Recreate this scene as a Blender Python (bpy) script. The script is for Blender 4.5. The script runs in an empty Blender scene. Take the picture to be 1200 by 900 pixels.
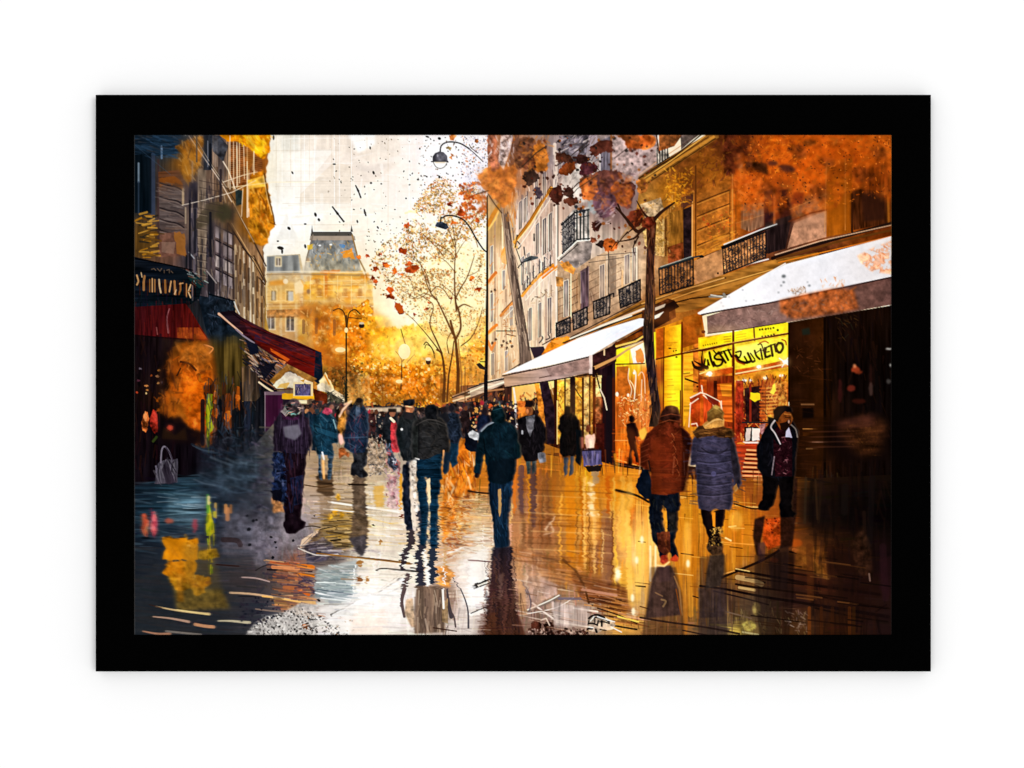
import bpy, math
import numpy as np

# One printed picture in a plain black frame hanging on a white wall, seen straight on.
# Scene units: metres; 1 mm of the frame's front face = 1 layout unit (0..1200 across, 0..900 down).
scene = bpy.context.scene
D = 1.9                                   # camera to frame front
T = 0.016                                 # frame depth
def px(x): return (x - 600.0) / 1000.0    # layout x -> world X
def pz(y): return 1.5 + (450.0 - y) / 1000.0   # layout y -> world Z (picture hung at eye height)

# ---- camera
cam_data = bpy.data.cameras.new('camera'); cam = bpy.data.objects.new('camera', cam_data)
scene.collection.objects.link(cam); scene.camera = cam
cam.location = (0, -T - D, 1.5); cam.rotation_euler = (math.radians(90), 0, 0)
cam_data.sensor_width = 36; cam_data.lens = 36 * D / 1.2; cam_data.clip_end = 200; cam_data.clip_start = .05
scene.render.resolution_x, scene.render.resolution_y = 1024, 768
# ---- soft even studio light
w = bpy.data.worlds.new('World'); scene.world = w; w.use_nodes = True
bg = w.node_tree.nodes['Background']; bg.inputs[0].default_value = (1, 1, 1, 1); bg.inputs[1].default_value = WORLD = 0.76
def softbox(name, loc, size, power):
    d = bpy.data.lights.new(name, 'AREA'); d.shape = 'SQUARE'; d.size = size; d.energy = power; d.color = (1, 1, 1)
    o = bpy.data.objects.new(name, d); scene.collection.objects.link(o); o.location = loc
    v = np.array([0, 0, 1.5]) - np.array(loc); 
    import mathutils
    o.rotation_euler = mathutils.Vector(v).to_track_quat('-Z', 'Y').to_euler()
softbox('softbox_right', (6.0, -12.0, 2.4), 4.0, 476)
softbox('softbox_left', (-5.0, -12.0, 2.4), 4.0, 194)
scene.view_settings.view_transform = 'Standard'; scene.view_settings.look = 'None'
scene.view_settings.exposure = 0; scene.view_settings.gamma = 1
# ---------------------------------------------------------------- paint engine (plain numpy)
# Coordinates x, y are in millimetres of the printed sheet's own layout (157..1045, 158..744).
SC = 1.5
PX0, PY0, PX1, PY1 = 157.0, 158.0, 1045.0, 744.0
WW, HH = int((PX1 - PX0) * SC), int((PY1 - PY0) * SC)
IMG = np.zeros((HH, WW, 3), np.float32)
LAB = np.zeros((HH, WW), np.int16)
PIECES = []                     # (name, label) of each painted motif
CUR = [0]
rng = np.random.default_rng(7)

def piece(name=None, label=None):
    """everything drawn after this belongs to the named motif (None: the sheet itself, -1: leave as is)"""
    if name is None: CUR[0] = 1
    elif name == -1: CUR[0] = -1
    else:
        PIECES.append((name, label)); CUR[0] = len(PIECES)
    return CUR[0]

def hexc(c):
    if isinstance(c, str):
        c = c.lstrip('#')
        if len(c) == 3: c = ''.join(k * 2 for k in c)
        return np.array([int(c[i:i + 2], 16) / 255 for i in (0, 2, 4)], np.float32)
    return np.asarray(c, np.float32)

def up(a, h, w):
    ys = np.linspace(0, a.shape[0] - 1, h); xs = np.linspace(0, a.shape[1] - 1, w)
    y0 = np.clip(ys.astype(int), 0, a.shape[0] - 2); x0 = np.clip(xs.astype(int), 0, a.shape[1] - 2)
    fy = (ys - y0)[:, None]; fx = (xs - x0)[None, :]
    fy = fy * fy * (3 - 2 * fy); fx = fx * fx * (3 - 2 * fx)
    a00 = a[y0][:, x0]; a01 = a[y0][:, x0 + 1]; a10 = a[y0 + 1][:, x0]; a11 = a[y0 + 1][:, x0 + 1]
    return (a00 * (1 - fx) + a01 * fx) * (1 - fy) + (a10 * (1 - fx) + a11 * fx) * fy

def noise(cx, cy, seed, octv=3):
    """value noise, cell size cx by cy"""
    r = np.random.default_rng(seed); out = np.zeros((HH, WW), np.float32); amp = 1; tot = 0
    for o in range(octv):
        gw = max(2, int(WW / SC / cx) + 2); gh = max(2, int(HH / SC / cy) + 2)
        out += amp * up(r.uniform(-1, 1, (gh, gw)), HH, WW).astype(np.float32)
        tot += amp; amp *= .6; cx /= 2; cy /= 2
    return out / tot * 1.6

NZ = {'C': noise(22, 14, 11, 3), 'F': noise(6, 6, 1, 3), 'V': noise(3, 40, 2, 2), 'H': noise(36, 2.4, 3, 2), 'B': noise(50, 50, 4, 4),
      'G': noise(3.2, 3.2, 5, 3), 'M': noise(16, 16, 6, 4), 'R': noise(14, 3, 8, 2), 'W': noise(2, 14, 9, 2)}

def pts_of(s):
    if isinstance(s, str):
        return np.array([[float(v) for v in p.split(',')] for p in s.split()], float)
    return np.array(s, float)

def smooth(p, closed, n=6):
    m = len(p); out = []
    for i in range(m if closed else m - 1):
        if closed: a, b, c, d = p[i - 1], p[i], p[(i + 1) % m], p[(i + 2) % m]
        else: a, b, c, d = p[max(i - 1, 0)], p[i], p[i + 1], p[min(i + 2, m - 1)]
        for k in range(n):
            t = k / n
            out.append(.5 * ((2 * b) + (c - a) * t + (2 * a - 5 * b + 4 * c - d) * t * t + (3 * b - a - 3 * c + d) * t ** 3))
    if not closed: out.append(p[-1])
    return np.array(out)

def roughen(p, amp, step=3.0):
    out = []
    for i in range(len(p)):
        a, b = p[i], p[(i + 1) % len(p)]
        L = np.hypot(*(b - a)); n = max(1, int(L / step))
        for k in range(n): out.append(a + (b - a) * k / n + rng.normal(0, amp, 2))
    return np.array(out)

def box_blur(m, r):
    r = int(r)
    if r < 1: return m
    for ax in (0, 1):
        for _ in range(2):
            pad = [(0, 0)] * m.ndim; pad[ax] = (r + 1, r)
            c = np.cumsum(np.pad(m, pad, mode='edge'), axis=ax, dtype=np.float64)
            n = m.shape[ax]
            hi = np.take(c, range(2 * r + 1, 2 * r + 1 + n), axis=ax); lo = np.take(c, range(0, n), axis=ax)
            m = ((hi - lo) / (2 * r + 1)).astype(np.float32)
    return m

def raster(p, soft=0):
    """coverage of a polygon: returns y0, x0, mask"""
    q = np.empty_like(p); q[:, 0] = (p[:, 0] - PX0) * SC; q[:, 1] = (p[:, 1] - PY0) * SC
    mg = int(soft * SC * 2) + 1
    x0 = max(0, int(q[:, 0].min()) - mg); x1 = min(WW, int(q[:, 0].max()) + 2 + mg)
    y0 = max(0, int(q[:, 1].min()) - mg); y1 = min(HH, int(q[:, 1].max()) + 2 + mg)
    if x1 <= x0 or y1 <= y0: return None
    w, h = x1 - x0, y1 - y0; SS = 3
    ax, ay = q[:, 0], q[:, 1]; bx, by = np.roll(ax, -1), np.roll(ay, -1)
    acc = np.zeros((h * SS, w + 2), np.float64)
    for r in range(h * SS):
        y = y0 + (r + .5) / SS
        c = (ay <= y) != (by <= y)
        if not c.any(): continue
        xs = np.sort(ax[c] + (y - ay[c]) / (by[c] - ay[c]) * (bx[c] - ax[c])) - x0
        xs = np.clip(xs, 0, w); k = xs.astype(int); f = xs - k
        sg = np.where(np.arange(len(xs)) % 2 == 0, 1.0, -1.0)
        np.add.at(acc[r], k, sg * (1 - f)); np.add.at(acc[r], k + 1, sg * f)
    m = np.cumsum(acc, axis=1)[:, :w].reshape(h, SS, w).mean(1).astype(np.float32)
    if soft: m = box_blur(m, max(1, soft * SC / 2))
    return y0, x0, np.clip(m, 0, 1)

def colour_at(col, y0, x0, h, w):
    """col: hex | ('g', x0,y0,c0, x1,y1,c1, [c2...]) linear gradient | ('f', [(x,y,hex)...]) scattered field"""
    if isinstance(col, tuple) and isinstance(col[0], str):
        X = (np.arange(w) + x0)[None, :] / SC + PX0; Y = (np.arange(h) + y0)[:, None] / SC + PY0
        if col[0] == 'g':
            _, gx0, gy0, c0, gx1, gy1 = col[:6]; cs = [hexc(c0)] + [hexc(c) for c in col[6:]]
            t = np.clip(((X - gx0) * (gx1 - gx0) + (Y - gy0) * (gy1 - gy0)) / ((gx1 - gx0) ** 2 + (gy1 - gy0) ** 2), 0, 1) * (len(cs) - 1)
            i = np.clip(t.astype(int), 0, len(cs) - 2); f = (t - i)[..., None]; cs = np.array(cs)
            return cs[i] * (1 - f) + cs[i + 1] * f
        if col[0] == 'f':
            num = np.zeros((h, w, 3), np.float32); den = np.zeros((h, w, 1), np.float32)
            for (px, py, c) in col[1]:
                wt = (1 / (((X - px) ** 2 + (Y - py) ** 2) + 30) ** 1.6).astype(np.float32)[..., None]
                num += wt * hexc(c); den += wt
            return num / den
    return hexc(col)[None, None, :]

def comp(y0, x0, m, col, a=1.0, n=0, t='F', mode=None, thr=.5):
    h, w = m.shape
    c = colour_at(col, y0, x0, h, w)
    if n:
        nz = NZ[t][y0:y0 + h, x0:x0 + w][..., None]
        c = np.clip(c * (1 + n * nz) + .25 * n * nz * .3, 0, 1)
    A = (m * a)[..., None]; B = IMG[y0:y0 + h, x0:x0 + w]
    if mode == 'mul': c = B * c
    elif mode == 'scr': c = 1 - (1 - B) * (1 - c)
    elif mode == 'add': c = np.clip(B + c, 0, 1)
    B[...] = B * (1 - A) + c * A
    if CUR[0] >= 0 and a > .45:
        L = LAB[y0:y0 + h, x0:x0 + w]; L[m > thr] = CUR[0]

def P(s, col, a=1.0, n=0, t='F', s_=0, r=0, soft=0, mode=None, brk=None):
    """filled shape. s_: curve it, r: ragged edge, soft: blurred edge, brk: break up by noise above this level"""
    p = pts_of(s)
    if s_: p = smooth(p, True)
    if r: p = roughen(p, r)
    q = raster(p, soft)
    if q is None: return
    y0, x0, m = q
    if brk is not None:
        key, lev = brk
        nz = NZ[key][y0:y0 + m.shape[0], x0:x0 + m.shape[1]]
        m = m * np.clip((nz - lev) * 5 + .5, 0, 1)
    comp(y0, x0, m, col, a, n, t, mode)

def E(cx, cy, rx, ry, col, a=1.0, ang=0, **k):
    th = np.linspace(0, 2 * np.pi, 22, endpoint=False); c, s = np.cos(np.radians(ang)), np.sin(np.radians(ang))
    x = rx * np.cos(th); y = ry * np.sin(th)
    P(np.stack([cx + x * c - y * s, cy + x * s + y * c], 1), col, a, **k)

def Q(x0, y0, x1, y1, col, a=1.0, **k): P([(x0, y0), (x1, y0), (x1, y1), (x0, y1)], col, a, **k)

def L(s, w, col, a=1.0, c=0, mode=None):
    """stroke along a path; w: width or (start, end)"""
    p = pts_of(s)
    if c and len(p) > 2: p = smooth(p, False, 5)
    w0, w1 = w if isinstance(w, (tuple, list)) else (w, w)
    q = (p - [PX0, PY0]) * SC; w0 *= SC / 2; w1 *= SC / 2; mw = max(w0, w1) + 1.5
    x0 = max(0, int(q[:, 0].min() - mw)); x1 = min(WW, int(q[:, 0].max() + mw) + 1)
    y0 = max(0, int(q[:, 1].min() - mw)); y1 = min(HH, int(q[:, 1].max() + mw) + 1)
    if x1 <= x0 or y1 <= y0: return
    M = np.zeros((y1 - y0, x1 - x0), np.float32)
    seg = np.hypot(*(q[1:] - q[:-1]).T); tot = max(seg.sum(), 1e-6); acc = 0
    for i in range(len(q) - 1):
        a_, b_ = q[i], q[i + 1]; l = seg[i]
        if l < 1e-6: continue
        sx0 = max(x0, int(min(a_[0], b_[0]) - mw)); sx1 = min(x1, int(max(a_[0], b_[0]) + mw) + 1)
        sy0 = max(y0, int(min(a_[1], b_[1]) - mw)); sy1 = min(y1, int(max(a_[1], b_[1]) + mw) + 1)
        if sx1 > sx0 and sy1 > sy0:
            X = np.arange(sx0, sx1)[None, :] + .5; Y = np.arange(sy0, sy1)[:, None] + .5
            d = (b_ - a_) / l; tt = np.clip(((X - a_[0]) * d[0] + (Y - a_[1]) * d[1]), 0, l)
            dist = np.hypot(X - a_[0] - tt * d[0], Y - a_[1] - tt * d[1])
            wd = w0 + (w1 - w0) * (acc + tt) / tot
            cov = np.clip(wd - dist + .5, 0, 1) * np.clip(wd * 2, 0, 1)
            S = M[sy0 - y0:sy1 - y0, sx0 - x0:sx1 - x0]; np.maximum(S, cov, out=S)
        acc += l
    comp(y0, x0, M, col, a, mode=mode)

def inside(poly, n, seed=None):
    """n random points inside a polygon"""
    r = np.random.default_rng(seed) if seed is not None else rng
    p = pts_of(poly); lo, hi = p.min(0), p.max(0); out = []
    bx, by = np.roll(p[:, 0], -1), np.roll(p[:, 1], -1)
    while len(out) < n:
        c = r.uniform(lo, hi, (n * 2, 2))
        for x, y in c:
            k = (p[:, 1] <= y) != (by <= y)
            if (x < p[k, 0] + (y - p[k, 1]) / (by[k] - p[k, 1]) * (bx[k] - p[k, 0])).sum() % 2: out.append((x, y))
            if len(out) >= n: break
    return out

def strokes(poly, n, cols, ln=(4, 10), wd=(1, 2), ang=0, da=10, a=.7, seed=None, bend=0):
    """many loose brush marks inside a region"""
    for (x, y) in inside(poly, n, seed):
        l = rng.uniform(*ln); w = rng.uniform(*wd); th = np.radians((ang(x, y) if callable(ang) else ang) + rng.normal(0, da))
        dx, dy = np.cos(th) * l / 2, np.sin(th) * l / 2; k = rng.normal(0, bend) if bend else 0
        L([(x - dx, y - dy), (x + k * dy, y - k * dx), (x + dx, y + dy)], (w, w * rng.uniform(.3, 1)), cols[rng.integers(len(cols))], a * rng.uniform(.5, 1))

def dots(poly, n, cols, rad=(.5, 1.5), a=.9, seed=None, asp=1.5, clump=None):
    for (x, y) in inside(poly, n, seed):
        if clump is not None:
            v = NZ['C'][min(HH - 1, max(0, int((y - PY0) * SC))), min(WW - 1, max(0, int((x - PX0) * SC)))]
            if v + rng.normal(0, .25) < clump: continue
        r = rng.uniform(*rad)
        if r < .9:
            th = rng.uniform(0, 6.3); L([(x, y), (x + np.cos(th) * r, y + np.sin(th) * r)], r * 1.5, cols[rng.integers(len(cols))], a)
        else:
            E(x, y, r * rng.uniform(.8, asp), r, cols[rng.integers(len(cols))], a, ang=rng.uniform(0, 180), r=r * .12)

def smear(x0, y0, x1, y1, dx, dy, n=8, a=1.0):
    """drag the wet paint in a box by dx, dy"""
    X0, X1 = int((x0 - PX0) * SC), int((x1 - PX0) * SC); Y0, Y1 = int((y0 - PY0) * SC), int((y1 - PY0) * SC)
    X0, Y0 = max(X0, 0), max(Y0, 0); X1, Y1 = min(X1, WW), min(Y1, HH)
    src = IMG[Y0:Y1, X0:X1].copy(); acc = src.copy()
    for i in range(1, n):
        acc += np.roll(src, (int(round(dy * SC * i / n)), int(round(dx * SC * i / n))), (0, 1))
    IMG[Y0:Y1, X0:X1] = src * (1 - a) + acc / n * a

def ripple(x0, y0, x1, y1, amp, seed=0, cell=2.0):
    """shift each row sideways a little, as reflections break on wet stone"""
    X0, X1 = max(0, int((x0 - PX0) * SC)), min(WW, int((x1 - PX0) * SC)); Y0, Y1 = max(0, int((y0 - PY0) * SC)), min(HH, int((y1 - PY0) * SC))
    n = noise(12, cell, 100 + seed, 2)[Y0:Y1, X0:X1]
    yy, xx = np.mgrid[Y0:Y1, X0:X1]
    xs = xx + n * amp * SC; xs = np.clip(xs, 0, WW - 1.001); k = xs.astype(int); f = (xs - k)[..., None]
    src = IMG.copy()
    IMG[Y0:Y1, X0:X1] = src[yy, k] * (1 - f) + src[yy, k + 1] * f

def soften(s, r=4, a=.8, edge=6, ax=None):
    """blend wet paint inside a soft-edged region; ax 'v'/'h' drags it one way only"""
    q = raster(pts_of(s), edge)
    if q is None: return
    y0, x0, m = q; h, w = m.shape; R = int(r * SC) + 1
    Y0, X0 = max(0, y0 - R), max(0, x0 - R); src = IMG[Y0:y0 + h + R, X0:x0 + w + R]
    if ax is None: b = box_blur(src, int(r * SC / 2) or 1)
    else:
        b = np.zeros_like(src); k = range(-R, R + 1)
        for i in k: b += np.roll(src, i, 0 if ax == 'v' else 1)
        b /= len(k)
    b = b[y0 - Y0:y0 - Y0 + h, x0 - X0:x0 - X0 + w]; A = (m * a)[..., None]
    IMG[y0:y0 + h, x0:x0 + w] = IMG[y0:y0 + h, x0:x0 + w] * (1 - A) + b * A
# ---------------------------------------------------------------- the painting, back to front
# ---- pale sky
piece('painted_sky', 'pale cream hazy sky with faint scratched lines and dark spatter')
comp(0, 0, np.ones((HH, WW), np.float32), ('f', [(330, 170, '#f3efe8'), (400, 180, '#e9ddd2'), (470, 220, '#efe6de'), (340, 260, '#fbfaf6'), (440, 260, '#f4ebdf'),
     (520, 200, '#f4eff2'), (560, 220, '#e9e6ee'), (480, 300, '#faf6ec'), (560, 320, '#fbf3df'), (470, 370, '#fff8e4'), (520, 390, '#ffeebb'), (440, 420, '#f6b93c'), (560, 440, '#e9b24c'), (330, 440, '#e0a050')]), 1, .03, 'M')
P('352,158 468,158 470,182 437,192 412,180 352,176', '#e2d5c8', .55, soft=2, n=.05, t='V')
P('352,228 392,190 414,196 412,238 352,238', '#dccdbb', .6, n=.04, t='H')
P('352,176 392,176 352,226', '#f6f1ea', .8)
P('410,195 470,190 448,208 420,222', '#e0d2c6', .6, soft=3)
P('412,196 462,192 440,206', '#d3c9c2', .5, soft=3)
P('330,158 350,158 350,178 330,180', '#dddad2', .8, soft=1)
for x in (318, 331, 345, 357, 369, 392, 398, 412, 480, 497): L([(x, 158), (x + rng.normal(0, .5), 158 + rng.uniform(60, 140))], 1.2, '#ffffff', .5)
for x in (324, 341, 353, 363, 389, 394, 411, 455): L([(x, 158), (x, 158 + rng.uniform(50, 120))], .7, '#cbbba6', .5)
for y in (163, 177, 192, 201, 213, 219, 232, 239, 248, 252, 264): L([(320 + rng.uniform(0, 30), y), (400 + rng.uniform(-20, 70), y + rng.normal(0, .5))], .8, ['#c9bcab', '#ffffff', '#d8cdbf'][rng.integers(3)], .45)
P('336,250 350,280 324,282', '#e3e0da', .8, soft=2)
P('408,158 440,158 440,170 420,180', '#ffffff', .9, soft=3)
strokes('316,160 500,160 500,270 430,280 316,300', 90, ['#ffffff', '#e7dccf', '#efe7dd', '#dfd3c4'], (10, 40), (1, 4), 0, 6, .3)
strokes('316,160 500,160 500,270 430,280 316,300', 50, ['#ffffff', '#e2d6c8', '#f2ece2'], (10, 40), (1, 4), 90, 4, .3)

# ---- far palace at the end of the street
piece('painted_palace', 'hazy golden palace with a slate dome roof at the end of the painted street')
P('313,300 352,298 356,320 352,360 438,360 438,480 313,480', ('g', 313, 300, '#cfc2a8', 340, 470, '#dcb478', '#d3a25e', '#c98a3c'), 1, .1, 'M')
P('313,301 350,299 353,320 313,320', '#8f9396', 1, .14, 'V')
P('355,320 425,318 436,342 438,358 356,358', '#e2b056', 1, .12, 'H')
P('367,275 412,275 424,318 357,320', ('g', 390, 275, '#74767c', 390, 320, '#8d9094', '#a7a092'), 1, .16, 'F')
P('365,272 412,272 415,278 364,278', '#5c5854', 1); P('364,277 416,277 417,282 363,282', '#a3958a', 1)
P('365,272 366,264 367,272', '#504a48'); P('411,272 412,264 414,272', '#504a48'); L('367,276 360,302 357,320', 1.8, '#8b7f74'); L('413,276 419,300 428,318 434,340', 1.8, '#9a7c50')
strokes('367,283 412,283 422,316 360,318', 60, ['#5a6470', '#c9ccd0', '#7d8a9a', '#a7865a', '#c7a25a', '#6a6f74'], (2, 7), (.8, 2), 90, 30, .6)
P('400,296 412,292 416,304 402,302', '#e8952a', .9, r=.8); P('398,286 406,288 404,292 399,291', '#4f86c8', .8, r=.5)
strokes('357,318 432,318 436,352 357,352', 70, ['#ffd870', '#d88a20', '#f6e0b0', '#b8702c'], (3, 12), (1, 3), -8, 14, .45); P('356,330 376,326 392,340 384,372 356,372', '#f0a828', .4, soft=4, n=.3)
P('352,318 364,300 366,330 354,332', '#d9d3c8', .7, soft=1)
P('375,318 400,316 398,320 384,321 384,348 381,348 381,321 376,321', '#d9782a', .7, r=.4)
for y, c in ((319, '#f2e8d4'), (322, '#9a7f60'), (333, '#e8d2a0'), (353, '#f6e9cc'), (357, '#a8743c'), (361, '#cd9a4c'), (364, '#93683a'), (372, '#e6b660')): L([(313, y), (352, y - .5), (437, y + 1)], 1.5, c, .75)
P('390,328 436,326 438,357 392,358', '#f0cc86', .6, n=.15, t='H')
for i in range(8): L([(372, 331 + i * 3.4), (436, 328 + i * 3.6)], .8, ['#fff0c8', '#b97a2c', '#e8a848'][i % 3], .6)
for x, w, y0, y1 in ((318, 6, 341, 353), (336, 8, 341, 353), (313, 9, 371, 386), (336, 9, 371, 388), (324, 5, 303, 312)):
    Q(x - 1.5, y0 - 2, x + w + 1.5, y1 + 1, '#f0dcae', .9); Q(x, y0, x + w, y1, '#70645a', 1, n=.2); Q(x + w / 2 - .6, y0, x + w / 2 + .6, y1, '#e6ddd0'); L([(x - 1, y1), (x + w + 1, y1)], 1, '#fff2d6', .9)
for x in (328, 346, 312): Q(x, 325, x + 3, 400, '#efdcb0', .5)
P('313,332 330,326 345,332 352,356 313,356', '#f2b845', .35, soft=3)
for x in (370, 380, 390): Q(x, 372, x + 4, 388, '#9a6c3c', .6, soft=1)
P('350,376 362,372 366,398 356,404 350,400', '#f3cf62', .8, soft=3)
strokes('314,320 352,320 352,400 314,400', 120, ['#fff2cf', '#d99a34', '#b98648', '#e8c07a', '#ffd97a'], (2, 7), (.5, 1.3), 0, 40, .5)
strokes('352,325 436,325 436,400 352,400', 220, ['#ffe39a', '#e08a1e', '#c4681a', '#f2b24a', '#a9672a', '#fff1c6'], (2, 8), (.6, 1.6), 10, 40, .55)

for _ in range(120):
    x, y = rng.uniform(352, 436), rng.uniform(322, 400); E(x, y, rng.uniform(1, 5), rng.uniform(1, 4), ['#f0a020', '#ffd860', '#d8801c', '#a8703c', '#fff0c0', '#c89048'][_ % 6], .45, r=.6)
P('313,364 352,362 352,372 313,373', '#a8682c', .6, n=.4, t='G'); P('352,358 437,360 437,372 352,374', '#b8681c', .6, n=.4, t='G')
P('316,330 334,328 334,334 316,335', '#e8962c', .7, soft=1); Q(338, 342, 344, 353, '#c8ccd4', .8); Q(319, 342, 323, 352, '#c8c4bc', .6)
E(335, 330, 3, 3, '#fff4dc', .8); P('346,332 352,328 356,336 356,344 346,344', '#fbe8c0', .85, r=.6); E(362, 342, 2.4, 3, '#8a6a5c', .8)
soften('313,300 438,300 438,420 313,420', 1.2, .6, 3); soften('350,340 438,340 438,420 350,420', 3, .55, 5)
for x, y, w, h in ((372, 338, 5, 10), (402, 338, 5, 10), (420, 338, 5, 10), (356, 376, 6, 14), (386, 376, 6, 14), (404, 376, 6, 13), (424, 376, 6, 12), (360, 303, 3, 4)): Q(x, y, x + w, y + h, '#a8703c', .5, soft=.7); L([(x - 1, y + h), (x + w + 1, y + h)], .9, '#fff0cc', .6)
for x in (364, 380, 396, 412, 428): L([(x, 324), (x, 356)], 1, '#fbe6b4', .5)
strokes('370,286 408,286 416,314 362,314', 40, ['#c8a050', '#e8c070', '#8a929c', '#5c6674', '#d8901c'], (1.5, 5), (.8, 1.8), 70, 40, .6); E(375, 288, 1.6, 1, '#fff'); E(388, 287, 1.6, 1, '#fff'); P('360,288 368,286 366,292 360,293', '#e0b828', .7, r=.5)
# ---- mass of golden autumn foliage
piece('painted_foliage', 'glowing golden autumn foliage at the end of the painted street')
fol = '366,372 384,356 410,362 432,352 440,384 470,384 500,378 520,390 552,398 560,372 574,370 574,478 400,478 372,462'
P('352,400 366,372 384,364 410,372 440,360 452,384 448,470 360,470', '#cf8a2c', .5, soft=9, n=.3)
P(fol, ('f', [(370, 370, '#d2802a'), (400, 380, '#ee9318'), (380, 420, '#b46a1e'), (400, 460, '#7d6630'), (440, 400, '#f6a81c'), (440, 460, '#c98322'), (470, 400, '#ffd75c'), (500, 400, '#f5b830'), (480, 440, '#f09a18'), (520, 460, '#d8861c'), (540, 410, '#ffdf8a'), (560, 400, '#eaa02c'), (570, 460, '#b9762c')]), 1, .2, 'F', r=2)
strokes(fol, 1300, ['#ff9c10', '#ffc030', '#ffe27a', '#e07408', '#c25c0c', '#a8641c', '#ffd24a', '#f6b01e', '#8a6a20'], (1.5, 5), (.8, 2.2), 0, 90, .7)
dots(fol, 700, ['#fff0b0', '#ffd860', '#ffb020', '#d8700c', '#9a5a14', '#fff8dc', '#7e6a28'], (.5, 1.5), .8)
dots('376,430 428,430 430,476 380,472', 260, ['#3f4326', '#5a5a2a', '#8f7a30', '#d9b860', '#2d3524', '#b98e34'], (.8, 2), .85)
dots('410,400 500,400 520,470 420,470', 240, ['#ffe890', '#ffcf40', '#fff6cc', '#f08c08'], (.8, 1.8), .8)
P('430,398 470,384 500,384 510,410 470,424 440,420', '#ffe56e', .45, soft=6)
P('400,440 430,438 432,478 404,478', '#d9a964', .5, soft=4, n=.2, t='V'); P('512,440 572,430 574,478 516,478', '#d9a24c', .5, soft=4, n=.25, t='V')
for (x, y, rx, ry, c, a) in ((385, 380, 16, 10, '#b8641c', .5), (420, 400, 14, 16, '#c86a10', .45), (450, 450, 26, 14, '#a85c14', .5), (400, 440, 20, 14, '#8a4c1c', .45), (500, 455, 30, 14, '#b8681c', .45), (540, 430, 18, 16, '#e8a030', .4), (490, 410, 30, 18, '#ffe27a', .5), (445, 385, 16, 16, '#f8b020', .4), (520, 400, 22, 14, '#fff0b8', .45), (465, 470, 30, 8, '#7a4c1c', .5), (535, 465, 22, 10, '#8a5c2c', .5), (412, 462, 22, 12, '#c8904c', .4)):
    E(x, y, rx, ry, c, a, soft=5, n=.3)
strokes(fol, 500, ['#c8700c', '#8a5010', '#f0a81c', '#ffd860', '#b8580c', '#6e4c18'], (1, 3), (.6, 1.4), 0, 90, .7)
for x in (400, 408, 420, 432, 448, 517, 524, 545, 552, 560): L([(x, 440), (x + 1, 476)], rng.uniform(1.5, 4), ['#e8bc78', '#8a5420', '#d8a050'][x % 3], .4)
for _ in range(22):
    x, y = rng.uniform(368, 440), rng.uniform(366, 396); E(x, y, rng.uniform(1, 2.4), 1.2, '#ffe9a8', .8)
soften('355,350 405,345 410,420 380,440 355,430', 5, .75, 8); soften('430,375 540,375 540,420 430,425', 3, .55, 8)
strokes('352,345 405,340 405,400 356,400', 110, ['#c8863c', '#e8b870', '#b8702c', '#f0c880', '#a8845c'], (1.5, 5), (.8, 2), 80, 40, .55)
for x, y0, y1 in ((371, 374, 390), (392, 376, 392), (356, 376, 390)): L([(x, y0), (x, y1)], 3.4, '#8a5c3c', .55)
strokes('455,480 512,440 512,480', 40, ['#8a4a10', '#5e4a1c', '#c87818'], (3, 8), (1, 2), 90, 25, .5)

# ---- the fine autumn tree against the sky
piece('painted_tree', 'slender painted tree with sparse orange leaves against the pale sky')
crown = '436,304 448,286 470,272 478,250 492,232 506,214 520,206 538,218 556,212 572,232 573,400 552,394 530,398 500,388 486,376 470,372 466,346 448,330'
piece(-1)
P('470,330 520,280 573,290 573,400 500,410', '#ffe9a8', .45, soft=12)
strokes(crown, 320, ['#fff2c4', '#f6e2b0', '#ffe9a0', '#f3d894'], (3, 9), (1, 3), 0, 90, .5)
piece(len(PIECES) and -1)
CUR[0] = len(PIECES)
def leafcol(i): return ['#b8642c', '#94501e', '#c98a3c', '#7a6238', '#d8a048', '#a5702e', '#6a5234', '#b8662a', '#c9a860'][i % 9]
LC = [leafcol(i) for i in range(9)] + ['#a8824c', '#8a7448', '#c8963c', '#6e5a38', '#d8b060']
strokes(crown, 260, ['#e8b04c', '#d89a3c', '#f0c878', '#c88a34'], (2, 5), (1, 3), 0, 90, .3)
dots(crown, 5600, LC, (.3, .85), .8, clump=-.12)
dots('478,250 506,214 540,218 572,232 572,310 500,330 470,290', 3000, LC, (.35, 1.1), .85, clump=-.1)
dots('430,300 500,300 520,360 480,376 440,340', 260, LC, (.5, 1.2), .8)
dots('538,214 572,214 572,250 540,260', 150, ['#c8602a', '#d9732a', '#a04e20'], (.8, 2), .9)
BR = '#6e4420'
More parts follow.
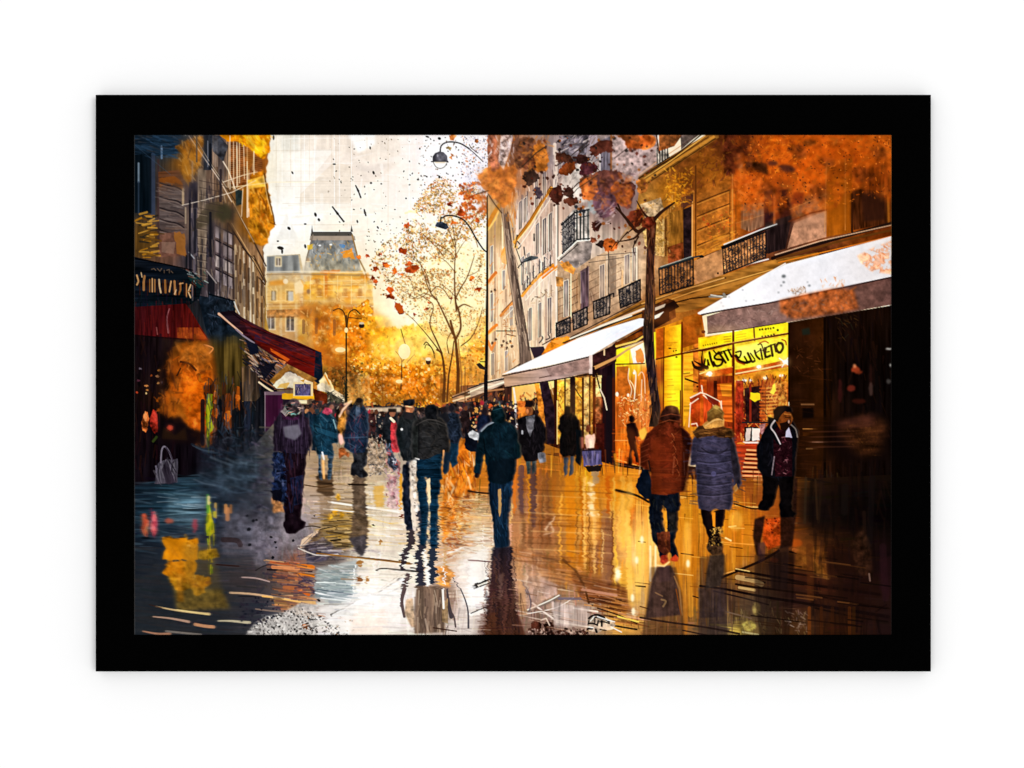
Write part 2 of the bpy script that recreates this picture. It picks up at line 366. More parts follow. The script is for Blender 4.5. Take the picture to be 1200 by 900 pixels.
for s, w in (('536,470 537,440 536,420 534,400 531,388 528,376', (4.6, 2.6)), ('534,398 540,384 538,366 534,352 540,338 548,324 556,300', (2.6, .8)), ('535,364 533,340 533,310 534,290 530,262', (2.2, .6)),
             ('531,392 522,372 512,352 504,342 496,320 492,306', (2.2, .7)), ('505,343 512,336 520,340 527,350', (1.1, .9)), ('502,342 490,350 470,340', (1, .5)), ('537,352 526,340 515,332', (.9, .5)),
             ('520,470 521,440 518,416 512,410', (4, 2)), ('518,414 512,400 504,380 508,360 502,352 488,344', (2, .6)), ('514,410 500,392 486,376', (1.6, .6)), ('524,470 526,440 530,416 532,400', (2.6, 1.2)), ('526,414 524,400 530,388', (1.2, .6)),
             ('470,456 471,430 470,420 464,412', (1.8, .8)), ('471,424 478,414 474,400 470,386', (1.8, .9)), ('477,425 486,415', (1, .5)), ('538,360 544,357 552,360', (2, 1)), ('548,256 540,268 533,290', (.8, .6)), ('510,285 528,296 534,305', (.8, .6)), ('552,262 560,250 566,240', (.8, .5)),
             ('498,408 500,404 506,408 510,420', (1, .8)), ('560,290 556,276 552,268', (.9, .4)), ('496,275 512,290 530,300', (.9, .5)), ('505,343 500,322 488,304 476,292', (1.1, .4)), ('534,320 522,306 510,300', (1, .4)), ('534,300 544,284 552,280', (1, .4)), ('533,290 526,270 520,250 524,232', (.9, .4)), ('548,324 560,318 566,306', (.9, .4)), ('512,352 498,344 484,350 470,346', (.9, .4)), ('486,376 474,366 462,362', (.8, .4)), ('528,356 532,340 540,332', (.8, .4)), ('450,322 462,332 476,330', (.7, .4)), ('541,405 552,396 560,380 566,360', (1.4, .6)), ('520,300 510,286 508,270', (.7, .3)), ('486,345 482,330 476,318', (.8, .4))): L(s, w, BR, .95, c=1)
L('540,470 541,440 538,410 537,398', (3, 1.4), '#a5783c', .8)
soften(crown, .8, .35, 4)
def maple(x, y, r, col, seed, a=1):
    g = np.random.default_rng(seed); th = np.linspace(0, 2 * np.pi, 10, endpoint=False) + g.uniform(0, 6)
    rr = r * g.uniform(.5, 1.15, 10)
    P(np.stack([x + rr * np.cos(th), y + rr * np.sin(th) * .85], 1), col, a, n=.3, r=.8)
for i, (x, y, r) in enumerate([(483, 315, 8), (480, 310, 5), (452, 310, 4), (462, 318, 4), (440, 316, 4), (458, 342, 6), (455, 348, 4), (467, 360, 5), (470, 365, 4), (440, 330, 3), (437, 327, 3), (421, 302, 4), (430, 300, 3), (477, 265, 4), (472, 294, 5), (455, 312, 3), (460, 348, 3), (500, 362, 3), (486, 369, 2.5), (553, 326, 4), (561, 339, 5), (553, 232, 4), (527, 240, 4), (531, 262, 4), (540, 250, 5), (560, 260, 4), (528, 350, 3.5), (470, 322, 3), (446, 298, 2.5), (503, 355, 2.5)]):
    maple(x, y, r, ['#b24a1c', '#c45a22', '#a3421a', '#cf6a24'][i % 4], i)
E(468, 361, 4.5, 7, '#c05a20', 1, -30, r=.6)

# ---- spatter and falling leaves in the sky
piece(None)
DK = ['#2a2622', '#3b3a34', '#4a4238', '#6b5a48', '#8a7a66']
dots('380,162 500,162 500,280 440,300 380,270', 120, DK, (.3, .9), .85)
dots('490,160 572,160 572,235 520,220 490,240', 170, DK + ['#a8602a'], (.3, 1), .8)
dots('425,262 500,250 490,300 440,305', 70, DK + ['#b86a34', '#8f7a40'], (.4, .9), .85)
for s, w in (('417,218 420,224 423,232', 2.6), ('390,243 396,251 403,260', 2.8), ('427,246 428,250 429,253', 2.6)): L(s, (w * .6, w * .7), '#22201c'); L(pts_of(s)[:2], (.4, w), '#22201c')
for x, y, rx, ry, g in ((343, 203, 1, 2, -30), (339, 268, 2.4, 1.6, 40), (438, 203, 1.3, 2.2, -20), (434, 174, 1, 1.8, -10), (370, 252, 1.5, 2.6, -20), (374, 258, 1.4, 2, -20), (358, 263, 1.6, 1, 0), (358, 289, 1.3, 2.6, -10), (321, 162, 1, 3, 0), (329, 291, 4, 2, 10), (331, 295, 1.2, 3, 0), (443, 267, 1, 1.8, -30), (419, 260, 1, 2, -10), (490, 211, 1.4, 1.2, 0), (515, 163, 2, 1.6, 30), (501, 161, 2.4, 1, 20), (392, 193, 2, .9, 0), (435, 215, 1.5, 1.2, 0), (447, 216, 1, 1, 0), (463, 246, 1, .8, 0), (515, 208, 1.4, 1.6, 0), (476, 233, 1, 1, 0), (492, 175, 1, 1, 0), (326, 283, 1.4, 1, 0)): E(x, y, rx, ry, '#2b2822', .95, g)
for x, y, r in ((531, 162, 4), (526, 174, 3.5), (530, 184, 4), (533, 160, 3), (558, 165, 4)): maple(x, y, r, ['#b9723c', '#8a7448', '#c2804a'][int(x) % 3], int(x))
dots('540,160 574,160 574,230 540,225', 260, ['#8f8aa0', '#b9b2c4', '#6d6a80', '#c47a4a', '#a09ab0'], (.4, 1.1), .6)

# ---- glowing street lights among the foliage
for x, y, rx, ry in ((399, 410, 6, 3), (468, 447, 4, 2.2), (474, 412, 7, 9), (502, 421, 3, 2), (367, 395, 0, 0)):
    if rx: E(x, y, rx * 1.8, ry * 1.8, '#ffd98a', .5, soft=2); E(x, y, rx, ry, '#fff8e0', .95)
# ---- double-arm lamp post
piece('painted_street_lamp', 'thin two-armed street lamp standing in the golden foliage')
L('405,480 406,440 406,400 406,370', (2.2, 1.4), '#2e2a20'); L('406,384 404,368 398,362 391,364', 1.4, '#6a4420', c=1); L('407,384 409,368 416,363 422,368', 1.4, '#4a3418', c=1); L('408,372 424,374', 1, '#6a4420')
E(424, 382, 3.4, 2.8, '#3c2a1e'); E(424, 379, 3, 1.4, '#c9c0ae'); E(406, 387, 2.2, 3, '#fff1cc'); L('406,440 406,480', (2, 3), '#20241c')
piece('painted_street_lamp', 'small single street lamp with a white globe left of the slender tree')
L('497,404 500,401 506,408 509,414', 1.2, '#5a3a18', c=1); E(502, 424, 3, 3.4, '#5a3a2a'); E(502, 421, 3.2, 2, '#f6efe0')
# ================= left side of the street
piece('painted_building', 'tall blue and brown stone building along the left of the painted street')
lb = '157,158 318,158 312,205 322,262 310,290 310,335 313,400 375,470 375,520 157,520'
P(lb, ('f', [(165, 170, '#23394f'), (200, 170, '#2a4560'), (165, 230, '#0f1d29'), (170, 280, '#7a5420'), (215, 190, '#8a5418'), (200, 225, '#70544a'), (200, 260, '#6e5c58'), (200, 290, '#8c5e48'), (230, 230, '#544a52'), (240, 260, '#8a745f'), (228, 300, '#4c4652'),
     (245, 180, '#50484c'), (262, 200, '#8a6c58'), (262, 250, '#77583c'), (255, 300, '#6d5c62'), (290, 190, '#a35d20'), (300, 230, '#c07410'), (300, 260, '#b86d14'), (290, 300, '#a67c56'), (275, 340, '#8f7868'), (300, 360, '#bb9668'), (240, 340, '#64585e'), (240, 380, '#2c323e')]), 1, .15, 'V', r=.8)
# dark blue glass and shadowed bay
P('157,158 212,158 214,180 178,184 157,182', '#1f3850', .85, n=.35, t='H'); P('158,182 178,180 179,250 158,250', '#0d1b27', .95, n=.3, t='V')
for x, y0, y1, c, w in ((163, 192, 214, '#9db4c8', 2.2), (163, 214, 250, '#3f536a', 2), (190, 172, 186, '#7d9cc0', 2.4), (180, 182, 256, '#46536e', 5), (177, 184, 250, '#1d2633', 2), (186, 188, 300, '#5a4040', 2.5)): L([(x, y0), (x, y1)], w, c, .85)
strokes('160,160 212,160 212,186 160,184', 70, ['#2f5272', '#17293a', '#3e6288', '#4a4a50', '#182838'], (6, 18), (1, 2.4), 12, 12, .6)
# rusticated stone bay
P('186,202 210,200 217,212 217,276 188,276', ('g', 190, 205, '#8a5230', 215, 275, '#76645f', '#6b5b58', '#7c6058'), .95, n=.12, t='H')
P('187,210 206,206 214,214 216,224 198,216 188,219', '#a85c1e', .85, r=.5)
for y in (218, 234, 247, 260, 273): L([(188, y - 3), (198, y), (208, y + 2), (216, y + 7)], 1.6, '#2f2528', .85, c=1); L([(188, y - 1), (198, y + 2), (208, y + 4), (216, y + 9)], .8, '#a08a80', .7, c=1)
strokes('188,215 214,215 216,275 189,275', 80, ['#8d7a74', '#5c4c4a', '#a09088', '#4f4346', '#93705c'], (4, 14), (.8, 2), 8, 8, .5)
P('188,274 212,272 220,300 186,302', '#8f5f4c', .9, n=.15); P('204,272 217,274 219,302 208,298', '#c07830', .85, r=.6); P('190,284 206,284 204,298 190,296', '#b08a74', .6)
# ochre splashes low left
for i in range(46): x, y = rng.uniform(158, 182), rng.uniform(250, 302); L([(x, y), (x + rng.uniform(5, 13), y - rng.uniform(-2, 4))], rng.uniform(1, 2.6), ['#d9901a', '#e8a838', '#8a5a1c', '#f0b040', '#3c3428', '#6a4a20'][i % 6], .8)
# orange splash over the first storey
P('206,172 222,164 238,160 238,182 232,196 222,206 214,200 216,184', '#b46a14', .85, s_=1, n=.3, r=1); P('214,180 228,176 232,196 222,220 214,206', '#cf8a2c', .6, r=1)
strokes('208,165 240,160 238,200 224,222 212,200', 70, ['#e09a3c', '#9a5514', '#c87a1c', '#6a4428', '#f0c078', '#4a3a38'], (4, 14), (1, 2.6), 60, 25, .65)
# columns and windows
for x0, x1, y0, y1, c in ((222, 232, 214, 330, '#3d3743'), (224, 232, 244, 300, '#6a6068'), (233, 242, 198, 330, '#8f7a66'), (243, 252, 246, 302, '#38343e'), (239, 250, 158, 200, '#303642'), (250, 256, 158, 196, '#9c8474'), (256, 263, 158, 214, '#6f605e'), (263, 268, 160, 212, '#7a6255')):
    Q(x0, y0, x1, y1, c, .85, n=.2, t='W')
for x, y0, y1, c, w in ((226, 190, 214, '#b99a80', 2), (233, 200, 290, '#b59c84', 1.6), (241, 230, 320, '#c0a890', 1.6), (236, 220, 300, '#6a5848', 1.6), (252, 250, 320, '#b08c6c', 1.5), (228, 300, 345, '#8a7c84', 3), (250, 160, 230, '#b4937a', 2), (266, 160, 212, '#b8977c', 1.2), (215, 222, 240, '#d8b890', 2.6), (218, 244, 262, '#cab294', 1.8)): L([(x, y0), (x, y1)], w, c, .75)
strokes('222,210 266,200 270,320 224,330', 170, ['#a48a74', '#3f3a44', '#6d5c58', '#c2a88c', '#54484c', '#8a6a50', '#2f2c36'], (5, 22), (.7, 2), 88, 7, .55)
P('246,158 258,160 268,172 262,190 250,178', '#3a4252', .7, n=.4)
P('226,270 244,240 262,240 276,250 268,258 252,256 246,262', '#5a4e3a', .7, r=1, s_=1); E(265, 250, 10, 9, '#4a4530', .8, r=1.5, soft=1); P('276,222 285,224 284,240 277,242', '#2c3a3c', .95, n=.2)
# red-brown brick upper storey with pale verticals
P('268,166 308,176 308,200 300,214 275,220 268,212', '#8c4c1e', .9, n=.2)
for y in np.arange(170, 216, 2.3): L([(269, y + 2), (307, y - 3)], .7, '#d89a68', .55)
for x, y0, y1 in ((269, 160, 220), (274, 162, 222), (278, 172, 218), (281, 165, 215), (290, 172, 255), (298, 178, 200), (299, 200, 212), (285, 222, 254), (292, 200, 248), (295, 210, 265), (286, 170, 210)): L([(x, y0), (x + rng.normal(0, 1), y1)], 1.1, '#f4dcc0', .75)
# golden cornice mass and the yellow splash on top
P('256,158 318,158 316,170 317,177 309,187 297,180 288,172 276,166 266,166', '#e58e0a', 1, n=.2, r=.8); P('285,160 300,158 312,168 313,180 306,186 296,176', '#ffc416', .95, n=.15, r=.8); P('288,160 296,166 304,178 298,174', '#fff04a', .9)
strokes('262,158 317,158 314,180 290,172', 60, ['#ffd21e', '#f5a000', '#c86a08', '#ffe85a', '#e88a10'], (3, 9), (1, 2.4), 55, 25, .7)
P('294,206 309,200 311,206 322,258 322,266 313,276 315,285 306,288 292,284 292,230', '#bd7412', .95, n=.3, r=.6)
strokes('294,210 309,204 320,262 308,286 294,282', 110, ['#e09a1c', '#9a5208', '#d08414', '#7a3e0c', '#f0b850', '#c8620a'], (3, 12), (1, 2.2), 75, 25, .7)
P('290,212 311,206 312,219 292,222', '#f5c24a', .8, n=.2); L('310,204 315,232 321,254 322,263', 1.6, '#5e3c1c', .9); L('309,206 314,234 319,252', .8, '#ffe6b8', .8)
P('288,158 300,158 298,190 290,205 288,190', '#c27a1c', .3)
# lower facade: grey windows, beige stripes
for x in (253, 262, 268):
    for k in range(4):
        y = 264 + k * 17 + (x - 250) * .5; P([(x, y), (x + 5.5, y + 3), (x + 5.5, y + 15), (x, y + 13)], ['#b3a3a6', '#a08f90', '#c7b7b0'][k % 3], .85, n=.2, t='W'); L([(x, y - 1), (x + 6.5, y + 2.5)], 1.4, '#2c2630', .9)
L('258,262 258,350', 1.6, '#2b2630', .8); L('267,262 267,352', 1.6, '#33292c', .8); L('273,240 274,350', 2.4, '#4d3a34', .8); L('252,262 252,345', 2, '#6a585c', .8)
strokes('240,300 275,300 275,350 240,350', 60, ['#8d7f88', '#4a404a', '#b5a6a8', '#6a5a60'], (4, 14), (.8, 2), 86, 8, .5)
P('244,320 252,330 252,350 244,345', '#22222c', .8); L('243,318 254,332', 1.4, '#d8cbc4', .7)
for x, c in ((276, '#d5b88e'), (279, '#7a5a40'), (282, '#a98866'), (286, '#efdcc0'), (289, '#6f4c30'), (293, '#f2e2c8'), (297, '#f6e4c4'), (300, '#8f6438'), (303, '#c69058'), (307, '#a5713c')): L([(x, 288 + (x - 276) * .7), (x + 1, 372 + (x - 276) * .4)], 1.9, c, .85)
strokes('276,290 310,300 312,380 278,368', 130, ['#c9a878', '#8a6038', '#e8cfa4', '#6e4a2c', '#b58a58'], (5, 20), (.6, 1.6), 88, 6, .55)
for s in ('268,262 288,294 300,310 311,331', '276,244 296,280 312,312'): L(s, 1.8, '#3a2a24', .8)
L('272,262 292,296 311,328', 1, '#e9b878', .8); L('298,300 312,330 311,334 304,326', 1.6, '#5c4028', .9)
P('312,300 312,372 318,398 310,396', '#e0a83c', .8, n=.2, t='V')
# long scratched guide lines
for s, w, c, a in (('222,160 240,186 258,212 272,237', 1.1, '#f2dcc8', .85), ('225,158 244,186 262,214 276,236', .8, '#2e2420', .9), ('228,160 246,190 266,220', .8, '#ffe8c8', .7), ('214,241 240,235 272,226 300,212', .9, '#f6e6d4', .85), ('262,214 285,206 302,202', .9, '#ffeeda', .8), ('272,220 320,214 372,214', .8, '#fff0d0', .8), ('273,236 284,258 298,284', 1, '#e8c090', .85), ('262,190 268,200 276,222', 1.4, '#fff0e0', .8), ('284,290 300,306', .8, '#201818', .8), ('158,170 200,205', .6, '#51708e', .6)): L(s, w, c, a)
L('222,296 228,303', 1.4, '#cfd4da', .8)
soften('157,158 330,158 330,330 157,300', 1.2, .2, 4); soften('208,158 242,158 240,225 206,225', 4, .6, 5); soften('240,238 282,240 280,272 232,276', 5, .8, 4); soften('290,158 322,158 322,292 290,292', 2, .5, 3)
for x, y0, y1 in ((270, 160, 222), (278, 168, 220), (290, 190, 255), (292, 245, 254), (298, 178, 205)): L([(x, y0), (x, y1)], 1, '#fff0dc', .7)
for x, y0, y1, c, w in ((223, 236, 330, '#26222c', 2.4), (229, 246, 296, '#2c2a36', 3), (247, 250, 300, '#24222c', 3), (247, 170, 198, '#1c202c', 3), (244, 166, 196, '#8a8c98', 1), (259, 200, 236, '#3c3036', 3), (236, 300, 344, '#3a363e', 3), (219, 300, 320, '#1c2028', 2), (231, 158, 190, '#6a5a4c', 2)): L([(x, y0), (x, y1)], w, c, .8)
for y in range(250, 330, 9): L([(232, y), (243, y + 2)], .9, '#5c4a44', .7); L([(232, y + 1.6), (243, y + 3.6)], .7, '#c0a890', .5)
for y in range(212, 250, 8): L([(234, y), (262, y + 6)], .9, '#4a3a38', .5)
for k in range(7): L([(277 + k * 5, 300 + k * 5), (277 + k * 5, 316 + k * 5)], 2.6, '#4c3424', .6); L([(277 + k * 5, 326 + k * 5), (277 + k * 5, 350 + k * 4.4)], 2.6, '#553a28', .55)
# dark lower-left shop interior
P('157,355 232,352 262,372 290,392 322,430 332,520 326,560 240,575 157,578', ('f', [(165, 420, '#1d0f14'), (200, 470, '#2a140c'), (170, 510, '#160c12'), (240, 420, '#6a3c14'), (270, 420, '#57451c'), (285, 470, '#3a2a22'), (260, 380, '#1d2a3a'), (300, 440, '#1e1c28'), (240, 530, '#150c16'), (170, 550, '#140c14'), (205, 545, '#160c14'), (290, 550, '#22303e'), (240, 575, '#1c2c38'), (310, 490, '#20202e')]), 1, .3, 'V')
P('232,346 252,350 284,392 290,402 270,402 244,396', '#1a2836', .95, n=.25); P('258,392 288,396 290,460 246,470 244,400', '#5f4a1c', .8, n=.35, t='V', r=1)
# ironwork balcony
piece('painted_balcony', 'dark wrought-iron balcony above the dark red awning at left'); P('245,344 274,352 276,366 286,378 262,400 244,396', '#1b2734', .95, n=.4, r=.6)
strokes('245,346 274,352 274,372 246,392', 50, ['#3a5068', '#0e161f', '#55637a', '#25384a', '#32303c'], (3, 8), (.6, 1.4), 90, 20, .7); L('245,345 275,353', 1.5, '#0d141c'); L('275,354 278,362 281,368', 1.4, '#e4e4dc', .9); L('244,368 270,376', 1, '#4a5c70', .8)
# ---- sign board
piece('painted_shop_sign', 'dark navy shop sign with a row of narrow gold letters at left')
P('157,301 200,311 226,319 238,331 234,350 222,358 190,360 157,360', ('g', 160, 305, '#161c26', 200, 355, '#16202e', '#0f1d22'), 1, .3, 'H')
L('157,303 190,309 226,317', 1.4, '#07090c'); P('222,328 232,324 240,336 234,338', '#1f4b4a', .9); strokes('220,316 242,320 244,336 226,334', 26, ['#2a6a5a', '#8f4a3a', '#b9c8c0', '#173a4a', '#a85a3a'], (3, 7), (.8, 1.8), 30, 20, .8)
for s in ('178,316 181,315 183,317', '185,315 188,318 190,315', '193,317 193,320', '196,317 199,316 199,320', '201,318 203,320'): L(s, 1, '#a08060', .7)
GL = ['#e8b070', '#c98a4c', '#f0c890', '#b87838']
for i, (s, w) in enumerate((('161,323 163,330 161,334', 2), ('170,324 169,331 169,340', 2.6), ('166,320 167,325', 1.2), ('176,328 176,342', 1.5), ('179,327 179,342', 1.7), ('182,328 182,342', 1.7), ('187,328 187.5,336 189,343', 2), ('194,329 194.5,343', 2.6), ('201,330 199,342', 1.8), ('205,330 206,345', 2.6), ('207,340 205,345', 1.2), ('212,332 212,340 210,345', 2), ('215,332 211,333', 1.3), ('219,333 219,348', 1.4), ('224,334 221,342 224,349', 1.6), ('224,341 221,342', 1.2))): L(s, w, GL[i % 4], .95)
for x in (164, 173, 185, 191, 197, 203, 209, 216, 226, 229): L([(x, 329), (x + .5, 346)], 1.1, '#5c2410', .7)
L('226,335 226,352', 1.6, '#c8b0b0', .6); L('229,338 230,352', 1.6, '#0a0c10', .9)
strokes('158,345 232,350 230,358 158,360', 50, ['#1d3a3c', '#0b1014', '#221a34', '#1c2c34'], (3, 9), (1, 2), 90, 5, .6)
# ---- red awning near
piece('painted_awning', 'bright red shop awning at the left edge under the navy sign')
P('157,360 190,358 218,356 224,364 236,384 246,400 200,396 157,392', ('g', 157, 360, '#4a1216', 220, 392, '#6c1618', '#7c1a10'), 1, .25, 'V'); P('208,384 234,384 244,398 208,396', '#cf5a1c', .85, n=.15)
L('157,393 207,397 246,401', 1.6, '#1c0c0e'); L('199,362 196,374 198,390', (1, 2.2), '#d88a80', .75, c=1); L('184,384 185,392', 1.4, '#c06a60', .7)
strokes('158,362 220,360 240,394 158,390', 80, ['#841a1a', '#4a0e12', '#702020', '#982418', '#5c1216'], (8, 26), (.8, 2), 90, 5, .45)
# ---- orange glow in the shop
piece('painted_shop_window', 'fiery orange shop interior under the red awning at left')
gl = '208,398 246,400 254,420 252,520 232,524 222,500 206,492 190,486 184,470 200,448 192,430'
P(gl, ('f', [(215, 405, '#8a4a10'), (240, 410, '#a85a14'), (210, 440, '#c85c10'), (235, 450, '#f06c08'), (215, 480, '#b05c10'), (245, 470, '#e8640a'), (230, 500, '#d45c10'), (250, 430, '#8a4a10')]), .95, n=.3, t='M', r=2.5)
strokes(gl, 190, ['#ff7a10', '#e8620a', '#b8540c', '#ff9430', '#7a3a10', '#ffa850', '#4e2008'], (4, 16), (1.2, 4), 80, 30, .55)
for s, c, w in (('212,426 224,430 228,440', '#5a2008', 3), ('232,440 240,436 250,440 252,452', '#4a1c0c', 3), ('238,404 248,410 240,416', '#ff9a50', 2), ('232,428 230,448', '#ff8a2a', 3), ('248,432 252,470', '#ff7a18', 3)): L(s, w, c, .7, c=1)
P('196,492 212,488 220,500 240,506 240,520 190,520', '#1c0e12', .9, soft=2)
strokes('157,396 205,400 205,566 157,566', 150, ['#1b0c12', '#301018', '#0e080c', '#3c1c14', '#241420'], (6, 20), (1, 3), 90, 10, .6)
for x, y, c in ((172, 452, '#f09a50'), (173, 457, '#d88a40'), (161, 460, '#e05028'), (172, 461, '#ffd890'), (165, 432, '#8a7a88'), (187, 434, '#f09a40'), (185, 441, '#c88a5a'), (178, 440, '#c05a24'), (190, 448, '#a08a9a'), (186, 449, '#ffb060'), (163, 446, '#70384a')): E(x, y, rng.uniform(1, 2.8), 1.2, c, .9, r=.3)
E(171, 494, 4, 13, '#c8622a', .95, 4, n=.5, r=.8); E(181, 494, 4.6, 14, '#b83020', .95, -3, n=.5, r=.8); E(171, 488, 2, 6, '#ffa860', .7, r=.5); E(183, 488, 1.6, 7, '#ff5040', .7, r=.5); E(200, 501, 4, 3, '#ff5a3c', 1, r=.4); L('184,512 180,517', 3, '#3c4a1c'); P('192,500 206,510 218,500 220,516 190,514', '#3c2414', .8)
soften('186,396 256,396 256,524 186,524', 4, .75, 5); soften('244,392 296,392 296,470 246,470', 9, .8, 5, 'v')
strokes('205,420 250,410 250,500 215,480', 60, ['#ff7a10', '#ff8a20', '#e8600a', '#a84c0c', '#ff9a3c'], (3, 9), (1, 3), 80, 40, .45); strokes('190,440 215,430 210,490 188,480', 50, ['#a8540f', '#8a4a14', '#c8641c', '#5c2c10'], (3, 9), (1, 3), 20, 60, .45)
for s, w, c in (('233,440 236,446 244,444 250,452 248,462', 5, '#4c2410'), ('212,424 222,426 230,434', 2.4, '#4a2010'), ('240,404 250,408 246,414', 1.6, '#ff9a50'), ('208,440 212,432', 2, '#3a1c10')): L(s, w, c, .75, c=1)
P('214,430 236,440 246,432 250,470 240,505 222,500 212,470', '#ff6a08', .55, soft=4, n=.3); P('216,404 240,402 250,420 236,430 216,424', '#b4641c', .5, soft=3, n=.3); P('238,452 250,450 252,480 242,478', '#3c1c10', .6, soft=1.5)
# hanging yellow-green cloth and lanterns
piece('painted_cloth', 'narrow yellow-green hanging cloth beside the orange shop window')
P('243,462 249,462 250,478 247,490 252,502 246,508 245,528 242,516 241,480', '#a3ac16', .95, n=.25, t='V', r=.5); L('247,464 247,500', 1.6, '#c9c822', .7); L('245,508 245,530', 1.6, '#5e7010', .8)
piece(None if False else 'painted_shop_front', 'row of dark shop fronts with small orange lanterns on the left')
for x, y0, y1, w, c in ((253, 460, 500, 3, '#8f4a1c'), (263, 450, 496, 5, '#6a3418'), (268, 464, 500, 7, '#c8581a'), (279, 455, 480, 5, '#e86a14'), (274, 450, 500, 2, '#a05a24'), (238, 470, 520, 5, '#1c1420'), (258, 470, 520, 5, '#15161e'), (290, 450, 500, 8, '#2c3550'), (297, 465, 560, 4, '#1a2430'), (302, 470, 520, 3, '#b8a098'), (306, 450, 540, 6, '#181420'), (284, 450, 530, 5, '#10141c'), (277, 482, 520, 8, '#121a24')): L([(x, y0), (x, y1)], w, c, .8)
for x, y, rx, ry in ((253, 462, 2, 4), (253, 471, 2, 3), (279, 466, 3, 4), (267, 488, 4, 7), (229, 497, 3, 7), (254, 484, 2, 6)): E(x, y, rx, ry, '#f2701c', .9, n=.3, r=.4)
strokes('240,440 312,440 312,540 240,540', 260, ['#101820', '#2c3c4c', '#5a6478', '#181420', '#40342e', '#8a7a80', '#20304a', '#6a3a20'], (4, 16), (.8, 2.2), 90, 12, .6)
strokes('250,500 312,500 320,585 240,585', 240, ['#1c2a38', '#38506a', '#5c7488', '#12161e', '#2a2434', '#6d7484', '#4c4458'], (4, 12), (1, 2.6), 15, 35, .6)
for x, y0, y1 in ((285, 432, 470), (289, 430, 465), (293, 430, 450)): L([(x, y0), (x, y1)], 1.4, ['#e8a860', '#6a5040', '#c08a54'][x % 3], .8)
P('283,430 300,426 306,470 284,470', '#5c4634', .7, n=.5, t='V')
# ---- dark red long awning
piece('painted_awning', 'long dark red awning running away over the stalls at left')
P('258,366 274,364 284,372 300,383 324,392 352,402 374,412 376,424 375,446 350,434 330,424 306,408 284,392', ('g', 270, 370, '#2c1c28', 370, 430, '#4e1820', '#6a1c24', '#741a1c'), 1, .2, 'H')
P('288,386 320,396 372,420 374,444 340,428 305,406', '#86180f', .85, soft=1, n=.2, t='R'); P('284,372 318,390 366,410 370,420 330,408 292,392', '#55222e', .9, n=.25, t='R'); P('300,392 318,398 316,404 298,398', '#3c2c5a', .6)
L('268,364 296,384 340,400 374,413', 1.2, '#1f1018'); L('257,368 268,378 284,391', (3, 2.2), '#e8b898'); L('258,371 284,393', 1, '#402018'); L('277,386 286,394 298,402', 2, '#9a8a98')
P('317,408 340,421 337,424 318,412', '#f26a1a'); P('302,412 336,424 331,430 308,420', '#c87838', 1, n=.2); L('300,411 332,428', 1, '#2a1418')
P('370,411 377,413 379,444 376,452 368,446', '#1c2a44', 1, n=.2)
strokes('286,376 370,412 372,436 310,404', 90, ['#a01c14', '#3a141c', '#7a2420', '#5c2c3c', '#b83018'], (8, 22), (.8, 2), 22, 6, .45)
# tangle under awning
strokes('282,396 330,424 322,452 286,430', 150, ['#1b1c2c', '#3a3a58', '#e0b08c', '#5c3a34', '#8a7a8a', '#101018', '#b87848', '#f0d8b8'], (4, 12), (.8, 2.2), 38, 14, .75)
P('304,430 326,424 310,446', '#1a1a2a', .9); P('288,398 302,404 304,414 294,416', '#161c34', .9)
piece('painted_parasol', 'cream and ochre canvas tent roofs below the dark red awning')
P('316,446 336,428 344,430 324,452', '#a5702c', 1, n=.2); P('336,426 372,444 366,448 340,434', '#b8843e', 1, n=.2)
P('320,452 338,435 366,448 364,455 340,454 326,456', '#f5ead0', 1, n=.12, r=.5); P('328,450 340,448 336,455 326,455', '#eeb850', .8, r=.5); P('352,446 358,444 356,448', '#d8a018'); L('304,448 312,454 320,459', 2.2, '#f0d8b8'); L('306,444 322,454', 1.6, '#a06a4c'); L('322,456 344,456', 1.4, '#7a4a38')
P('377,444 381,436 384,440 392,456 386,460 372,452', '#f3e6c2', 1, n=.2, r=.5); L('381,440 386,450', 2, '#e0a030'); P('372,452 378,448 404,464 404,470 396,468 384,460 372,457', '#dcdad4', 1, n=.2); strokes('372,452 404,464 402,470 376,458', 20, ['#f8f8f4', '#8a8a90', '#2c3038'], (2, 5), (.6, 1.4), 30, 30, .8)
E(402, 474, 4, 2.4, '#f8f6f0'); E(374.5, 473.5, 3, 3, '#f0eed8')
piece('painted_market_stall', 'plum-red market stall panel behind the crowd at left')
Q(311, 462, 332, 506, '#571c46', 1, n=.15, t='V'); Q(310, 459, 334, 463, '#8a6a80'); L('311,460 311,506', 1.2, '#a88aa0', .8); P('300,470 310,460 310,520 300,520', '#15151f', .9, n=.4, t='V'); strokes('300,504 330,504 320,522 302,522', 20, ['#a06840', '#3a2c28', '#c89a70'], (4, 10), (.8, 1.6), 30, 20, .7)
piece('painted_menu_board', 'small violet board in a yellow frame above the crowd at left')
Q(331, 461, 371, 467.5, '#f2b01c', 1, r=.4); Q(344, 448, 367, 466, '#f6e2b0'); Q(346, 450, 364.5, 463.5, '#5c5484', 1, n=.2); strokes('347,451 363,451 363,462 347,462', 36, ['#8a86b8', '#34305c', '#c9b8b0', '#7a5a70'], (2, 5), (.6, 1.2), 90, 25, .8); L('345,465 371,465', 2, '#ffc420'); Q(350, 469, 360, 473, '#fff2c8')
piece(-1)
P('332,468 345,468 345,520 332,520', '#2a1a30', .9); P('367,455 384,462 384,480 370,476', '#6e2a14', 1, n=.25)
P('384,458 404,470 404,500 384,500', '#3a3c3a', .9, n=.5); strokes('384,462 405,470 405,486 384,484', 40, ['#d8d4cc', '#202428', '#7a7a74', '#e8a0a0', '#4a5a50'], (1.5, 4), (.6, 1.4), 0, 80, .8)
strokes('400,440 408,440 408,470 400,468', 40, ['#2d3a34', '#4c4a2c', '#1c2422'], (2, 5), (.8, 1.6), 0, 80, .7)
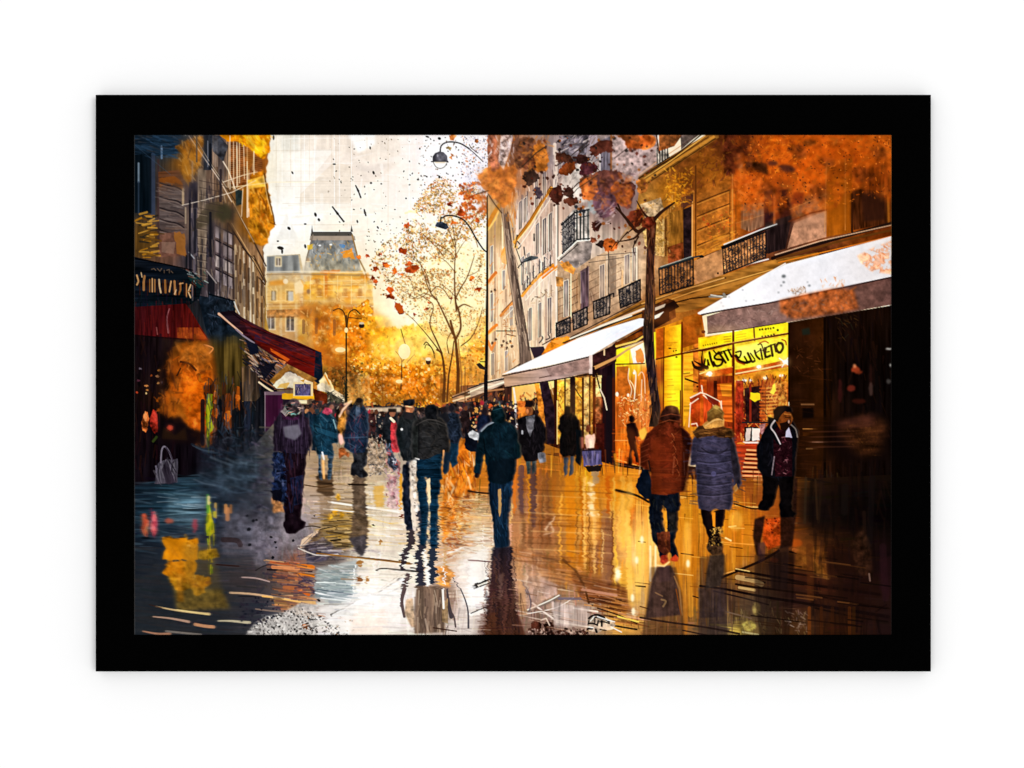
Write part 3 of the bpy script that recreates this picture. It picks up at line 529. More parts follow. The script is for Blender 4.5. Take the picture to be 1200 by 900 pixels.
# ================= right side: pale facade
piece('painted_building', 'pale cream and pink stone facade in the upper middle of the painting')
cb = '571,236 572,158 770,158 770,420 700,420 640,440 571,462'
P(cb, ('f', [(580, 170, '#a06a4a'), (600, 200, '#b8794c'), (578, 260, '#b9925c'), (582, 330, '#dcb890'), (590, 400, '#d8b890'), (585, 440, '#c4a482'), (620, 250, '#c9ac98'), (640, 290, '#d3b8a6'), (630, 340, '#dcc6ae'), (640, 390, '#d0b498'), (650, 180, '#8f8080'), (680, 200, '#c4b0a4'), (700, 170, '#9c8c94'), (740, 190, '#a8908c'), (720, 240, '#7a5c58'), (700, 290, '#b4a090'), (690, 340, '#a88a70'), (720, 320, '#c4a888'), (740, 350, '#9c7454'), (750, 290, '#a48870')]), 1, .1, 'V')
# ribs and window bays of the facade, seen very steeply
for x, y0, y1, w, c, a in ((575, 300, 455, 3, '#efd4ae', .8), (580, 260, 450, 2, '#a58468', .7), (585, 330, 450, 3, '#e8cca4', .8), (589, 250, 340, 2, '#f6ddb4', .8), (593, 340, 420, 2.5, '#8f7058', .5), (597, 240, 300, 2, '#d8bca0', .8), (601, 350, 430, 3, '#c9a680', .8), (606, 225, 278, 3, '#e6d2c4', .8), (609, 370, 430, 2, '#7c6452', .6), (612, 230, 260, 3, '#6a6470', .5), (618, 225, 262, 1.4, '#504a54', .6), (628, 268, 300, 3, '#8c7464', .6), (634, 255, 305, 2, '#7d6458', .6), (640, 250, 300, 3, '#a08070', .5), (646, 240, 300, 3, '#8a7062', .6), (626, 275, 282, 2.4, '#2c2622', .9), (652, 178, 400, 3, '#e6d8c8', .8), (653.5, 215, 395, 1, '#6a5040', .9), (650, 170, 235, 4, '#efe0d0', .85),
                          (619, 365, 410, 1.6, '#5a4a44', .8), (625, 370, 412, 3, '#e0cba8', .7), (631, 366, 408, 3, '#a48c78', .5), (640, 340, 400, 3, '#a2887a', .7), (646, 335, 398, 2, '#8c705e', .6), (636, 330, 400, 2.4, '#ecdcc4', .6)): L([(x, y0), (x, y1)], w, c, a)
strokes('573,300 604,290 610,420 590,440 573,450', 150, ['#f0dcba', '#b08c68', '#e2c49c', '#c8a27a', '#9a7658', '#f8e8c8'], (5, 22), (.7, 2), 90, 4, .55)
strokes('606,260 652,235 652,395 620,420', 190, ['#e8d8ca', '#bfa494', '#d9c2ac', '#a98c7c', '#f4e6d6', '#c8b09c'], (5, 22), (.7, 2), 90, 5, .5)
strokes('600,200 652,180 652,235 605,270', 100, ['#e4d6cc', '#8a7a80', '#b8a49c', '#6a5c60', '#f2e6da'], (4, 14), (.7, 2), 88, 8, .6)
# orange string courses climbing to the right
for s, w, c in (('603,284 620,262 633,240 646,221', 4, '#e09a34'), ('604,281 621,258 634,236 645,219', 1.2, '#7a4a1c'), ('604,286 622,264 636,240', 1, '#ffe0a0'), ('605,278 603,290 606,290', 2, '#eab05a'),
                ('612,347 622,334 634,322 648,311', 3.4, '#e09430'), ('634,323 648,312 650,315 636,326', 2.4, '#d87a18'), ('612,344 630,322 648,309', 1, '#8a5424'), ('650,316 660,307 664,303', 4, '#d8862c'), ('572,264 578,252 586,240', 5, '#c87c24'), ('572,270 580,258 585,246', 2, '#f0b860'),
                ('572,332 576,326 581,320', 4, '#c86a24'), ('572,334 582,322', 1.2, '#f0b070'), ('587,370 594,362 603,352', 3.4, '#d08038'), ('588,366 603,350', 1, '#7a4420'), ('572,391 577,385 582,381', 3.6, '#d87820'), ('573,392 581,386', 1.2, '#ffc070'), ('572,400 576,410 580,402', 3, '#d8803a'),
                ('589,298 592,292 594,290', 4, '#d87a20'), ('587,302 596,290', 1.4, '#f4b060')): L(s, w, c, .9)
P('586,300 590,290 595,288 600,300 598,312 588,308', '#d89a50', .7, r=.5)
for x, y in ((576, 342), (580, 340), (590, 400), (594, 402), (598, 400), (588, 405), (594, 408), (600, 406), (577, 402), (581, 398)): E(x, y, 1.5, 1.8, '#5c4030', .85, r=.3)
L('582,388 604,388', 1.2, '#5a4034'); L('594,392 604,394', 1.2, '#6a4a38'); strokes('590,370 602,365 603,395 592,395', 24, ['#7a5c48', '#a8622c', '#f0dab0'], (2, 5), (.8, 1.4), 60, 60, .8)
for (x, y, h) in ((618, 324, 12), (621, 320, 14), (625, 312, 14), (615, 330, 10), (632, 306, 14), (638, 302, 14), (636, 308, 9), (645, 300, 12), (613, 320, 20)): L([(x, y), (x, y + h)], 1.6, '#3e3a3e', .85)
strokes('612,300 648,292 648,312 614,340', 70, ['#4c4850', '#e8dcd0', '#6a6468', '#b8a89c', '#2f2c32'], (2, 6), (.7, 1.4), 80, 30, .75)
strokes('622,348 648,338 648,350 626,362', 34, ['#8c745c', '#ecdac0', '#5c4838', '#c0a47c'], (2, 5), (.7, 1.3), 70, 60, .8)
for s in ('606,283 610,288 607,292', '614,290 615,300', '646,386 642,390 644,396 640,398', '632,392 636,396 632,402'): L(s, 1.6, '#4a4240', .85, c=1)
P('621,407 637,406 641,416 626,420', '#3c2c38'); L('598,434 610,426 602,440', 1.4, '#5c4438')
# narrow window bays between the string courses
def bay(x, y0, y1, w, sl):
    P([(x - .8, y0 + sl * .2 - 1), (x + w + .8, y0 - sl - 1), (x + w + .8, y1 - sl), (x - .8, y1)], '#efe0cc', .7)
    P([(x, y0), (x + w, y0 - sl), (x + w, y1 - sl), (x, y1)], ('g', x, y0, '#4c4450', x, y1, '#7a6a60', '#5c4c48'), .85, n=.3, t='W'); L([(x + w * .5, y0), (x + w * .5, y1 - sl)], .8, '#cbb8a4', .8)
for a in ((608, 238, 270, 3.4, 3), (614, 234, 262, 3, 3), (636, 258, 300, 4, 3), (643, 252, 296, 3.6, 3), (628, 264, 300, 3.4, 3), (611, 303, 335, 3, 3), (618, 298, 322, 2.6, 2), (575, 290, 322, 2.4, 2), (575, 345, 378, 2.6, 1.5), (589, 318, 340, 2.4, 1), (598, 360, 382, 2.6, 1), (576, 415, 440, 2.6, 1), (592, 412, 435, 2.6, 1), (620, 362, 400, 3, 1.5), (631, 356, 396, 3.4, 1.5), (642, 350, 392, 4, 1.5), (636, 204, 236, 3.6, 3), (627, 212, 244, 3, 3)): bay(*a)
for s in ('646,232 634,250 622,270 608,290', '664,308 648,318 634,330 616,352', '603,360 590,374'): L(s, .9, '#fff2dc', .7)
strokes('573,240 606,230 608,430 574,450', 60, ['#d87c2c', '#e8a050', '#a86a3c'], (2, 6), (.8, 1.6), -50, 20, .6)
# upper part behind leaves
P('655,160 690,158 686,190 660,196', '#5c5660', .7, n=.6, t='F'); strokes('654,160 700,158 700,200 654,210', 120, ['#2c2a34', '#c8b8b4', '#8a7c88', '#423c48', '#e0d0c8', '#6a4a34'], (3, 12), (.6, 1.6), -45, 20, .7)
P('700,158 740,158 744,180 740,200 716,210 700,196', '#b49c94', .8, n=.3, t='F'); P('716,166 718,158 770,158 770,190 740,210 716,200', '#a68c88', .6, n=.4, t='G')
for s in ('652,195 668,184 690,166', '668,224 690,206 700,196', '672,210 676,206', '690,170 682,176 672,190', '742,160 738,172 720,186', '676,200 664,222 654,236'): L(s, 1.3, '#4a3c38', .8)
P('702,166 716,160 716,206 702,206', '#6e6672', .9, n=.25, t='W'); L('716,158 716,200', 2, '#a05a24', .8); L('703,180 703,206', 1.2, '#d8ccc8')
P('657,214 670,196 694,190 700,215 690,236 676,240 660,236', '#ddd0c4', .7, soft=1, n=.2)
P('690,232 700,226 704,244 696,252 688,246', '#9aa4a4', .8, soft=1)
# upper wrought-iron balcony
piece('painted_balcony', 'wrought-iron balcony on a grey stone bracket high on the pale facade')
P('655,302 676,283 690,282 694,286 692,304 676,314 664,312', ('g', 660, 290, '#a8988c', 690, 312, '#706460'), 1, .2, 'F'); L('654,303 676,283 694,281', 2, '#e4d8c8'); L('655,306 677,287', 1.2, '#3c3430')
P('672,246 690,243 691,280 676,282 659,298 658,262', '#b8b0a8', .9, n=.3); 
for i in range(9):
    x = 659.5 + i * 1.7; L([(x, 262 - i * 1.6), (x, 298 - i * 1.9)], 1.1, '#2b2a30', .95)
strokes('658,262 674,247 675,282 659,297', 90, ['#24242a', '#3c3a42', '#16161c', '#8c8884'], (1.5, 4), (.7, 1.5), 45, 60, .85)
for x in (676, 680, 684, 689): L([(x, 247), (x, 281)], 1.7, '#24302e')
for s, w in (('658,264 673,250 690,246', 1.8), ('659,297 676,281 691,280', 1.6), ('658,270 672,257 690,253', 1)): L(s, w, '#24262a')
for x, y in ((675, 243), (680, 247), (684, 248), (672, 262), (668, 280)): E(x, y, 2, 2.2, '#33333a', .9, r=.4)
# ---- first floor with stone joints
piece('painted_building', 'warm brown stone building over the lit shops at right')
nb = '653,306 664,310 676,315 692,304 720,290 745,250 750,215 836,158 1045,158 1045,300 960,306 820,372 826,400 760,400 700,398 654,410'
P(nb, ('f', [(660, 340, '#b4936e'), (680, 350, '#7a5848'), (690, 330, '#a8896c'), (700, 370, '#a07c5c'), (720, 330, '#b89a7c'), (735, 310, '#c4a684'), (745, 290, '#a08066'), (760, 180, '#6a4a44'), (790, 190, '#8c4f1c'), (760, 240, '#a87430'), (785, 225, '#b06c18'), (810, 220, '#8a4a18'), (830, 200, '#9a5714'), (840, 250, '#b0641c'), (830, 290, '#c0741c'), (790, 280, '#8a5218'), (860, 180, '#5e2a14'), (860, 240, '#c8600f'), (880, 215, '#cc5a10'), (910, 180, '#cf5a0c'), (950, 200, '#c45008'), (900, 250, '#6a2414'), (920, 270, '#4a2a20'), (950, 260, '#a86c4c'), (980, 250, '#a04e08'), (1000, 190, '#bf540a'), (1040, 170, '#c05c10'), (1020, 250, '#6a2e0c'), (960, 300, '#5c2c14'), (770, 375, '#8c4c18'), (800, 360, '#a35c1c')]), 1, .12, 'F')
for x0, y0, x1, y1, c in ((656, 326, 668, 372, '#a48a70'), (680, 318, 687, 362, '#7c5c50'), (668, 320, 680, 366, '#b08a62'), (713, 300, 722, 348, '#5c4a40'), (735, 308, 742, 330, '#caa888'), (742, 292, 748, 330, '#6c5444')): Q(x0, y0, x1, y1, c, .7, n=.2, t='W')
for k in range(6):
    y = 330 + k * 9; L([(654, y + 12), (668, y + 6)], .9, '#6a4c38', .6); L([(668, y + 2), (677, y - 3)], 1.1, '#5c4030', .7); L([(690, y - 8), (703, y - 15)], 1.1, '#6a4c38', .7); L([(716, y - 16), (728, y - 22)], 1.1, '#6a4a34', .7)
for x, y0, y1, c, w in ((669, 318, 372, '#f2ddb8', 1.4), (676, 322, 350, '#8a5a34', 1), (688, 312, 358, '#5a4038', 1.2), (689.5, 318, 360, '#d8c4a8', 1), (713, 292, 345, '#15151a', 1.4), (711, 300, 345, '#c4bcae', 1), (746, 290, 332, '#e8d8c4', 1.8), (729, 318, 345, '#d8a468', 2)): L([(x, y0), (x, y1)], w, c, .85)
strokes('654,320 750,285 750,330 654,380', 170, ['#c8a884', '#8a6a50', '#d8bea0', '#6c5040', '#b08c68'], (3, 12), (.6, 1.6), 88, 10, .45)
L('690,308 745,300', 1, '#3a2c28', .8); P('656,310 666,306 674,316 672,322 662,318', '#d88a34', .9, n=.3, r=.5); P('651,324 660,326 660,336 652,336', '#b07430', .8, n=.4)
bay(661, 330, 372, 4.5, 1.5); bay(681, 320, 356, 4.5, 1.5); bay(703, 312, 350, 5, 2); bay(732, 300, 334, 5.5, 2); bay(741, 292, 330, 4, 2)
P('680,318 690,312 690,360 681,364', '#5c4550', .8, n=.3, t='W'); L('700,300 745,296', 1, '#2a2024', .7)
P('690,300 752,282 752,350 700,372', '#c8ac8c', .3, soft=5)
P('818,230 856,214 856,300 818,312', '#c08a50', .3, soft=4); P('800,320 850,300 850,326 800,340', '#b48a68', .3, soft=3)
# big upper cornice
P('748,208 762,198 828,158 842,158 842,162 750,222', '#8f5e24', 1, n=.2, t='R')
for s, w, c in (('748,210 790,184 822,158', 1.6, '#3a2214'), ('748,206 770,190 800,170 818,158', 1, '#cfa078'), ('750,217 790,190 836,161', 3, '#c88a34'), ('750,213 790,187 830,161', 1.2, '#6e4214'), ('750,221 800,188 838,163', 1.2, '#5a3410'), ('748,214 786,189 826,160', 1, '#e8b458')): L(s, w, c, .95)
P('768,176 782,170 784,184 770,193', '#b8b0a8', .9, n=.4); 
for x in (770, 773, 776, 779, 782): L([(x, 174), (x, 192 - (x - 770) * .5)], 1.2, '#262628')
P('772,158 800,158 790,172 772,178', '#9a4f1c', .9, n=.3); P('797,158 820,158 812,164 798,176', '#4a3a3a', .8, n=.4); L('770,194 784,185', 1.4, '#202020'); L('769,158 772,180', 1.6, '#5a3020'); P('750,162 758,158 768,162 766,172 752,176', '#d0702a', .9, n=.3, s_=1)
# stone joints on the near facade
P('816,222 856,205 858,300 818,312', '#a8621c', .6, n=.2, t='F')
for y in (238, 254, 270, 288, 304): L([(817, y), (834, y - 7), (855, y - 15)], 1.3, '#5a2f10', .85); L([(817, y + 2), (855, y - 13)], .9, '#d8983c', .55)
for x, y0, y1, c, w in ((812, 225, 300, '#b8742c', 3), (815, 195, 300, '#6a3a14', 1.6), (811, 232, 302, '#e0b070', 1), (855, 222, 285, '#7a4818', 1.4), (858, 222, 285, '#c8822c', 2), (862, 225, 280, '#6a3c14', 1.2), (784, 240, 300, '#b87a34', 4), (780, 255, 300, '#5c3818', 1.4), (777, 258, 300, '#c8a264', 2.4)): L([(x, y0), (x, y1)], w, c, .85)
P('800,246 810,242 810,312 801,316', '#2c1d22', .95, n=.3); P('800,234 812,226 812,236 800,246', '#4c2c20', .9); P('783,250 800,246 800,290 783,296', '#8c5a1c', .8, n=.2, t='W'); P('782,290 800,284 802,312 783,316', '#8a3c1c', .8, n=.4); P('797,232 810,228 811,240 798,244', '#6a3a28', .8)
P('750,240 774,232 778,246 770,256 756,258', '#b8a48c', .7, n=.4); P('752,262 768,254 776,262 777,300 768,300 756,290', '#c09a58', .7, n=.4, t='G')
P('868,240 895,238 895,265 878,272 868,268', '#8a6850', .8, n=.3, t='W'); P('895,225 905,222 906,264 896,266', '#3a1c20', .9, n=.2); P('912,224 924,222 927,262 914,268', '#431a10', .95, n=.3, soft=1); P('896,262 928,252 920,292 897,298', '#33211e', 1, n=.2, t='W'); L('907,228 907,262', 2.4, '#b86a40', .8)
P('922,292 930,262 968,247 968,278 926,290', '#b07e60', .9, n=.12); L('924,260 950,250 970,246', 1.8, '#6a2c12'); P('968,190 998,185 998,272 968,278', '#a0520a', .8, n=.1, t='V')
P('998,225 1008,222 1038,225 1040,262 1000,270', '#4c240e', .9, n=.4, t='W'); P('1008,228 1036,226 1036,258 1012,260', '#3a1c12', .8, soft=2); L('998,228 998,272', 2.6, '#3a1a0c'); L('1040,225 1041,262', 2.4, '#a8641c')
P('862,182 868,180 870,196 864,200', '#8c7c74', .9, soft=.8); P('848,158 880,158 874,186 864,200 858,208 848,204', '#52200f', .75, n=.4, soft=1.5)
# painterly orange cloud over the upper right
cl = '862,160 1045,158 1045,240 1020,226 996,224 976,246 952,248 932,258 922,240 906,262 894,244 880,262 868,254 856,226 862,200'
P(cl, '#c0560f', .42, soft=6, n=.5, t='M', brk=('M', -.1))
strokes(cl, 560, ['#7a4a1c', '#9a6020', '#e0640c', '#b8480a', '#d8580c', '#f07a1c', '#9a3c10', '#a8500f', '#f58a30', '#8a3410', '#c85c14'], (2, 8), (1.4, 4.5), 0, 90, .38)
strokes('870,158 940,158 930,200 890,220 870,200', 220, ['#ff8a1c', '#e8700f', '#7a3418', '#c85a14', '#ffa028', '#602a1c'], (1.5, 5), (.8, 2), -60, 40, .65)
strokes('858,206 896,206 894,248 870,250', 130, ['#f0741c', '#e8641a', '#f88a38', '#c8541a'], (2, 6), (1.2, 3), 20, 60, .5)
strokes('990,160 1044,160 1044,205 1000,210', 110, ['#e8741c', '#d8640f', '#b8540c', '#a8601c'], (2, 6), (1.2, 3), 20, 60, .5)
E(922, 198, 10, 4, '#3f2228', .7, 10, soft=2); E(905, 192, 6, 3, '#3a2030', .6, soft=2); E(948, 168, 8, 4, '#7a3c10', .8, soft=2, n=.4); P('872,190 898,192 900,206 894,204 880,196 874,198', '#3a1e10', .8, soft=1, n=.4); P('930,226 942,226 940,240 926,240', '#8a2c10', .6, soft=2); E(872, 164, 6, 10, '#4c1e10', .6, soft=3)
E(985, 200, 12, 10, '#8a3c08', .5, soft=5, n=.4); P('1008,198 1040,190 1044,228 1010,226', '#80370c', .55, soft=4, n=.4, t='W')
strokes('776,200 812,196 812,240 780,246', 120, ['#e09a20', '#c47c14', '#8a5414', '#f0b030', '#a4641c'], (1.5, 5), (1, 2.4), 0, 90, .6); strokes('782,206 806,204 804,238 784,240', 50, ['#f2a81c', '#e88c10'], (2, 5), (1, 2.4), 0, 90, .6)
strokes('818,170 862,162 862,210 820,220', 80, ['#7a4216', '#9a6018', '#5a2c14', '#b87a24', '#6a2c28'], (3, 8), (1, 2.4), 90, 60, .45)
strokes('818,255 860,245 866,275 830,280', 70, ['#d8501c', '#c83c14', '#e8881c', '#f0a030', '#7a3418'], (1.2, 4), (.8, 2), 0, 90, .6)
strokes('818,278 862,268 864,290 820,310', 40, ['#f0b040', '#d88a20', '#e8a030'], (5, 16), (1, 2.4), -22, 4, .5)
strokes('752,236 790,230 790,300 752,300', 110, ['#d8b070', '#8a6020', '#c08830', '#5c3c1c', '#a87828'], (2, 6), (.8, 2), 0, 90, .5)
for s, w in (('968,190 966,272', 1), ('858,205 858,262', 1.4), ('990,186 990,270', 1), ('925,246 968,228', 1), ('862,262 895,252', 1)): L(s, w, '#e0944c', .5)
# ---- ledge above the shops
P('652,408 690,386 750,354 812,332 850,322 900,306 958,296 962,304 940,318 906,334 860,352 800,366 752,372 690,396 656,410', '#9a6424', 1, n=.15, t='R')
for s, w, c in (('660,404 700,384 750,358 812,336 850,326', 2, '#5c3a1c'), ('670,402 710,384 752,366 800,350 850,336 930,312', 4, '#b4762c'), ('700,388 750,364 812,342 905,316', 1, '#dca04c'), ('656,402 700,379 748,354', 1.2, '#3a2418'), ('752,356 800,340 848,326', 1.6, '#c8924c'), ('864,352 906,332 940,314', 2, '#7c4a14'),
                ('672,399 704,382 752,363 770,358', 2.4, '#d8c0a8'), ('676,401 708,384 752,366', 1.2, '#2c201c'), ('770,360 810,350 858,345', 1.6, '#3c1c0c')): L(s, w, c, .95)
P('641,404 650,396 664,394 676,398 660,406 644,418 634,418', '#cf7a1c', 1, n=.3, r=.5); L('636,404 650,396', 1.4, '#5a3418'); P('645,400 664,396 656,404', '#e8943c', .9)
L('905,303 930,294 980,280 1045,262', 4, '#2a1610'); L('908,299 960,283 1045,264', 1.3, '#cfa684', .8); L('900,304 880,309 846,321', 1.4, '#e8d8cc'); L('1045,270 980,284 910,304', 2.4, '#6a3c14'); L('912,308 990,290 1045,277', 1.2, '#d87820'); 
# first-floor iron railings
def railing(pts, col='#22232b', back='#6c6058', n=60, label=None):
    piece('painted_balcony', label); p = pts_of(pts)
    P(p, back, .8, n=.4)
    n = int(n * .45); k = max(3, int(abs(p[1, 0] - p[0, 0]) / 3.6))
    for i in range(k + 1):
        f = i / k; a = p[0] * (1 - f) + p[1] * f; b = p[3] * (1 - f) + p[2] * f; L([a, b], 1.1, col, .95)
    for (x, y) in inside(p, n): 
        r_ = rng.uniform(1, 2.4); L([(x - r_, y), (x, y - r_), (x + r_, y), (x, y + r_)], .8, col, .8, c=1)
    L([p[0], p[1]], 1.9, '#14151a'); L([p[3], p[2]], 1.6, '#14151a'); L([p[1], p[2]], 1.4, '#14151a'); L([p[0], p[3]], 1.4, '#14151a')
railing('652,379 668,372 668,389 652,395', label='leftmost of the four small first-floor railings of the pale facade')
railing('671,368 688,360 688,380 672,387', label='second small railing from the left above the white middle awning')
railing('695,354 715,346 714,368 696,374', label='third small railing from the left, just right of a drain pipe'); L('713,346 719,344 719,348', 1.6, '#1c1c20')
railing('725,340 750,328 750,352 727,361', n=110, label='railing directly left of the dark tree trunk')
railing('772,316 812,303 812,334 773,346', back='#8a5c34', n=110, label='railing directly right of the dark tree trunk'); L('772,315 812,302 822,300', 2, '#30383a'); L('774,313 810,301', .9, '#a8b8b4', .8)
railing('846,292 897,272 897,302 848,321', back='#a8764c', n=190, label='large scrolled balcony railing under the orange cloud of paint'); L('846,290 890,272 908,264', 2.6, '#1a1614'); L('848,287 890,270 910,263', 1.2, '#e0e4e4'); P('898,272 908,266 921,262 920,290 900,298', '#2b1c1c', 1, n=.2, t='W')
piece(-1)
P('813,306 818,304 846,292 847,322 814,334', '#b07c50', .9, n=.15); E(822, 301, 3, 1.5, '#1c1814'); E(841, 320.5, 1.2, 1.2, '#201008')

# ---- foliage clumps and thick branches top centre
piece('painted_tree', 'tall grey-brown tree trunk with hanging brown leaf clumps left of the white middle awning')
P('584,218 590,214 594,236 597,260 601,290 605,310 610,345 618,390 624,426 610,430 607,394 600,350 594,310 590,270 586,240', ('g', 590, 220, '#8a6850', 612, 430, '#7c6454', '#6c584c'), 1, .2, 'V')
L('594,240 600,300 610,350 620,410', 2.2, '#4c3c34', .7, c=1); L('588,240 593,290 600,340 609,392', 1.6, '#b89c80', .7, c=1); L('576,158 580,190 586,220', (7, 9), '#8f5c44', .9, c=1); L('578,160 582,195', 2, '#c08a6c', .7); L('604,158 602,180 596,205', (9, 6), '#6e4a3c', .8); L('605,292 612,312 608,300', 1, '#333')
strokes('588,240 598,240 620,420 610,420', 70, ['#9c8470', '#4e3e38', '#b8a088', '#6a584e'], (6, 20), (.7, 1.8), 80, 4, .6); P('612,395 622,395 640,430 645,470 655,500 640,500 632,460', '#6a5040', 0)
P('592,196 612,168 640,160 645,180 630,205 606,240 594,250', '#b06a3c', .35, soft=4)
for pts, c in (('560,208 572,196 584,196 596,192 606,200 604,222 600,236 590,244 580,234 568,222', '#d0762e'), ('572,160 582,160 584,196 576,200 572,180', '#b0684a'), ('604,176 612,162 626,164 630,176 618,192 606,200', '#7a4c34'), ('626,172 634,168 640,174 643,190 640,200 632,203 624,196 624,182', '#c2701f'), ('614,186 624,184 628,196 622,200 612,196', '#6c3a24'), ('614,204 622,198 631,206 628,214 618,218 613,210', '#3c2820')):
    P(pts, c, .88, n=.3, r=.9, s_=1)
strokes('560,206 606,196 600,244 584,236', 120, ['#e88c34', '#c86a24', '#a85a2c', '#f0a048', '#8a4c30', '#d87a2c'], (3, 9), (1.2, 3), 40, 60, .5)
strokes('590,160 650,160 640,200 600,200', 90, ['#8a4a20', '#c87a30', '#5a3828', '#d8924c', '#b06024'], (2, 7), (1, 2.6), 40, 60, .6)
strokes('572,160 606,160 600,200 574,196', 60, ['#a8684c', '#c8b0a8', '#7a5040', '#d8884c', '#e8e0e4'], (2, 7), (1, 2.2), 85, 20, .55)
P('587,158 602,158 598,176 590,200 584,190', '#c9c0c8', .6, n=.6, t='G')
strokes('590,240 608,225 606,262 594,262', 40, ['#d88a34', '#b87440', '#e8c090', '#c87020'], (5, 14), (.8, 1.8), 88, 8, .7)
CL = ['#4a2418', '#5c3024', '#6c2e20', '#7a3c28', '#93501f']
for pts, c in (('624,222 632,220 636,228 632,234 626,228', '#5a4a54'), ('646,222 654,217 660,224 659,234 653,241 646,234 643,228', '#4a2016'), ('660,224 670,218 671,232 662,230', '#4c2a22'), ('660,234 672,232 678,236 672,242 664,240', '#5c2c1c'), ('656,198 668,190 675,192 670,204 660,206 656,204', '#8a3f18'), ('652,180 666,182 672,190 664,192 654,190', '#4f2a1c'), ('672,184 690,184 688,192 678,192', '#46241e'), ('680,196 690,190 700,196 700,202 688,206 680,206', '#54242a'), ('692,172 706,166 716,166 718,178 708,178 698,184 692,180', '#5a2a1e'), ('678,212 688,206 702,202 724,200 728,208 720,216 740,214 744,226 736,246 728,240 720,230 704,232 694,234 684,230', '#6a3a30'), ('680,214 692,208 700,216 700,228 690,236 682,230', '#c8682c'), ('718,216 736,216 742,226 736,242 724,240 716,230', '#9a4c1e'), ('696,228 716,228 722,240 716,252 704,256 698,246', '#6b4650'), ('693,262 702,258 704,268 698,272 694,268', '#4a2018'), ('734,254 750,246 752,262 740,268', '#6c2a16'), ('706,282 718,280 724,288 716,296 708,292', '#b0531c'), ('699,288 706,282 706,290', '#2e1c18'), ('732,166 740,160 762,160 766,168 756,172 740,176', '#b4521c'), ('722,158 744,158 748,166 730,164', '#8a4820'), ('746,214 752,210 760,216 756,226 748,226', '#b86c2c'), ('692,278 698,280 698,284 692,286', '#7a3c24')):
    P(pts, c, .95, n=.3, r=.9, s_=1)
strokes('686,206 742,204 740,244 700,250', 110, ['#b8602c', '#7a3c34', '#5a2c2c', '#d87a38', '#8a5a5c', '#6a4450', '#a04c1c'], (3, 9), (1.4, 3.4), 30, 50, .55)
strokes('692,240 722,236 720,256 700,270', 30, ['#a89098', '#5c3a48', '#d0b8b4'], (4, 9), (.8, 2), -40, 20, .6)
dots('600,160 770,158 770,300 700,300 690,260 640,240 606,240', 170, CL + ['#3a1c14', '#a85c24', '#2c2420'], (.5, 2), .85)
for s, w in (('644,224 636,236 624,256 610,276', 2), ('640,172 628,180 612,196', 1.6), ('560,180 552,174 550,170', 1), ('572,228 580,240 588,250', 1.6), ('558,228 572,224', 1.4), ('700,206 688,214 676,222 668,232', 1), ('664,230 676,216 690,206', 1.2), ('643,226 646,222', 2), ('606,276 604,290', 1.6)): L(s, w, '#a0601c' if w > 1.8 else '#4a3426', .9)
L('641,228 634,240 622,258 608,278 603,286', 1.6, '#c07a24', .9)
for x in (654,): L([(x, 240), (x, 300)], .9, '#3a2a22', .8)

soften('556,196 608,196 608,250 560,250', 3, .6, 4); soften('676,205 742,205 742,258 690,262', 2.4, .6, 3); soften('570,158 652,158 652,205 590,215', 1.4, .45, 3); soften('700,158 768,158 768,212 716,214', 1.2, .6, 3)
for x, y, rx, ry in ((935, 178, 12, 7), (900, 222, 10, 8), (960, 225, 12, 9), (1010, 205, 14, 8), (880, 196, 10, 6), (1030, 180, 10, 8), (968, 190, 10, 6)): E(x, y, rx, ry, '#5c2c14', .45, rng.uniform(-40, 40), soft=3, n=.6, r=1.5)
soften('858,158 1045,158 1045,262 858,268', 3.2, .62, 6)
strokes('862,160 1045,160 1045,230 960,245 870,240', 260, ['#e8680c', '#f07a18', '#b04a0c', '#7a3410', '#ff8c24', '#4e2418'], (1, 3.4), (.7, 1.8), 0, 90, .5)
dots('860,160 1045,160 1045,230 870,245', 160, ['#3c1c18', '#6a2c14', '#ff9a3c', '#2c1818'], (.4, 1), .55)
# ---- street lamps on the tall pole
piece('painted_street_lamp', 'tall black lamp post with curved arm and domed lamp in front of the pale facade')
L('571,230 571,330 570.5,400 569,478', (1.4, 4.4), '#221c1c'); L('516,179 517,172 522,168 530,167 540,169 550,175', 1.7, '#3a3838', c=1); L('550,175 560,184 566,190', 1, '#4a4040')
P('507,190 507,184 510,180 515,178 520,179 524,183 525,190', '#5a5860', 1, n=.2); L('506,190 525,190', 1.6, '#2e2c30'); P('508,190.5 524,190.5 521,196 516,198 511,196', '#fdfbf4'); L('508,191 511,196 516,198 521,196 524,191', 1, '#7a7670', c=1); E(513, 183, 1, 1.6, '#9a98a0', .8); P('509,190.5 523,190.5 521,192 511,192', '#c8b8a0', .8)
L('518,256 524,253 534,254 543,258 550,266 558,280 566,292 571,296', 1.7, '#2e2c2c', c=1); P('510,265 512,261 518,260 524,263 526,267 522,270 512,268', '#3c4250', 1, n=.3); P('511,266 524,270 520,273 512,269', '#f0e6d4'); L('517,255 516,261', 1.6, '#2e2c2c')
L('563,424 571,424', 1, '#2c2424'); P('558,427 562,425 570,432 570,434 562,432', '#3a302c'); E(565, 450, 4, 1.4, '#2c2420')
piece('painted_street_lamp', 'small grey lamp head on a short arm against the tall grey-brown trunk')
P('609,312 614,304 622,300 630,301 631,303 622,306 614,308', '#555a5c', 1, n=.2); L('607,314 612,308 622,304', 1.2, '#2c2c2c')
# ---- small planted boxes at far left base of facade
piece(-1)
P('598,436 612,428 622,424 622,436 600,442', '#6a4c40', .8, n=.3)
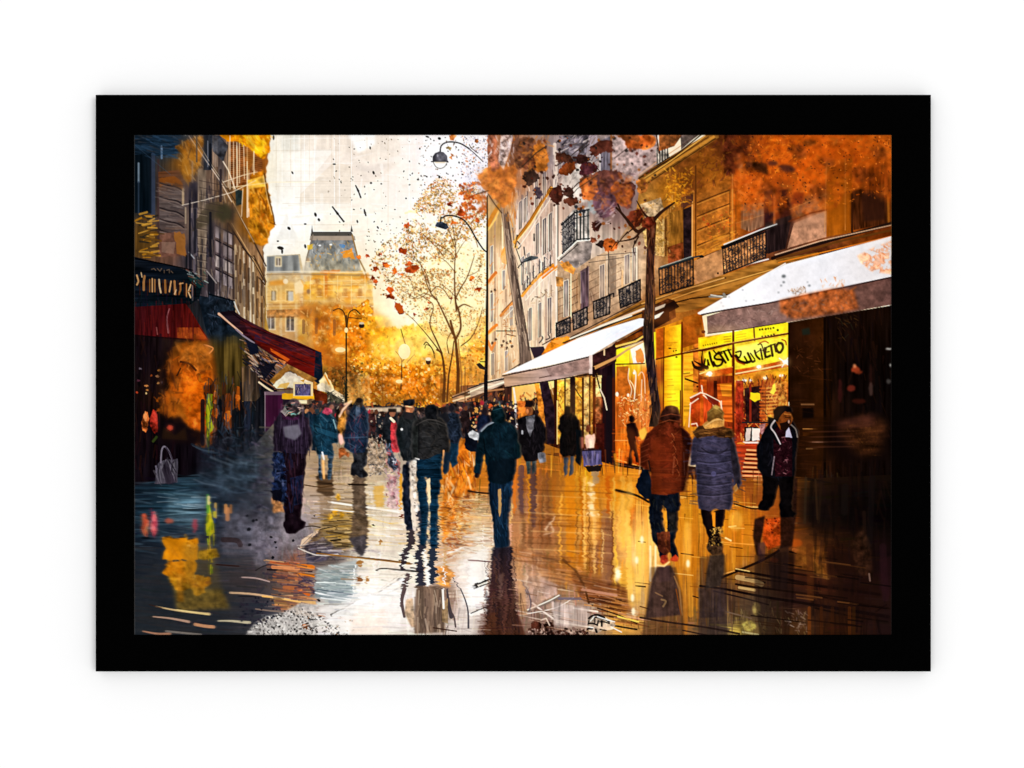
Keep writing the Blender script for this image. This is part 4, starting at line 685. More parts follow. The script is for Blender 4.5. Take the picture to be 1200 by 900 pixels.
# ================= shops on the right
piece('painted_shop_window', 'dim shop fronts with golden panes under the white middle awning')
P('540,452 600,448 600,480 694,430 722,400 722,548 640,540 600,520 540,500', ('f', [(560, 470, '#8a5a34'), (580, 480, '#4a3030'), (600, 480, '#4c2c24'), (620, 470, '#3c2420'), (640, 480, '#3a201c'), (660, 470, '#b8782a'), (680, 470, '#c8882c'), (700, 480, '#a86a2c'), (715, 430, '#2a1620'), (715, 500, '#2c120c'), (650, 520, '#5a2c14'), (690, 520, '#6a300f')]), 1, .3, 'V')
strokes('545,462 640,460 640,500 545,500', 200, ['#2c2030', '#c87a30', '#5c3a34', '#e8a040', '#402024', '#b8542c', '#20243c', '#f0c070'], (2, 7), (1, 2.4), 85, 30, .75)
for x0, x1, c in ((653, 661, '#e8a02c'), (663, 669, '#c8a050'), (674, 682, '#e0982c'), (684, 690, '#d8b068'), (692, 697, '#a87830'), (698, 705, '#d8bc78')): Q(x0, 446 - (x0 - 650) * .13, x1, 520, c, .9, n=.45, t='F')
strokes('652,448 706,440 706,520 652,520', 200, ['#f8c850', '#c8781c', '#8a4414', '#ffdf8a', '#5a2410', '#d89a34', '#e0c890'], (2, 7), (.7, 1.8), 90, 40, .7)
for x, w, c in ((651, 4, '#4a180c'), (662, 1.6, '#3c140a'), (671, 6, '#241418'), (683, 2.4, '#4a1a0c'), (691, 1.6, '#3c1408'), (696, 3, '#5c1f0c'), (708, 7, '#2a1218'), (714, 8, '#20141c'), (719, 3.4, '#5a2412')): L([(x, 444), (x + (x > 700) * 0, 540)], w, c, .95)
Q(697, 465, 706, 500, '#8a3418', .7, n=.5); Q(698, 496, 708, 540, '#4c1610', .95, n=.2)
for s, w, c in (('698,436 704,460 710,478', 1.6, '#1c1210'), ('703,456 708,466 711,480', 1.6, '#d8ccb8'), ('672,452 678,462 684,470', 1.2, '#3c2010'), ('645,450 648,462', 1, '#c8a070'), ('653,470 653,520', 1.4, '#e8c070')): L(s, w, c)
piece('painted_tree', 'lower trunk of a street tree lit orange, under the white middle awning'); P('626,450 631,448 636,470 640,500 632,505 630,470', '#d07a24', 1, n=.4, r=.4); P('632,448 642,446 650,480 650,520 641,520 638,480', '#33202a', 1, n=.3)
piece(-1)
P('607,470 624,468 624,490 608,492', '#e07a24', .95, n=.3, r=.5); L('606,474 624,470', 2, '#5a2c1c'); L('602,455 604,470 604,500', (2, 2.4), '#e8e4e0', .9); dots('598,470 606,470 606,505 600,505', 20, ['#ffffff', '#2c2024'], (.8, 1.4), .9)
# glazing of the first shop
piece('painted_shop_window', 'glowing orange and yellow shop window between the middle awning and the dark trunk')
P('721,412 760,398 768,398 768,506 750,548 721,542', ('f', [(730, 415, '#f8c80c'), (740, 430, '#f2c020'), (750, 415, '#f8e8c8'), (730, 450, '#d8701a'), (735, 480, '#c8601a'), (750, 480, '#d8843c'), (760, 440, '#d06418'), (730, 520, '#e0640f'), (745, 540, '#d04c0c'), (730, 500, '#c8641c')]), 1, .15, 'W')
Q(722, 408, 737, 426, '#ffe01a', 1, n=.1); P('738,407 753,400 754,426 742,426', '#fdf2dc', 1, n=.12); P('745,412 750,408 754,416 754,426 746,426', '#d86a20', .9, r=.6)
P('722,430 736,429 738,462 724,464', '#c8681c', .9, n=.15); L('722,427 755,426', 1.4, '#5a200c')
for s, w, c in (('737,432 736,444 740,456 738,466', 1, '#f8d8b0'), ('743,434 745,440 743,470', 1.4, '#ffe8cc'), ('748,440 752,436 755,444 756,470', 1, '#f8c8a0'), ('752,445 751,470', .9, '#ffd8b0'), ('738,446 742,452 744,460', 1.2, '#ffe0a8'), ('728,470 732,466 738,470 746,468', 1.2, '#f8e0a0')): L(s, w, c, .9, c=1)
strokes('724,464 760,460 762,500 726,500', 170, ['#f0b050', '#ffe0a0', '#c8641c', '#e8882c', '#a84414', '#f8c878', '#d8501c'], (1.2, 4), (.7, 1.6), 0, 90, .8)
strokes('722,500 750,500 750,544 722,540', 50, ['#f0701a', '#e85c0c', '#ff8a2c', '#c84c10'], (4, 12), (1, 2.4), 0, 8, .5); E(723, 462, 1.8, 2.6, '#fff6e0'); E(736, 463, 1.4, 2, '#fff0d0'); E(743, 437, 1.4, 1.8, '#fff4e0'); L('722,538 752,547', 1.6, '#ff9a3c'); L('721,516 750,516', 1.2, '#e89a4c', .8)
P('721,541 760,548 790,552 790,560 721,549', '#2a140c'); L('721,543 750,549', 1.2, '#5c3a30')
P('749,504 756,500 760,512 752,516 748,510', '#f8c848', .9, soft=.5)
# dark posts and timber under the awning
P('694,416 720,404 750,386 756,380 756,398 722,410 722,424 694,438', '#3a1c1c', 1, n=.25); P('720,402 752,388 754,392 722,408', '#8a4414', 1, n=.2); L('722,406 745,400 757,392', 2.2, '#f0b450'); L('697,431 720,420 735,410 755,400', (4, 1.4), '#c08a50'); L('708,410 708,416', 1.6, '#e8b88c'); Q(694, 430, 697, 442, '#2c1418')
P('752,364 782,350 790,352 792,372 770,384 752,390', '#5a2c14', .9, n=.3); P('764,366 790,352 796,360 784,366 784,376 766,386', '#2c160f', .9); P('764,362 780,356 778,360 764,366', '#c8b8a4', .9); P('763,372 778,365 772,372 762,376', '#f4e6d8', .95); 
# ---- yellow panels right of trunk
piece('painted_shop_window', 'tall bright yellow glazed panel between the dark trunk and the shop door')
P('768,386 822,366 826,392 822,520 768,520', ('f', [(772, 400, '#d8860f'), (774, 440, '#a04a18'), (775, 480, '#b85a18'), (790, 400, '#f0a010'), (790, 450, '#ffc814'), (790, 490, '#f8b41c'), (805, 390, '#b05a10'), (812, 430, '#d88018'), (808, 480, '#e8941c'), (806, 510, '#d8841c')]), 1, .12, 'V')
P('764,390 768,389 768,420 765,424', '#f2d61c', 1); P('769,386 777,384 777,418 769,420', '#b8540f', 1, n=.12); P('778,384 798,380 797,414 778,418', ('g', 778, 400, '#e88a0c', 798, 400, '#ffd61c'), 1, .08); P('778,420 798,416 798,478 795,506 778,506', ('g', 778, 400, '#f09a10', 799, 400, '#ffe61e', '#ffd810'), 1, .1, 'H')
P('800,372 822,366 824,400 800,408', '#a8520e', 1, n=.12); P('801,412 812,410 812,470 801,500', '#f0a41c', 1, n=.14, t='H'); P('812,404 822,402 822,460 812,460', '#d0701c', 1, n=.2)
for s, w in (('778,384 777,506', 1.2), ('799,378 799,506', 2), ('769,421 800,414 822,407', 1.8), ('797,458 797,490', 1.4)): L(s, w, '#6a2408', .95)
for y in (402, 405, 409, 445, 452, 462, 466, 470): L([(782, y), (782 + rng.uniform(4, 12), y - .5)], 1, '#c07810', .6)
dots('783,408 792,408 792,412 783,412', 5, ['#5a2408'], (.6, .9), .9); E(792.5, 418.5, 1.3, 1, '#2c2010')
L('803,444 817,449', 2, '#2c120a'); L('802,442 812,439', 1.2, '#c86a10'); E(817, 453, 1.2, 1.2, '#2c120a'); L('801,438 808,437', 1, '#8a4410')
# ---- shop with the sign
piece('painted_shop_window', 'brightly lit red and yellow clothes shop with lettered sign panes at right')
P('818,396 923,378 924,560 818,560', ('f', [(830, 400, '#f0b81c'), (860, 392, '#ffd21c'), (910, 385, '#f8c020'), (830, 440, '#8a2c0c'), (870, 440, '#e8901c'), (915, 430, '#f0a81c'), (840, 470, '#c8380c'), (830, 500, '#c84410'), (850, 490, '#e8541c'), (880, 470, '#5a1c14'), (905, 460, '#b0481c'), (915, 490, '#d87a24'), (875, 500, '#a83018'), (880, 530, '#c8401c'), (860, 540, '#c84c1c'), (915, 540, '#6a1c0c')]), 1, .15, 'F')
P('820,398 857,390 857,404 820,411', '#ffd80f', 1, n=.08); P('860,389 882,384 882,398 860,403', '#ffdc10', 1, n=.08); P('884,384 922,378 922,392 885,398', '#ffe21c', 1, n=.08)
P('824,414 857,406 857,432 826,437', '#f6cf20', 1, n=.14); P('861,406 922,394 922,422 880,430 861,433', '#fde02c', 1, n=.12); P('862,407 900,400 898,412 866,420', '#fff568', .8, soft=2)
for s, w in (('800,414 824,410 860,402 923,391', 2.4), ('859,388 859,560', 2.8), ('883,384 884,399', 1.6), ('822,412 857,404', .8)): L(s, w, '#6c240c')
L('800,413 860,401 922,390', .8, '#f8b850', .7)
for y in (391, 394, 397): L([(862, y + 2), (874, y)], .9, '#c08a10', .6); L([(848, y + 4), (856, y + 3)], 1, '#a87010', .7)
for k in range(7): E(824 + k * 2.6, 405 - k * .5, .8, .9, '#7a4a10', .7)
for k, (dx, dy) in enumerate(((0, 0), (3, -.6), (7, -.9), (10, -1.3), (13, -1.5), (16, -2.2))): E(890 + dx, 386.6 + dy, 1.1, 1.2, '#3a2c0c', .9, r=.3)
for k in range(5): E(893 + k * 3.4, 394.5 - k * .6, 1.1, 1, '#4a3a10', .9, r=.3)
E(911, 387, 1.3, 1.3, '#1c1c14')
# brush-written word across the two panes
INK = '#33180a'
for s, w in (('811,424 814,430 821,432', (2, 5)), ('813,423 822,428 828,431', (1, 5)), ('823,412 822,422 824,431', (1, 3)), ('826,421 825,430 829,429 829,422', 2), ('829,422 831,428', 1.8), ('831,413 833,422 836,429', 2.8), ('836,424 838,428', 2), ('842,413 837,418 839,421 846,422 845,427 840,429 836,427', 2.6), ('836,411 840,415 846,414', 1.6), ('844,416 850,425', 2.6), ('840,414 850,411 856,410', 1.6), ('848,412 853,422', 2.6), ('853,410 857,418', 2.4),
             ('862,413 868,412 866,419 862,416', 2), ('862,417 866,423 873,425 878,424', 3.4), ('872,418 876,425', 2), ('876,414 878,418 881,424 884,423', 2.6), ('879,414 884,421', 1.6), ('884,411 886,417 890,421', 2.4), ('885,414 891,410', 1.2), ('891,409 893,421', 2.2), ('888,404 892,404 896,418', 1.4), ('893,411 898,409', 1.2), ('898,407 896,420', 1.2), ('896,408 897,418 902,417', 2.8), ('896,408 901,406', 1.8), ('897,413 901,412', 1.6), ('903,405 905,417', 2.8), ('900,406 908,403', 1.6), ('907,404 909,412', 2.2), ('911,403 909,407 911,412 914,413 917,408 916,403 912,402', 3)): L(s, w, INK, .97, c=1)
for s in ('890,402 896,400 900,402', '862,420 864,424 872,427', '916,398 920,400 921,404'): L(s, 1.6, '#b0400c', .9, c=1)
# warm ceiling, lamps
P('818,438 858,430 858,437 830,443 820,440', '#d0500f', 1, n=.15); P('862,434 884,430 923,421 923,430 880,437 862,440', '#d8560f', 1, n=.15); L('820,438 832,434', 1.4, '#f8d070'); L('862,438 900,431 923,426', 1.6, '#f8d890', .9); L('820,436 858,430', 1, '#e8a030')
for x, y, r in ((831, 438, 3.6), (889, 430, 3), (920, 424, 3.4), (896, 443, 2.4), (872, 446, 2.6), (915, 440, 2.2), (865, 447, 1.8), (879, 446, 2)): E(x, y, r * 1.8, r * 1.6, '#ffc860', .5, soft=1.5); E(x, y, r, r * .75, '#fff8e4', .95, r=.3)
L('913,420 924,428', 1.4, '#fffef4'); L('924,418 916,430', 1, '#fffef4')
P('820,442 858,440 858,500 822,500', '#8c2c0c', .9, n=.2, t='W'); Q(836, 446, 840, 466, '#3c1008', .9); P('840,450 857,448 858,495 842,492', '#e05c14', .9, n=.3, t='H'); P('843,450 857,449 857,465 846,464', '#f0901c', .8, n=.3, t='H'); Q(820, 445, 828, 500, '#d8560f', .8, n=.2)
P('808,466 820,459 820,500 810,500', '#c83c10', .9, n=.2)
for s, w in (('809,466 821,460 827,462 844,471 846,482', 1.6), ('808,474 818,467', 1.2), ('824,463 835,473 838,480', 1.6), ('823,460 822,452', 1.4), ('809,472 807,500', 1.2), ('845,470 845,484', 1.2), ('810,497 816,496 818,502', 1.4)): L(s, w, '#ffd8b8', .95)
P('824,464 834,472 834,500 824,500', '#d83c14', .9, n=.3, t='W'); P('826,462 842,470 842,480 830,470', '#6c1410', .9)
# racks of clothes
strokes('862,446 922,440 922,520 862,520', 380, ['#5a1410', '#c8481c', '#e8942c', '#2c100e', '#d8601c', '#f0c060', '#8a2814', '#3a1a20', '#ffb850'], (2, 7), (.9, 2.2), 88, 30, .75)
P('872,455 890,452 890,494 874,494', '#2c1418', .85, n=.3); L('879,450 879,495', 2.4, '#a0301c'); P('862,446 871,446 871,500 862,515', '#b02c18', .8, n=.35)
for y in range(455, 500, 4): L([(898, y), (910, y - 1)], 1.6, '#f0a040', .8); L([(890, y), (896, y)], 1.4, '#e8681c', .8)
P('911,450 922,446 922,490 912,492', '#e08a30', .6, n=.5, t='G')
P('879,460 890,461 890,468 884,471 879,467', '#f6d41c', 1, r=.4); P('904,455 907,449 909,458 906,463 902,460', '#f8e440', 1, r=.4); E(902, 490, 3, 4, '#f0b030', .9, r=.4)
L('870,495 905,495', 2, '#3c2c2c'); P('872,500 888,500 886,517 872,517', '#1c1418', .9); P('874,502 880,502 878,516 873,517', '#e8dcd8', .95, r=.3); P('881,501 890,502 889,516 881,517', '#fdf6f4', 1, r=.3); P('889,498 897,496 893,512', '#d8a0a8', .9, n=.3); L('871,518.5 888,518.5', 2, '#fbeee8'); E(868, 520, 5, 2, '#f08a2c')
P('862,520 890,522 892,560 866,558', '#c8401c', .9, n=.2, t='H')
for i, y in enumerate(range(527, 562, 5)): L([(875 - i, y), (893, y + 1)], 2, '#ffc078', .9); L([(875 - i, y + 2.4), (893, y + 3.4)], 1.6, '#4c1408', .9)
P('800,545 826,548 826,580 800,578', '#3a1408', .9, n=.3, t='H')
# ---- dark pillar and unlit shop
piece('painted_building', 'dark brown wall and unlit shop at the right edge of the painting')
P('923,378 1045,358 1045,744 920,744 926,560', ('f', [(940, 390, '#361807'), (945, 430, '#3a1a08'), (945, 480, '#45200a'), (955, 540, '#3c1c0c'), (985, 390, '#1c0d08'), (1000, 440, '#120806'), (1020, 500, '#100808'), (990, 520, '#1c0c0a'), (1000, 600, '#0c0606'), (1040, 450, '#0c0605'), (1040, 600, '#070404')]), 1, .18, 'V')
P('923,379 965,372 966,520 960,560 926,560', ('g', 923, 400, '#2c1408', 966, 400, '#3a1a08', '#4c2408'), .8, .2, 'M'); L('966,374 966,560', 3, '#140804', .9); L('924,379 924,470', 2, '#1c0a08')
strokes('928,400 962,394 962,440 930,440', 40, ['#5a2c14', '#6a3418', '#2c1408', '#7a4020'], (2, 7), (.8, 1.6), 60, 60, .6); P('939,386 948,384 949,392 940,393', '#252a20', .9, soft=.6)
Q(938, 473, 954, 475, '#8a5a34', .9); Q(940, 478, 953, 490, '#120806', .95, soft=.6); Q(940, 502, 952, 503.6, '#c8823c'); Q(944, 525, 952, 526.4, '#c08a50', .8); Q(940, 506, 952, 511, '#5a2c0c', .9, n=.4); Q(951, 517, 964, 518.6, '#a87a60', .8)
strokes('926,440 966,430 966,560 930,556', 70, ['#5c2c10', '#2c1208', '#4a200c', '#6a3414'], (8, 26), (.8, 2), 0, 4, .3)
strokes('968,370 1044,362 1044,560 968,560', 150, ['#1c0c0a', '#0a0505', '#2a120c', '#160b10', '#33180c'], (6, 26), (1, 3), 85, 10, .55)
strokes('976,366 1008,366 1008,392 984,400', 34, ['#5a3818', '#3a2010', '#2c2c1c', '#6a4820'], (3, 7), (.7, 1.6), 60, 40, .6)
for x, y, rx, ry, c in ((1002, 433, 5, 4, '#c84a24'), (1001, 429, 2, 2.6, '#f0905c'), (1006, 436, 4, 2.6, '#a03c1c'), (1020, 440, 2, 14, '#3a1a14'), (997, 455, 5, 4, '#8a3020'), (1041, 409, 4, 1.2, '#f2f0e8'), (1043, 428, 1, 2.4, '#d8d8d0'), (1041, 447, 3, 3, '#5a5450'), (984, 458, 3, 14, '#4a1c18'), (1020, 456, 2.4, 8, '#5c4038'), (1006, 470, 8, 3, '#4a1a10')): E(x, y, rx, ry, c, .85, soft=.5, r=.3)
P('982,496 1010,486 1030,488 1040,500 1032,530 1012,536 996,526 986,510', '#5c2e14', .75, n=.5, soft=9); P('980,494 1024,484 1026,500 984,502', '#7a4034', .5, soft=4)
strokes('990,496 1028,492 1028,534 998,530', 170, ['#9c5c28', '#5c3010', '#b8702c', '#6a3818', '#2a140a', '#3a1c0c'], (1.2, 4), (.7, 1.5), 0, 90, .55)
for y in (499, 506, 512, 518, 524): L([(950, y), (1000, y - 1)], 1.8, ['#7a4030', '#4a2418', '#8a5038'][y % 3], .3)
soften('944,490 1040,484 1040,540 946,540', 6, .7, 5, 'h')
strokes('940,560 990,556 990,610 940,604', 60, ['#4a3418', '#2c2018', '#5c4420', '#3a2c24'], (10, 30), (.7, 1.8), 88, 4, .6)
# ================= awnings on the right
piece('painted_awning', 'large white shop awning with a mauve valance at the right edge')
P('817,368 880,331 920,310 962,299 1045,277 1045,325 990,337 900,355 850,363 822,369', ('g', 820, 365, '#fbf8f8', 1045, 300, '#eceaee', '#dcdade', '#dedade'), 1, .015, 'M')
P('828,371 850,364 900,356 960,343 1045,325 1045,357 985,368 920,378 870,386 829,391', ('g', 828, 380, '#84645c', 1045, 345, '#8c6a60', '#7c5448', '#6c4a44'), 1, .12, 'F')
L('822,369 850,363.5 900,355.5 1045,325', 1.8, '#3a1f1c', .9); L('818,367 880,331 920,309', 1.2, '#ffffff', .9); P('913,352 940,345 975,338 1000,340 1006,362 975,368 930,374 914,366', '#b0521a', .7, n=.35, soft=3); strokes('916,352 1000,338 1004,362 922,372', 110, ['#c8641c', '#a04c1c', '#7a4c40', '#b85a20', '#8f6c5c'], (2, 8), (.8, 2), 0, 60, .5)
P('1004,300 1020,292 1045,282 1045,322 1020,318 1008,308', '#d8946c', .75, n=.4, soft=1.5, brk=('F', -.1)); strokes('1006,300 1045,284 1045,320 1020,318', 60, ['#d07848', '#e8b89c', '#c86a34', '#e0d0cc'], (2, 6), (.8, 2), 0, 60, .6)
strokes('918,342 945,336 944,345 920,346', 26, ['#8a5a34', '#a87040', '#5c4434'], (2, 5), (.7, 1.4), 90, 40, .8); strokes('960,328 990,324 990,336 962,338', 26, ['#d8a078', '#e0b898', '#c87848'], (2, 6), (.8, 1.6), 90, 30, .8)
soften('905,332 1010,328 1010,372 905,378', 2.4, .6, 4); soften('1000,280 1045,280 1045,322 1002,322', 1.6, .5, 3)
for x, y, r in ((918, 324, 2.6), (918, 331, 1.6), (915, 335, 1.2), (948, 335, 1.6), (946, 331, .9), (870, 340, 1.2), (874, 353, 1), (854, 348, .9), (847, 359, .8), (883, 352, .8), (912, 343, 1), (929, 343, 1), (845, 355, .7)): E(x, y, r, r * .8, '#55595c', .8, soft=.3)
strokes('830,372 910,358 915,376 832,388', 60, ['#9a7a70', '#6c4c48', '#a88a80', '#5c3c38'], (2, 7), (.7, 1.6), -10, 50, .5); E(824, 389, 2.4, 2, '#5a140a', .9); L('829,391 870,386 920,378', 1, '#3a1c18')
L('831,348 850,348 848,345', (2, 3), '#8a8478', .95); L('833,346 846,348', 1.6, '#c0b8a8')
piece('painted_awning', 'white shop awning with a pale brown valance in the middle of the right side')
P('588,439 640,414 672,399 704,387 750,373 757,374 757,380 720,400 692,417 640,429', ('g', 590, 438, '#ffffff', 750, 378, '#f4f4fa', '#e4e8f0'), 1, .03, 'M')
P('590,441 640,430 692,418 694,436 660,443 620,450 592,454 590,448', ('g', 590, 447, '#b89478', 694, 427, '#a88c84', '#93786e'), 1, .1, 'H'); L('589,440.5 640,430.5 691,418', 1.4, '#3c2c2c'); L('592,454 640,447 693,438', 1.4, '#2c1c1c'); L('660,402 700,386 752,367', 1.6, '#1f2024'); L('668,397 700,384 740,370', 1.4, '#f0dcc4'); L('632,443 646,440', 1, '#5c3c34'); Q(690, 416, 694, 438, '#d8c4bc', .9)
P('640,432 690,420 692,432 645,442', '#927068', .5, n=.3)
strokes('600,436 750,376 752,380 690,414', 30, ['#ffffff', '#dfe4ee', '#f4e8f0'], (6, 18), (1, 2.4), -24, 5, .6)
piece('painted_awning', 'row of small grey awnings far down the right side')
P('548,455 572,446 590,442 591,450 572,458 550,466', '#c8b4a4', 1, n=.2, t='R'); P('530,464 550,456 552,468 532,474', '#a88468', 1, n=.3, t='R')
for s, w, c in (('572,448 590,444', 1.8, '#1c181c'), ('548,456 570,448', 1.6, '#3a3030'), ('549,460 568,452', 1.6, '#f6ecdc'), ('572,454 590,448', 2, '#f0e4d4'), ('572,458 590,456', 2, '#b07c54'), ('530,466 550,459', 1.4, '#4a3430'), ('531,470 551,464', 1.4, '#e8d4b4'), ('548,468 571,460', 2, '#6a4838')): L(s, w, c)
# ---- the dark trunk in front of the shops
piece('painted_tree', 'dark bare tree trunk standing in front of the lit shops at right')
for s, w in (('760,262 748,272 738,262 728,250 722,244', (5, 2.4)), ('766,258 776,248 790,238', (5, 2)), ('750,272 742,280 722,284', (3, 1)), ('728,250 724,240', 2), ('760,256 754,250 746,236', (3, 1)), ('742,268 732,276', (2, 1)), ('722,284 716,292', 1), ('748,278 742,290 744,300', (2, .8)), ('735,272 722,288', 1.2)): L(s, w, '#3e2216', 1, c=1)
P('757,262 760,254 766,254 769,262 768,280 766,310 768,350 766,390 767,420 770,450 774,478 772,500 760,500 764,480 760,450 756,420 753,390 756,350 757,310 758,290', ('g', 762, 255, '#5c2c18', 762, 500, '#4a2a1c', '#3e2c22', '#2e2026', '#4c3424'), 1, .3, 'W')
strokes('758,262 767,262 767,380 772,490 762,490 756,400', 110, ['#6a4030', '#241414', '#7c5238', '#3a2630', '#8a5c34', '#1c1216'], (4, 14), (.8, 2), 90, 8, .6); L('767,300 766,350 765,400', 1, '#c87838', .5); P('752,258 760,254 768,262 760,270 752,266', '#7a2c18', .9, n=.4, r=.6)
strokes('744,246 760,244 756,270 742,270', 26, ['#8a3c1c', '#4c1c10', '#c85c24'], (2, 6), (.8, 2), 30, 60, .7)
piece(-1)
L('569.5,440 569,492', 4.6, '#201a20'); L('545,430 545,476', 1, '#6a4420', .7)
# ================= wet street
piece('painted_street', 'wet reflecting paved street filling the lower half of the painting')
gp = '157,568 250,552 300,520 330,486 420,478 560,478 600,505 650,524 721,546 760,552 800,562 924,558 960,560 1045,556 1045,744 157,744'
GF = [(160, 580, '#1c2836'), (200, 590, '#2c4658'), (160, 640, '#1e2836'), (160, 735, '#363e46'), (195, 700, '#343a42'), (250, 590, '#2e4252'), (250, 650, '#585058'), (250, 700, '#4c4844'), (250, 735, '#3a404a'), (275, 560, '#2c3848'), (300, 600, '#5c5864'), (310, 640, '#706874'), (290, 680, '#5c4c4c'), (300, 715, '#403e4c'), (345, 625, '#a59a9c'), (330, 590, '#a08c80'), (340, 660, '#a0644c'), (345, 700, '#8c6650'), (330, 735, '#b4aeaa'), (380, 530, '#a88c6c'), (372, 560, '#ad9074'), (372, 600, '#b8a498'), (400, 610, '#a88a5c'), (385, 650, '#6a5c58'), (400, 690, '#9aa4a4'), (385, 725, '#efe9e4'), (415, 580, '#b8a288'), (440, 540, '#bfa88a'), (440, 580, '#d8c4a4'), (445, 610, '#dccdb4'), (440, 650, '#e6dac8'), (430, 690, '#f2ebe2'), (430, 735, '#f4e6da'), (480, 540, '#b4a494'), (480, 600, '#dcccc0'), (480, 660, '#f0e4d4'), (480, 710, '#f6efe8'),
      (530, 520, '#d07c2a'), (530, 560, '#d87c1c'), (535, 600, '#e0a44c'), (530, 650, '#c8a080'), (520, 700, '#8a6a58'), (545, 660, '#f0e8e0'), (555, 700, '#f6f2ee'), (552, 600, '#d8bc94'), (560, 640, '#e8dccc'), (560, 560, '#c8741c'), (545, 735, '#d8ccc4'), (580, 740, '#5c342c'), (600, 700, '#7a5040'), (606, 560, '#c06a20'), (606, 600, '#b88a68'), (610, 640, '#b4845c'), (620, 700, '#b89484'), (640, 560, '#a8601c'), (640, 620, '#9c6440'), (630, 670, '#b88c70'), (660, 720, '#b8a49c'), (690, 720, '#a88e84'), (640, 740, '#7c5c50'), (650, 680, '#8c5830'), (660, 540, '#b86c1c'), (670, 600, '#d88414'), (670, 660, '#c87a14'), (690, 560, '#d8941c'), (690, 620, '#e0a44c'), (710, 560, '#d87a14'), (710, 640, '#9c6240'), (700, 690, '#8c5028'), (730, 580, '#e89c20'), (735, 630, '#f0b454'), (735, 680, '#f4b83c'), (730, 720, '#dca040'), (750, 640, '#f4cc80'), (755, 700, '#8a7060'), (780, 580, '#c8781c'), (805, 600, '#d8901c'), (810, 650, '#d88418'), (812, 700, '#c87a1c'), (780, 740, '#a87038'), (840, 735, '#6c5448'), (860, 600, '#d88c18'), (870, 630, '#d8841c'), (855, 660, '#c87824'), (880, 580, '#a8541c'), (880, 680, '#a8743c'), (890, 710, '#7c6048'), (870, 740, '#c8a848'), (840, 700, '#6a4c48'), (905, 620, '#c0500f'), (920, 660, '#5c3420'), (945, 650, '#8c4a18'), (950, 680, '#602c18'), (930, 700, '#4a2820'), (930, 735, '#6c4420'), (960, 600, '#1c100e'), (990, 650, '#34180e'), (1000, 690, '#2c140e'), (980, 735, '#4a2610'), (1000, 600, '#0e0808'), (1040, 600, '#080505'), (1040, 660, '#1a0c0e'), (1040, 735, '#301c1c')]
P(gp, ('f', GF), 1, .05, 'H')
# strokes that follow the local colour
def local_strokes(poly, n, ln, wd, ang, da, a, jit=.12, off=3):
    for (x, y) in inside(poly, n):
        j = rng.normal(0, off, 2); X = int(np.clip((x + j[0] - PX0) * SC, 0, WW - 1)); Y = int(np.clip((y + j[1] - PY0) * SC, 0, HH - 1))
        c = np.clip(IMG[Y, X] * (1 + rng.normal(0, jit)) + rng.normal(0, jit * .12, 3), 0, 1)
        l = rng.uniform(*ln); th = np.radians(ang + rng.normal(0, da)); dx, dy = np.cos(th) * l / 2, np.sin(th) * l / 2; w = rng.uniform(*wd)
        L([(x - dx, y - dy), (x + dx, y + dy)], (w, w * .4), c, a)
local_strokes(gp, 1500, (10, 40), (1, 3.5), 2, 5, .6, .14, 6)
local_strokes('560,520 920,560 920,740 560,740', 900, (8, 34), (1, 4), 90, 4, .55, .2, 5)
local_strokes('370,520 560,500 560,740 400,740', 500, (10, 34), (1, 3), 90, 5, .4, .1, 5)
# left: blue gloom with the shop reflected
P('157,568 250,554 250,600 160,606', '#1b3444', .5, n=.4, t='H', soft=3); P('198,582 238,578 242,604 196,606', '#45606e', .6, n=.3, t='H', soft=3)
strokes('157,566 250,556 250,640 157,650', 170, ['#2c4c60', '#1a2a3a', '#3f5c70', '#16202c', '#5c7484'], (10, 34), (1, 3.6), 2, 6, .45)
strokes('157,640 300,640 300,744 157,744', 220, ['#2a323e', '#3c4450', '#454854', '#2c3a48', '#4c4440', '#4a3a34'], (14, 50), (1.4, 5), 4, 5, .35)
strokes('240,540 330,520 330,640 250,640', 190, ['#3c4c60', '#22303c', '#6c6c7c', '#8a7c84', '#181a24', '#504858', '#2c3c58'], (5, 16), (1, 3), 25, 40, .5)
local_strokes('290,600 365,590 380,640 300,700', 130, (8, 26), (2, 5), 80, 30, .5, .12, 6)
for x, c0 in ((170.5, ['#e8b07a', '#e05c3c', '#c84830', '#8a7a50']), (181, ['#e8405c', '#f06a6c', '#b8304c', '#ff8a80'])): 
    E(x, 614, 4, 14, c0[1], .95, n=.3, r=.6); strokes([(x - 3, 600), (x + 3, 600), (x + 3, 628), (x - 3, 628)], 18, c0, (4, 10), (1, 2), 90, 10, .9)
P('232,520 322,500 334,600 300,640 236,640', '#28303e', .55, soft=9, n=.3)
for k in range(26):
    x, y = rng.uniform(236, 300), rng.uniform(520, 590); L([(x - 12, y - 5), (x, y), (x + 13, y + rng.uniform(-2, 5))], rng.uniform(1, 3), ['#4c6074', '#2a3c50', '#6c7c8c', '#1c2834'][k % 4], .5, c=1)
strokes('290,520 322,505 328,600 300,600', 60, ['#6c5c74', '#8a7c94', '#3a3448', '#201c28', '#544a60'], (4, 12), (1, 3), 30, 50, .5)
soften('160,560 320,520 330,640 160,650', 2, .6, 6, 'h'); P('157,640 330,650 330,744 157,744', '#2c3038', .35, soft=12)
P('330,600 360,590 380,600 352,640 330,640', '#a8989c', .35, soft=5); P('262,600 330,600 330,650 262,650', '#7a7280', .45, soft=7, n=.2)
P('196,580 244,574 250,600 236,616 200,612', '#54707c', .45, soft=5, n=.3, t='H'); P('250,548 300,530 306,560 262,580', '#4c6274', .4, soft=6, n=.3); strokes('192,580 250,572 250,604 194,610', 26, ['#7c98a4', '#3c5868', '#98a8b0'], (12, 34), (.8, 2.4), 3, 5, .4)
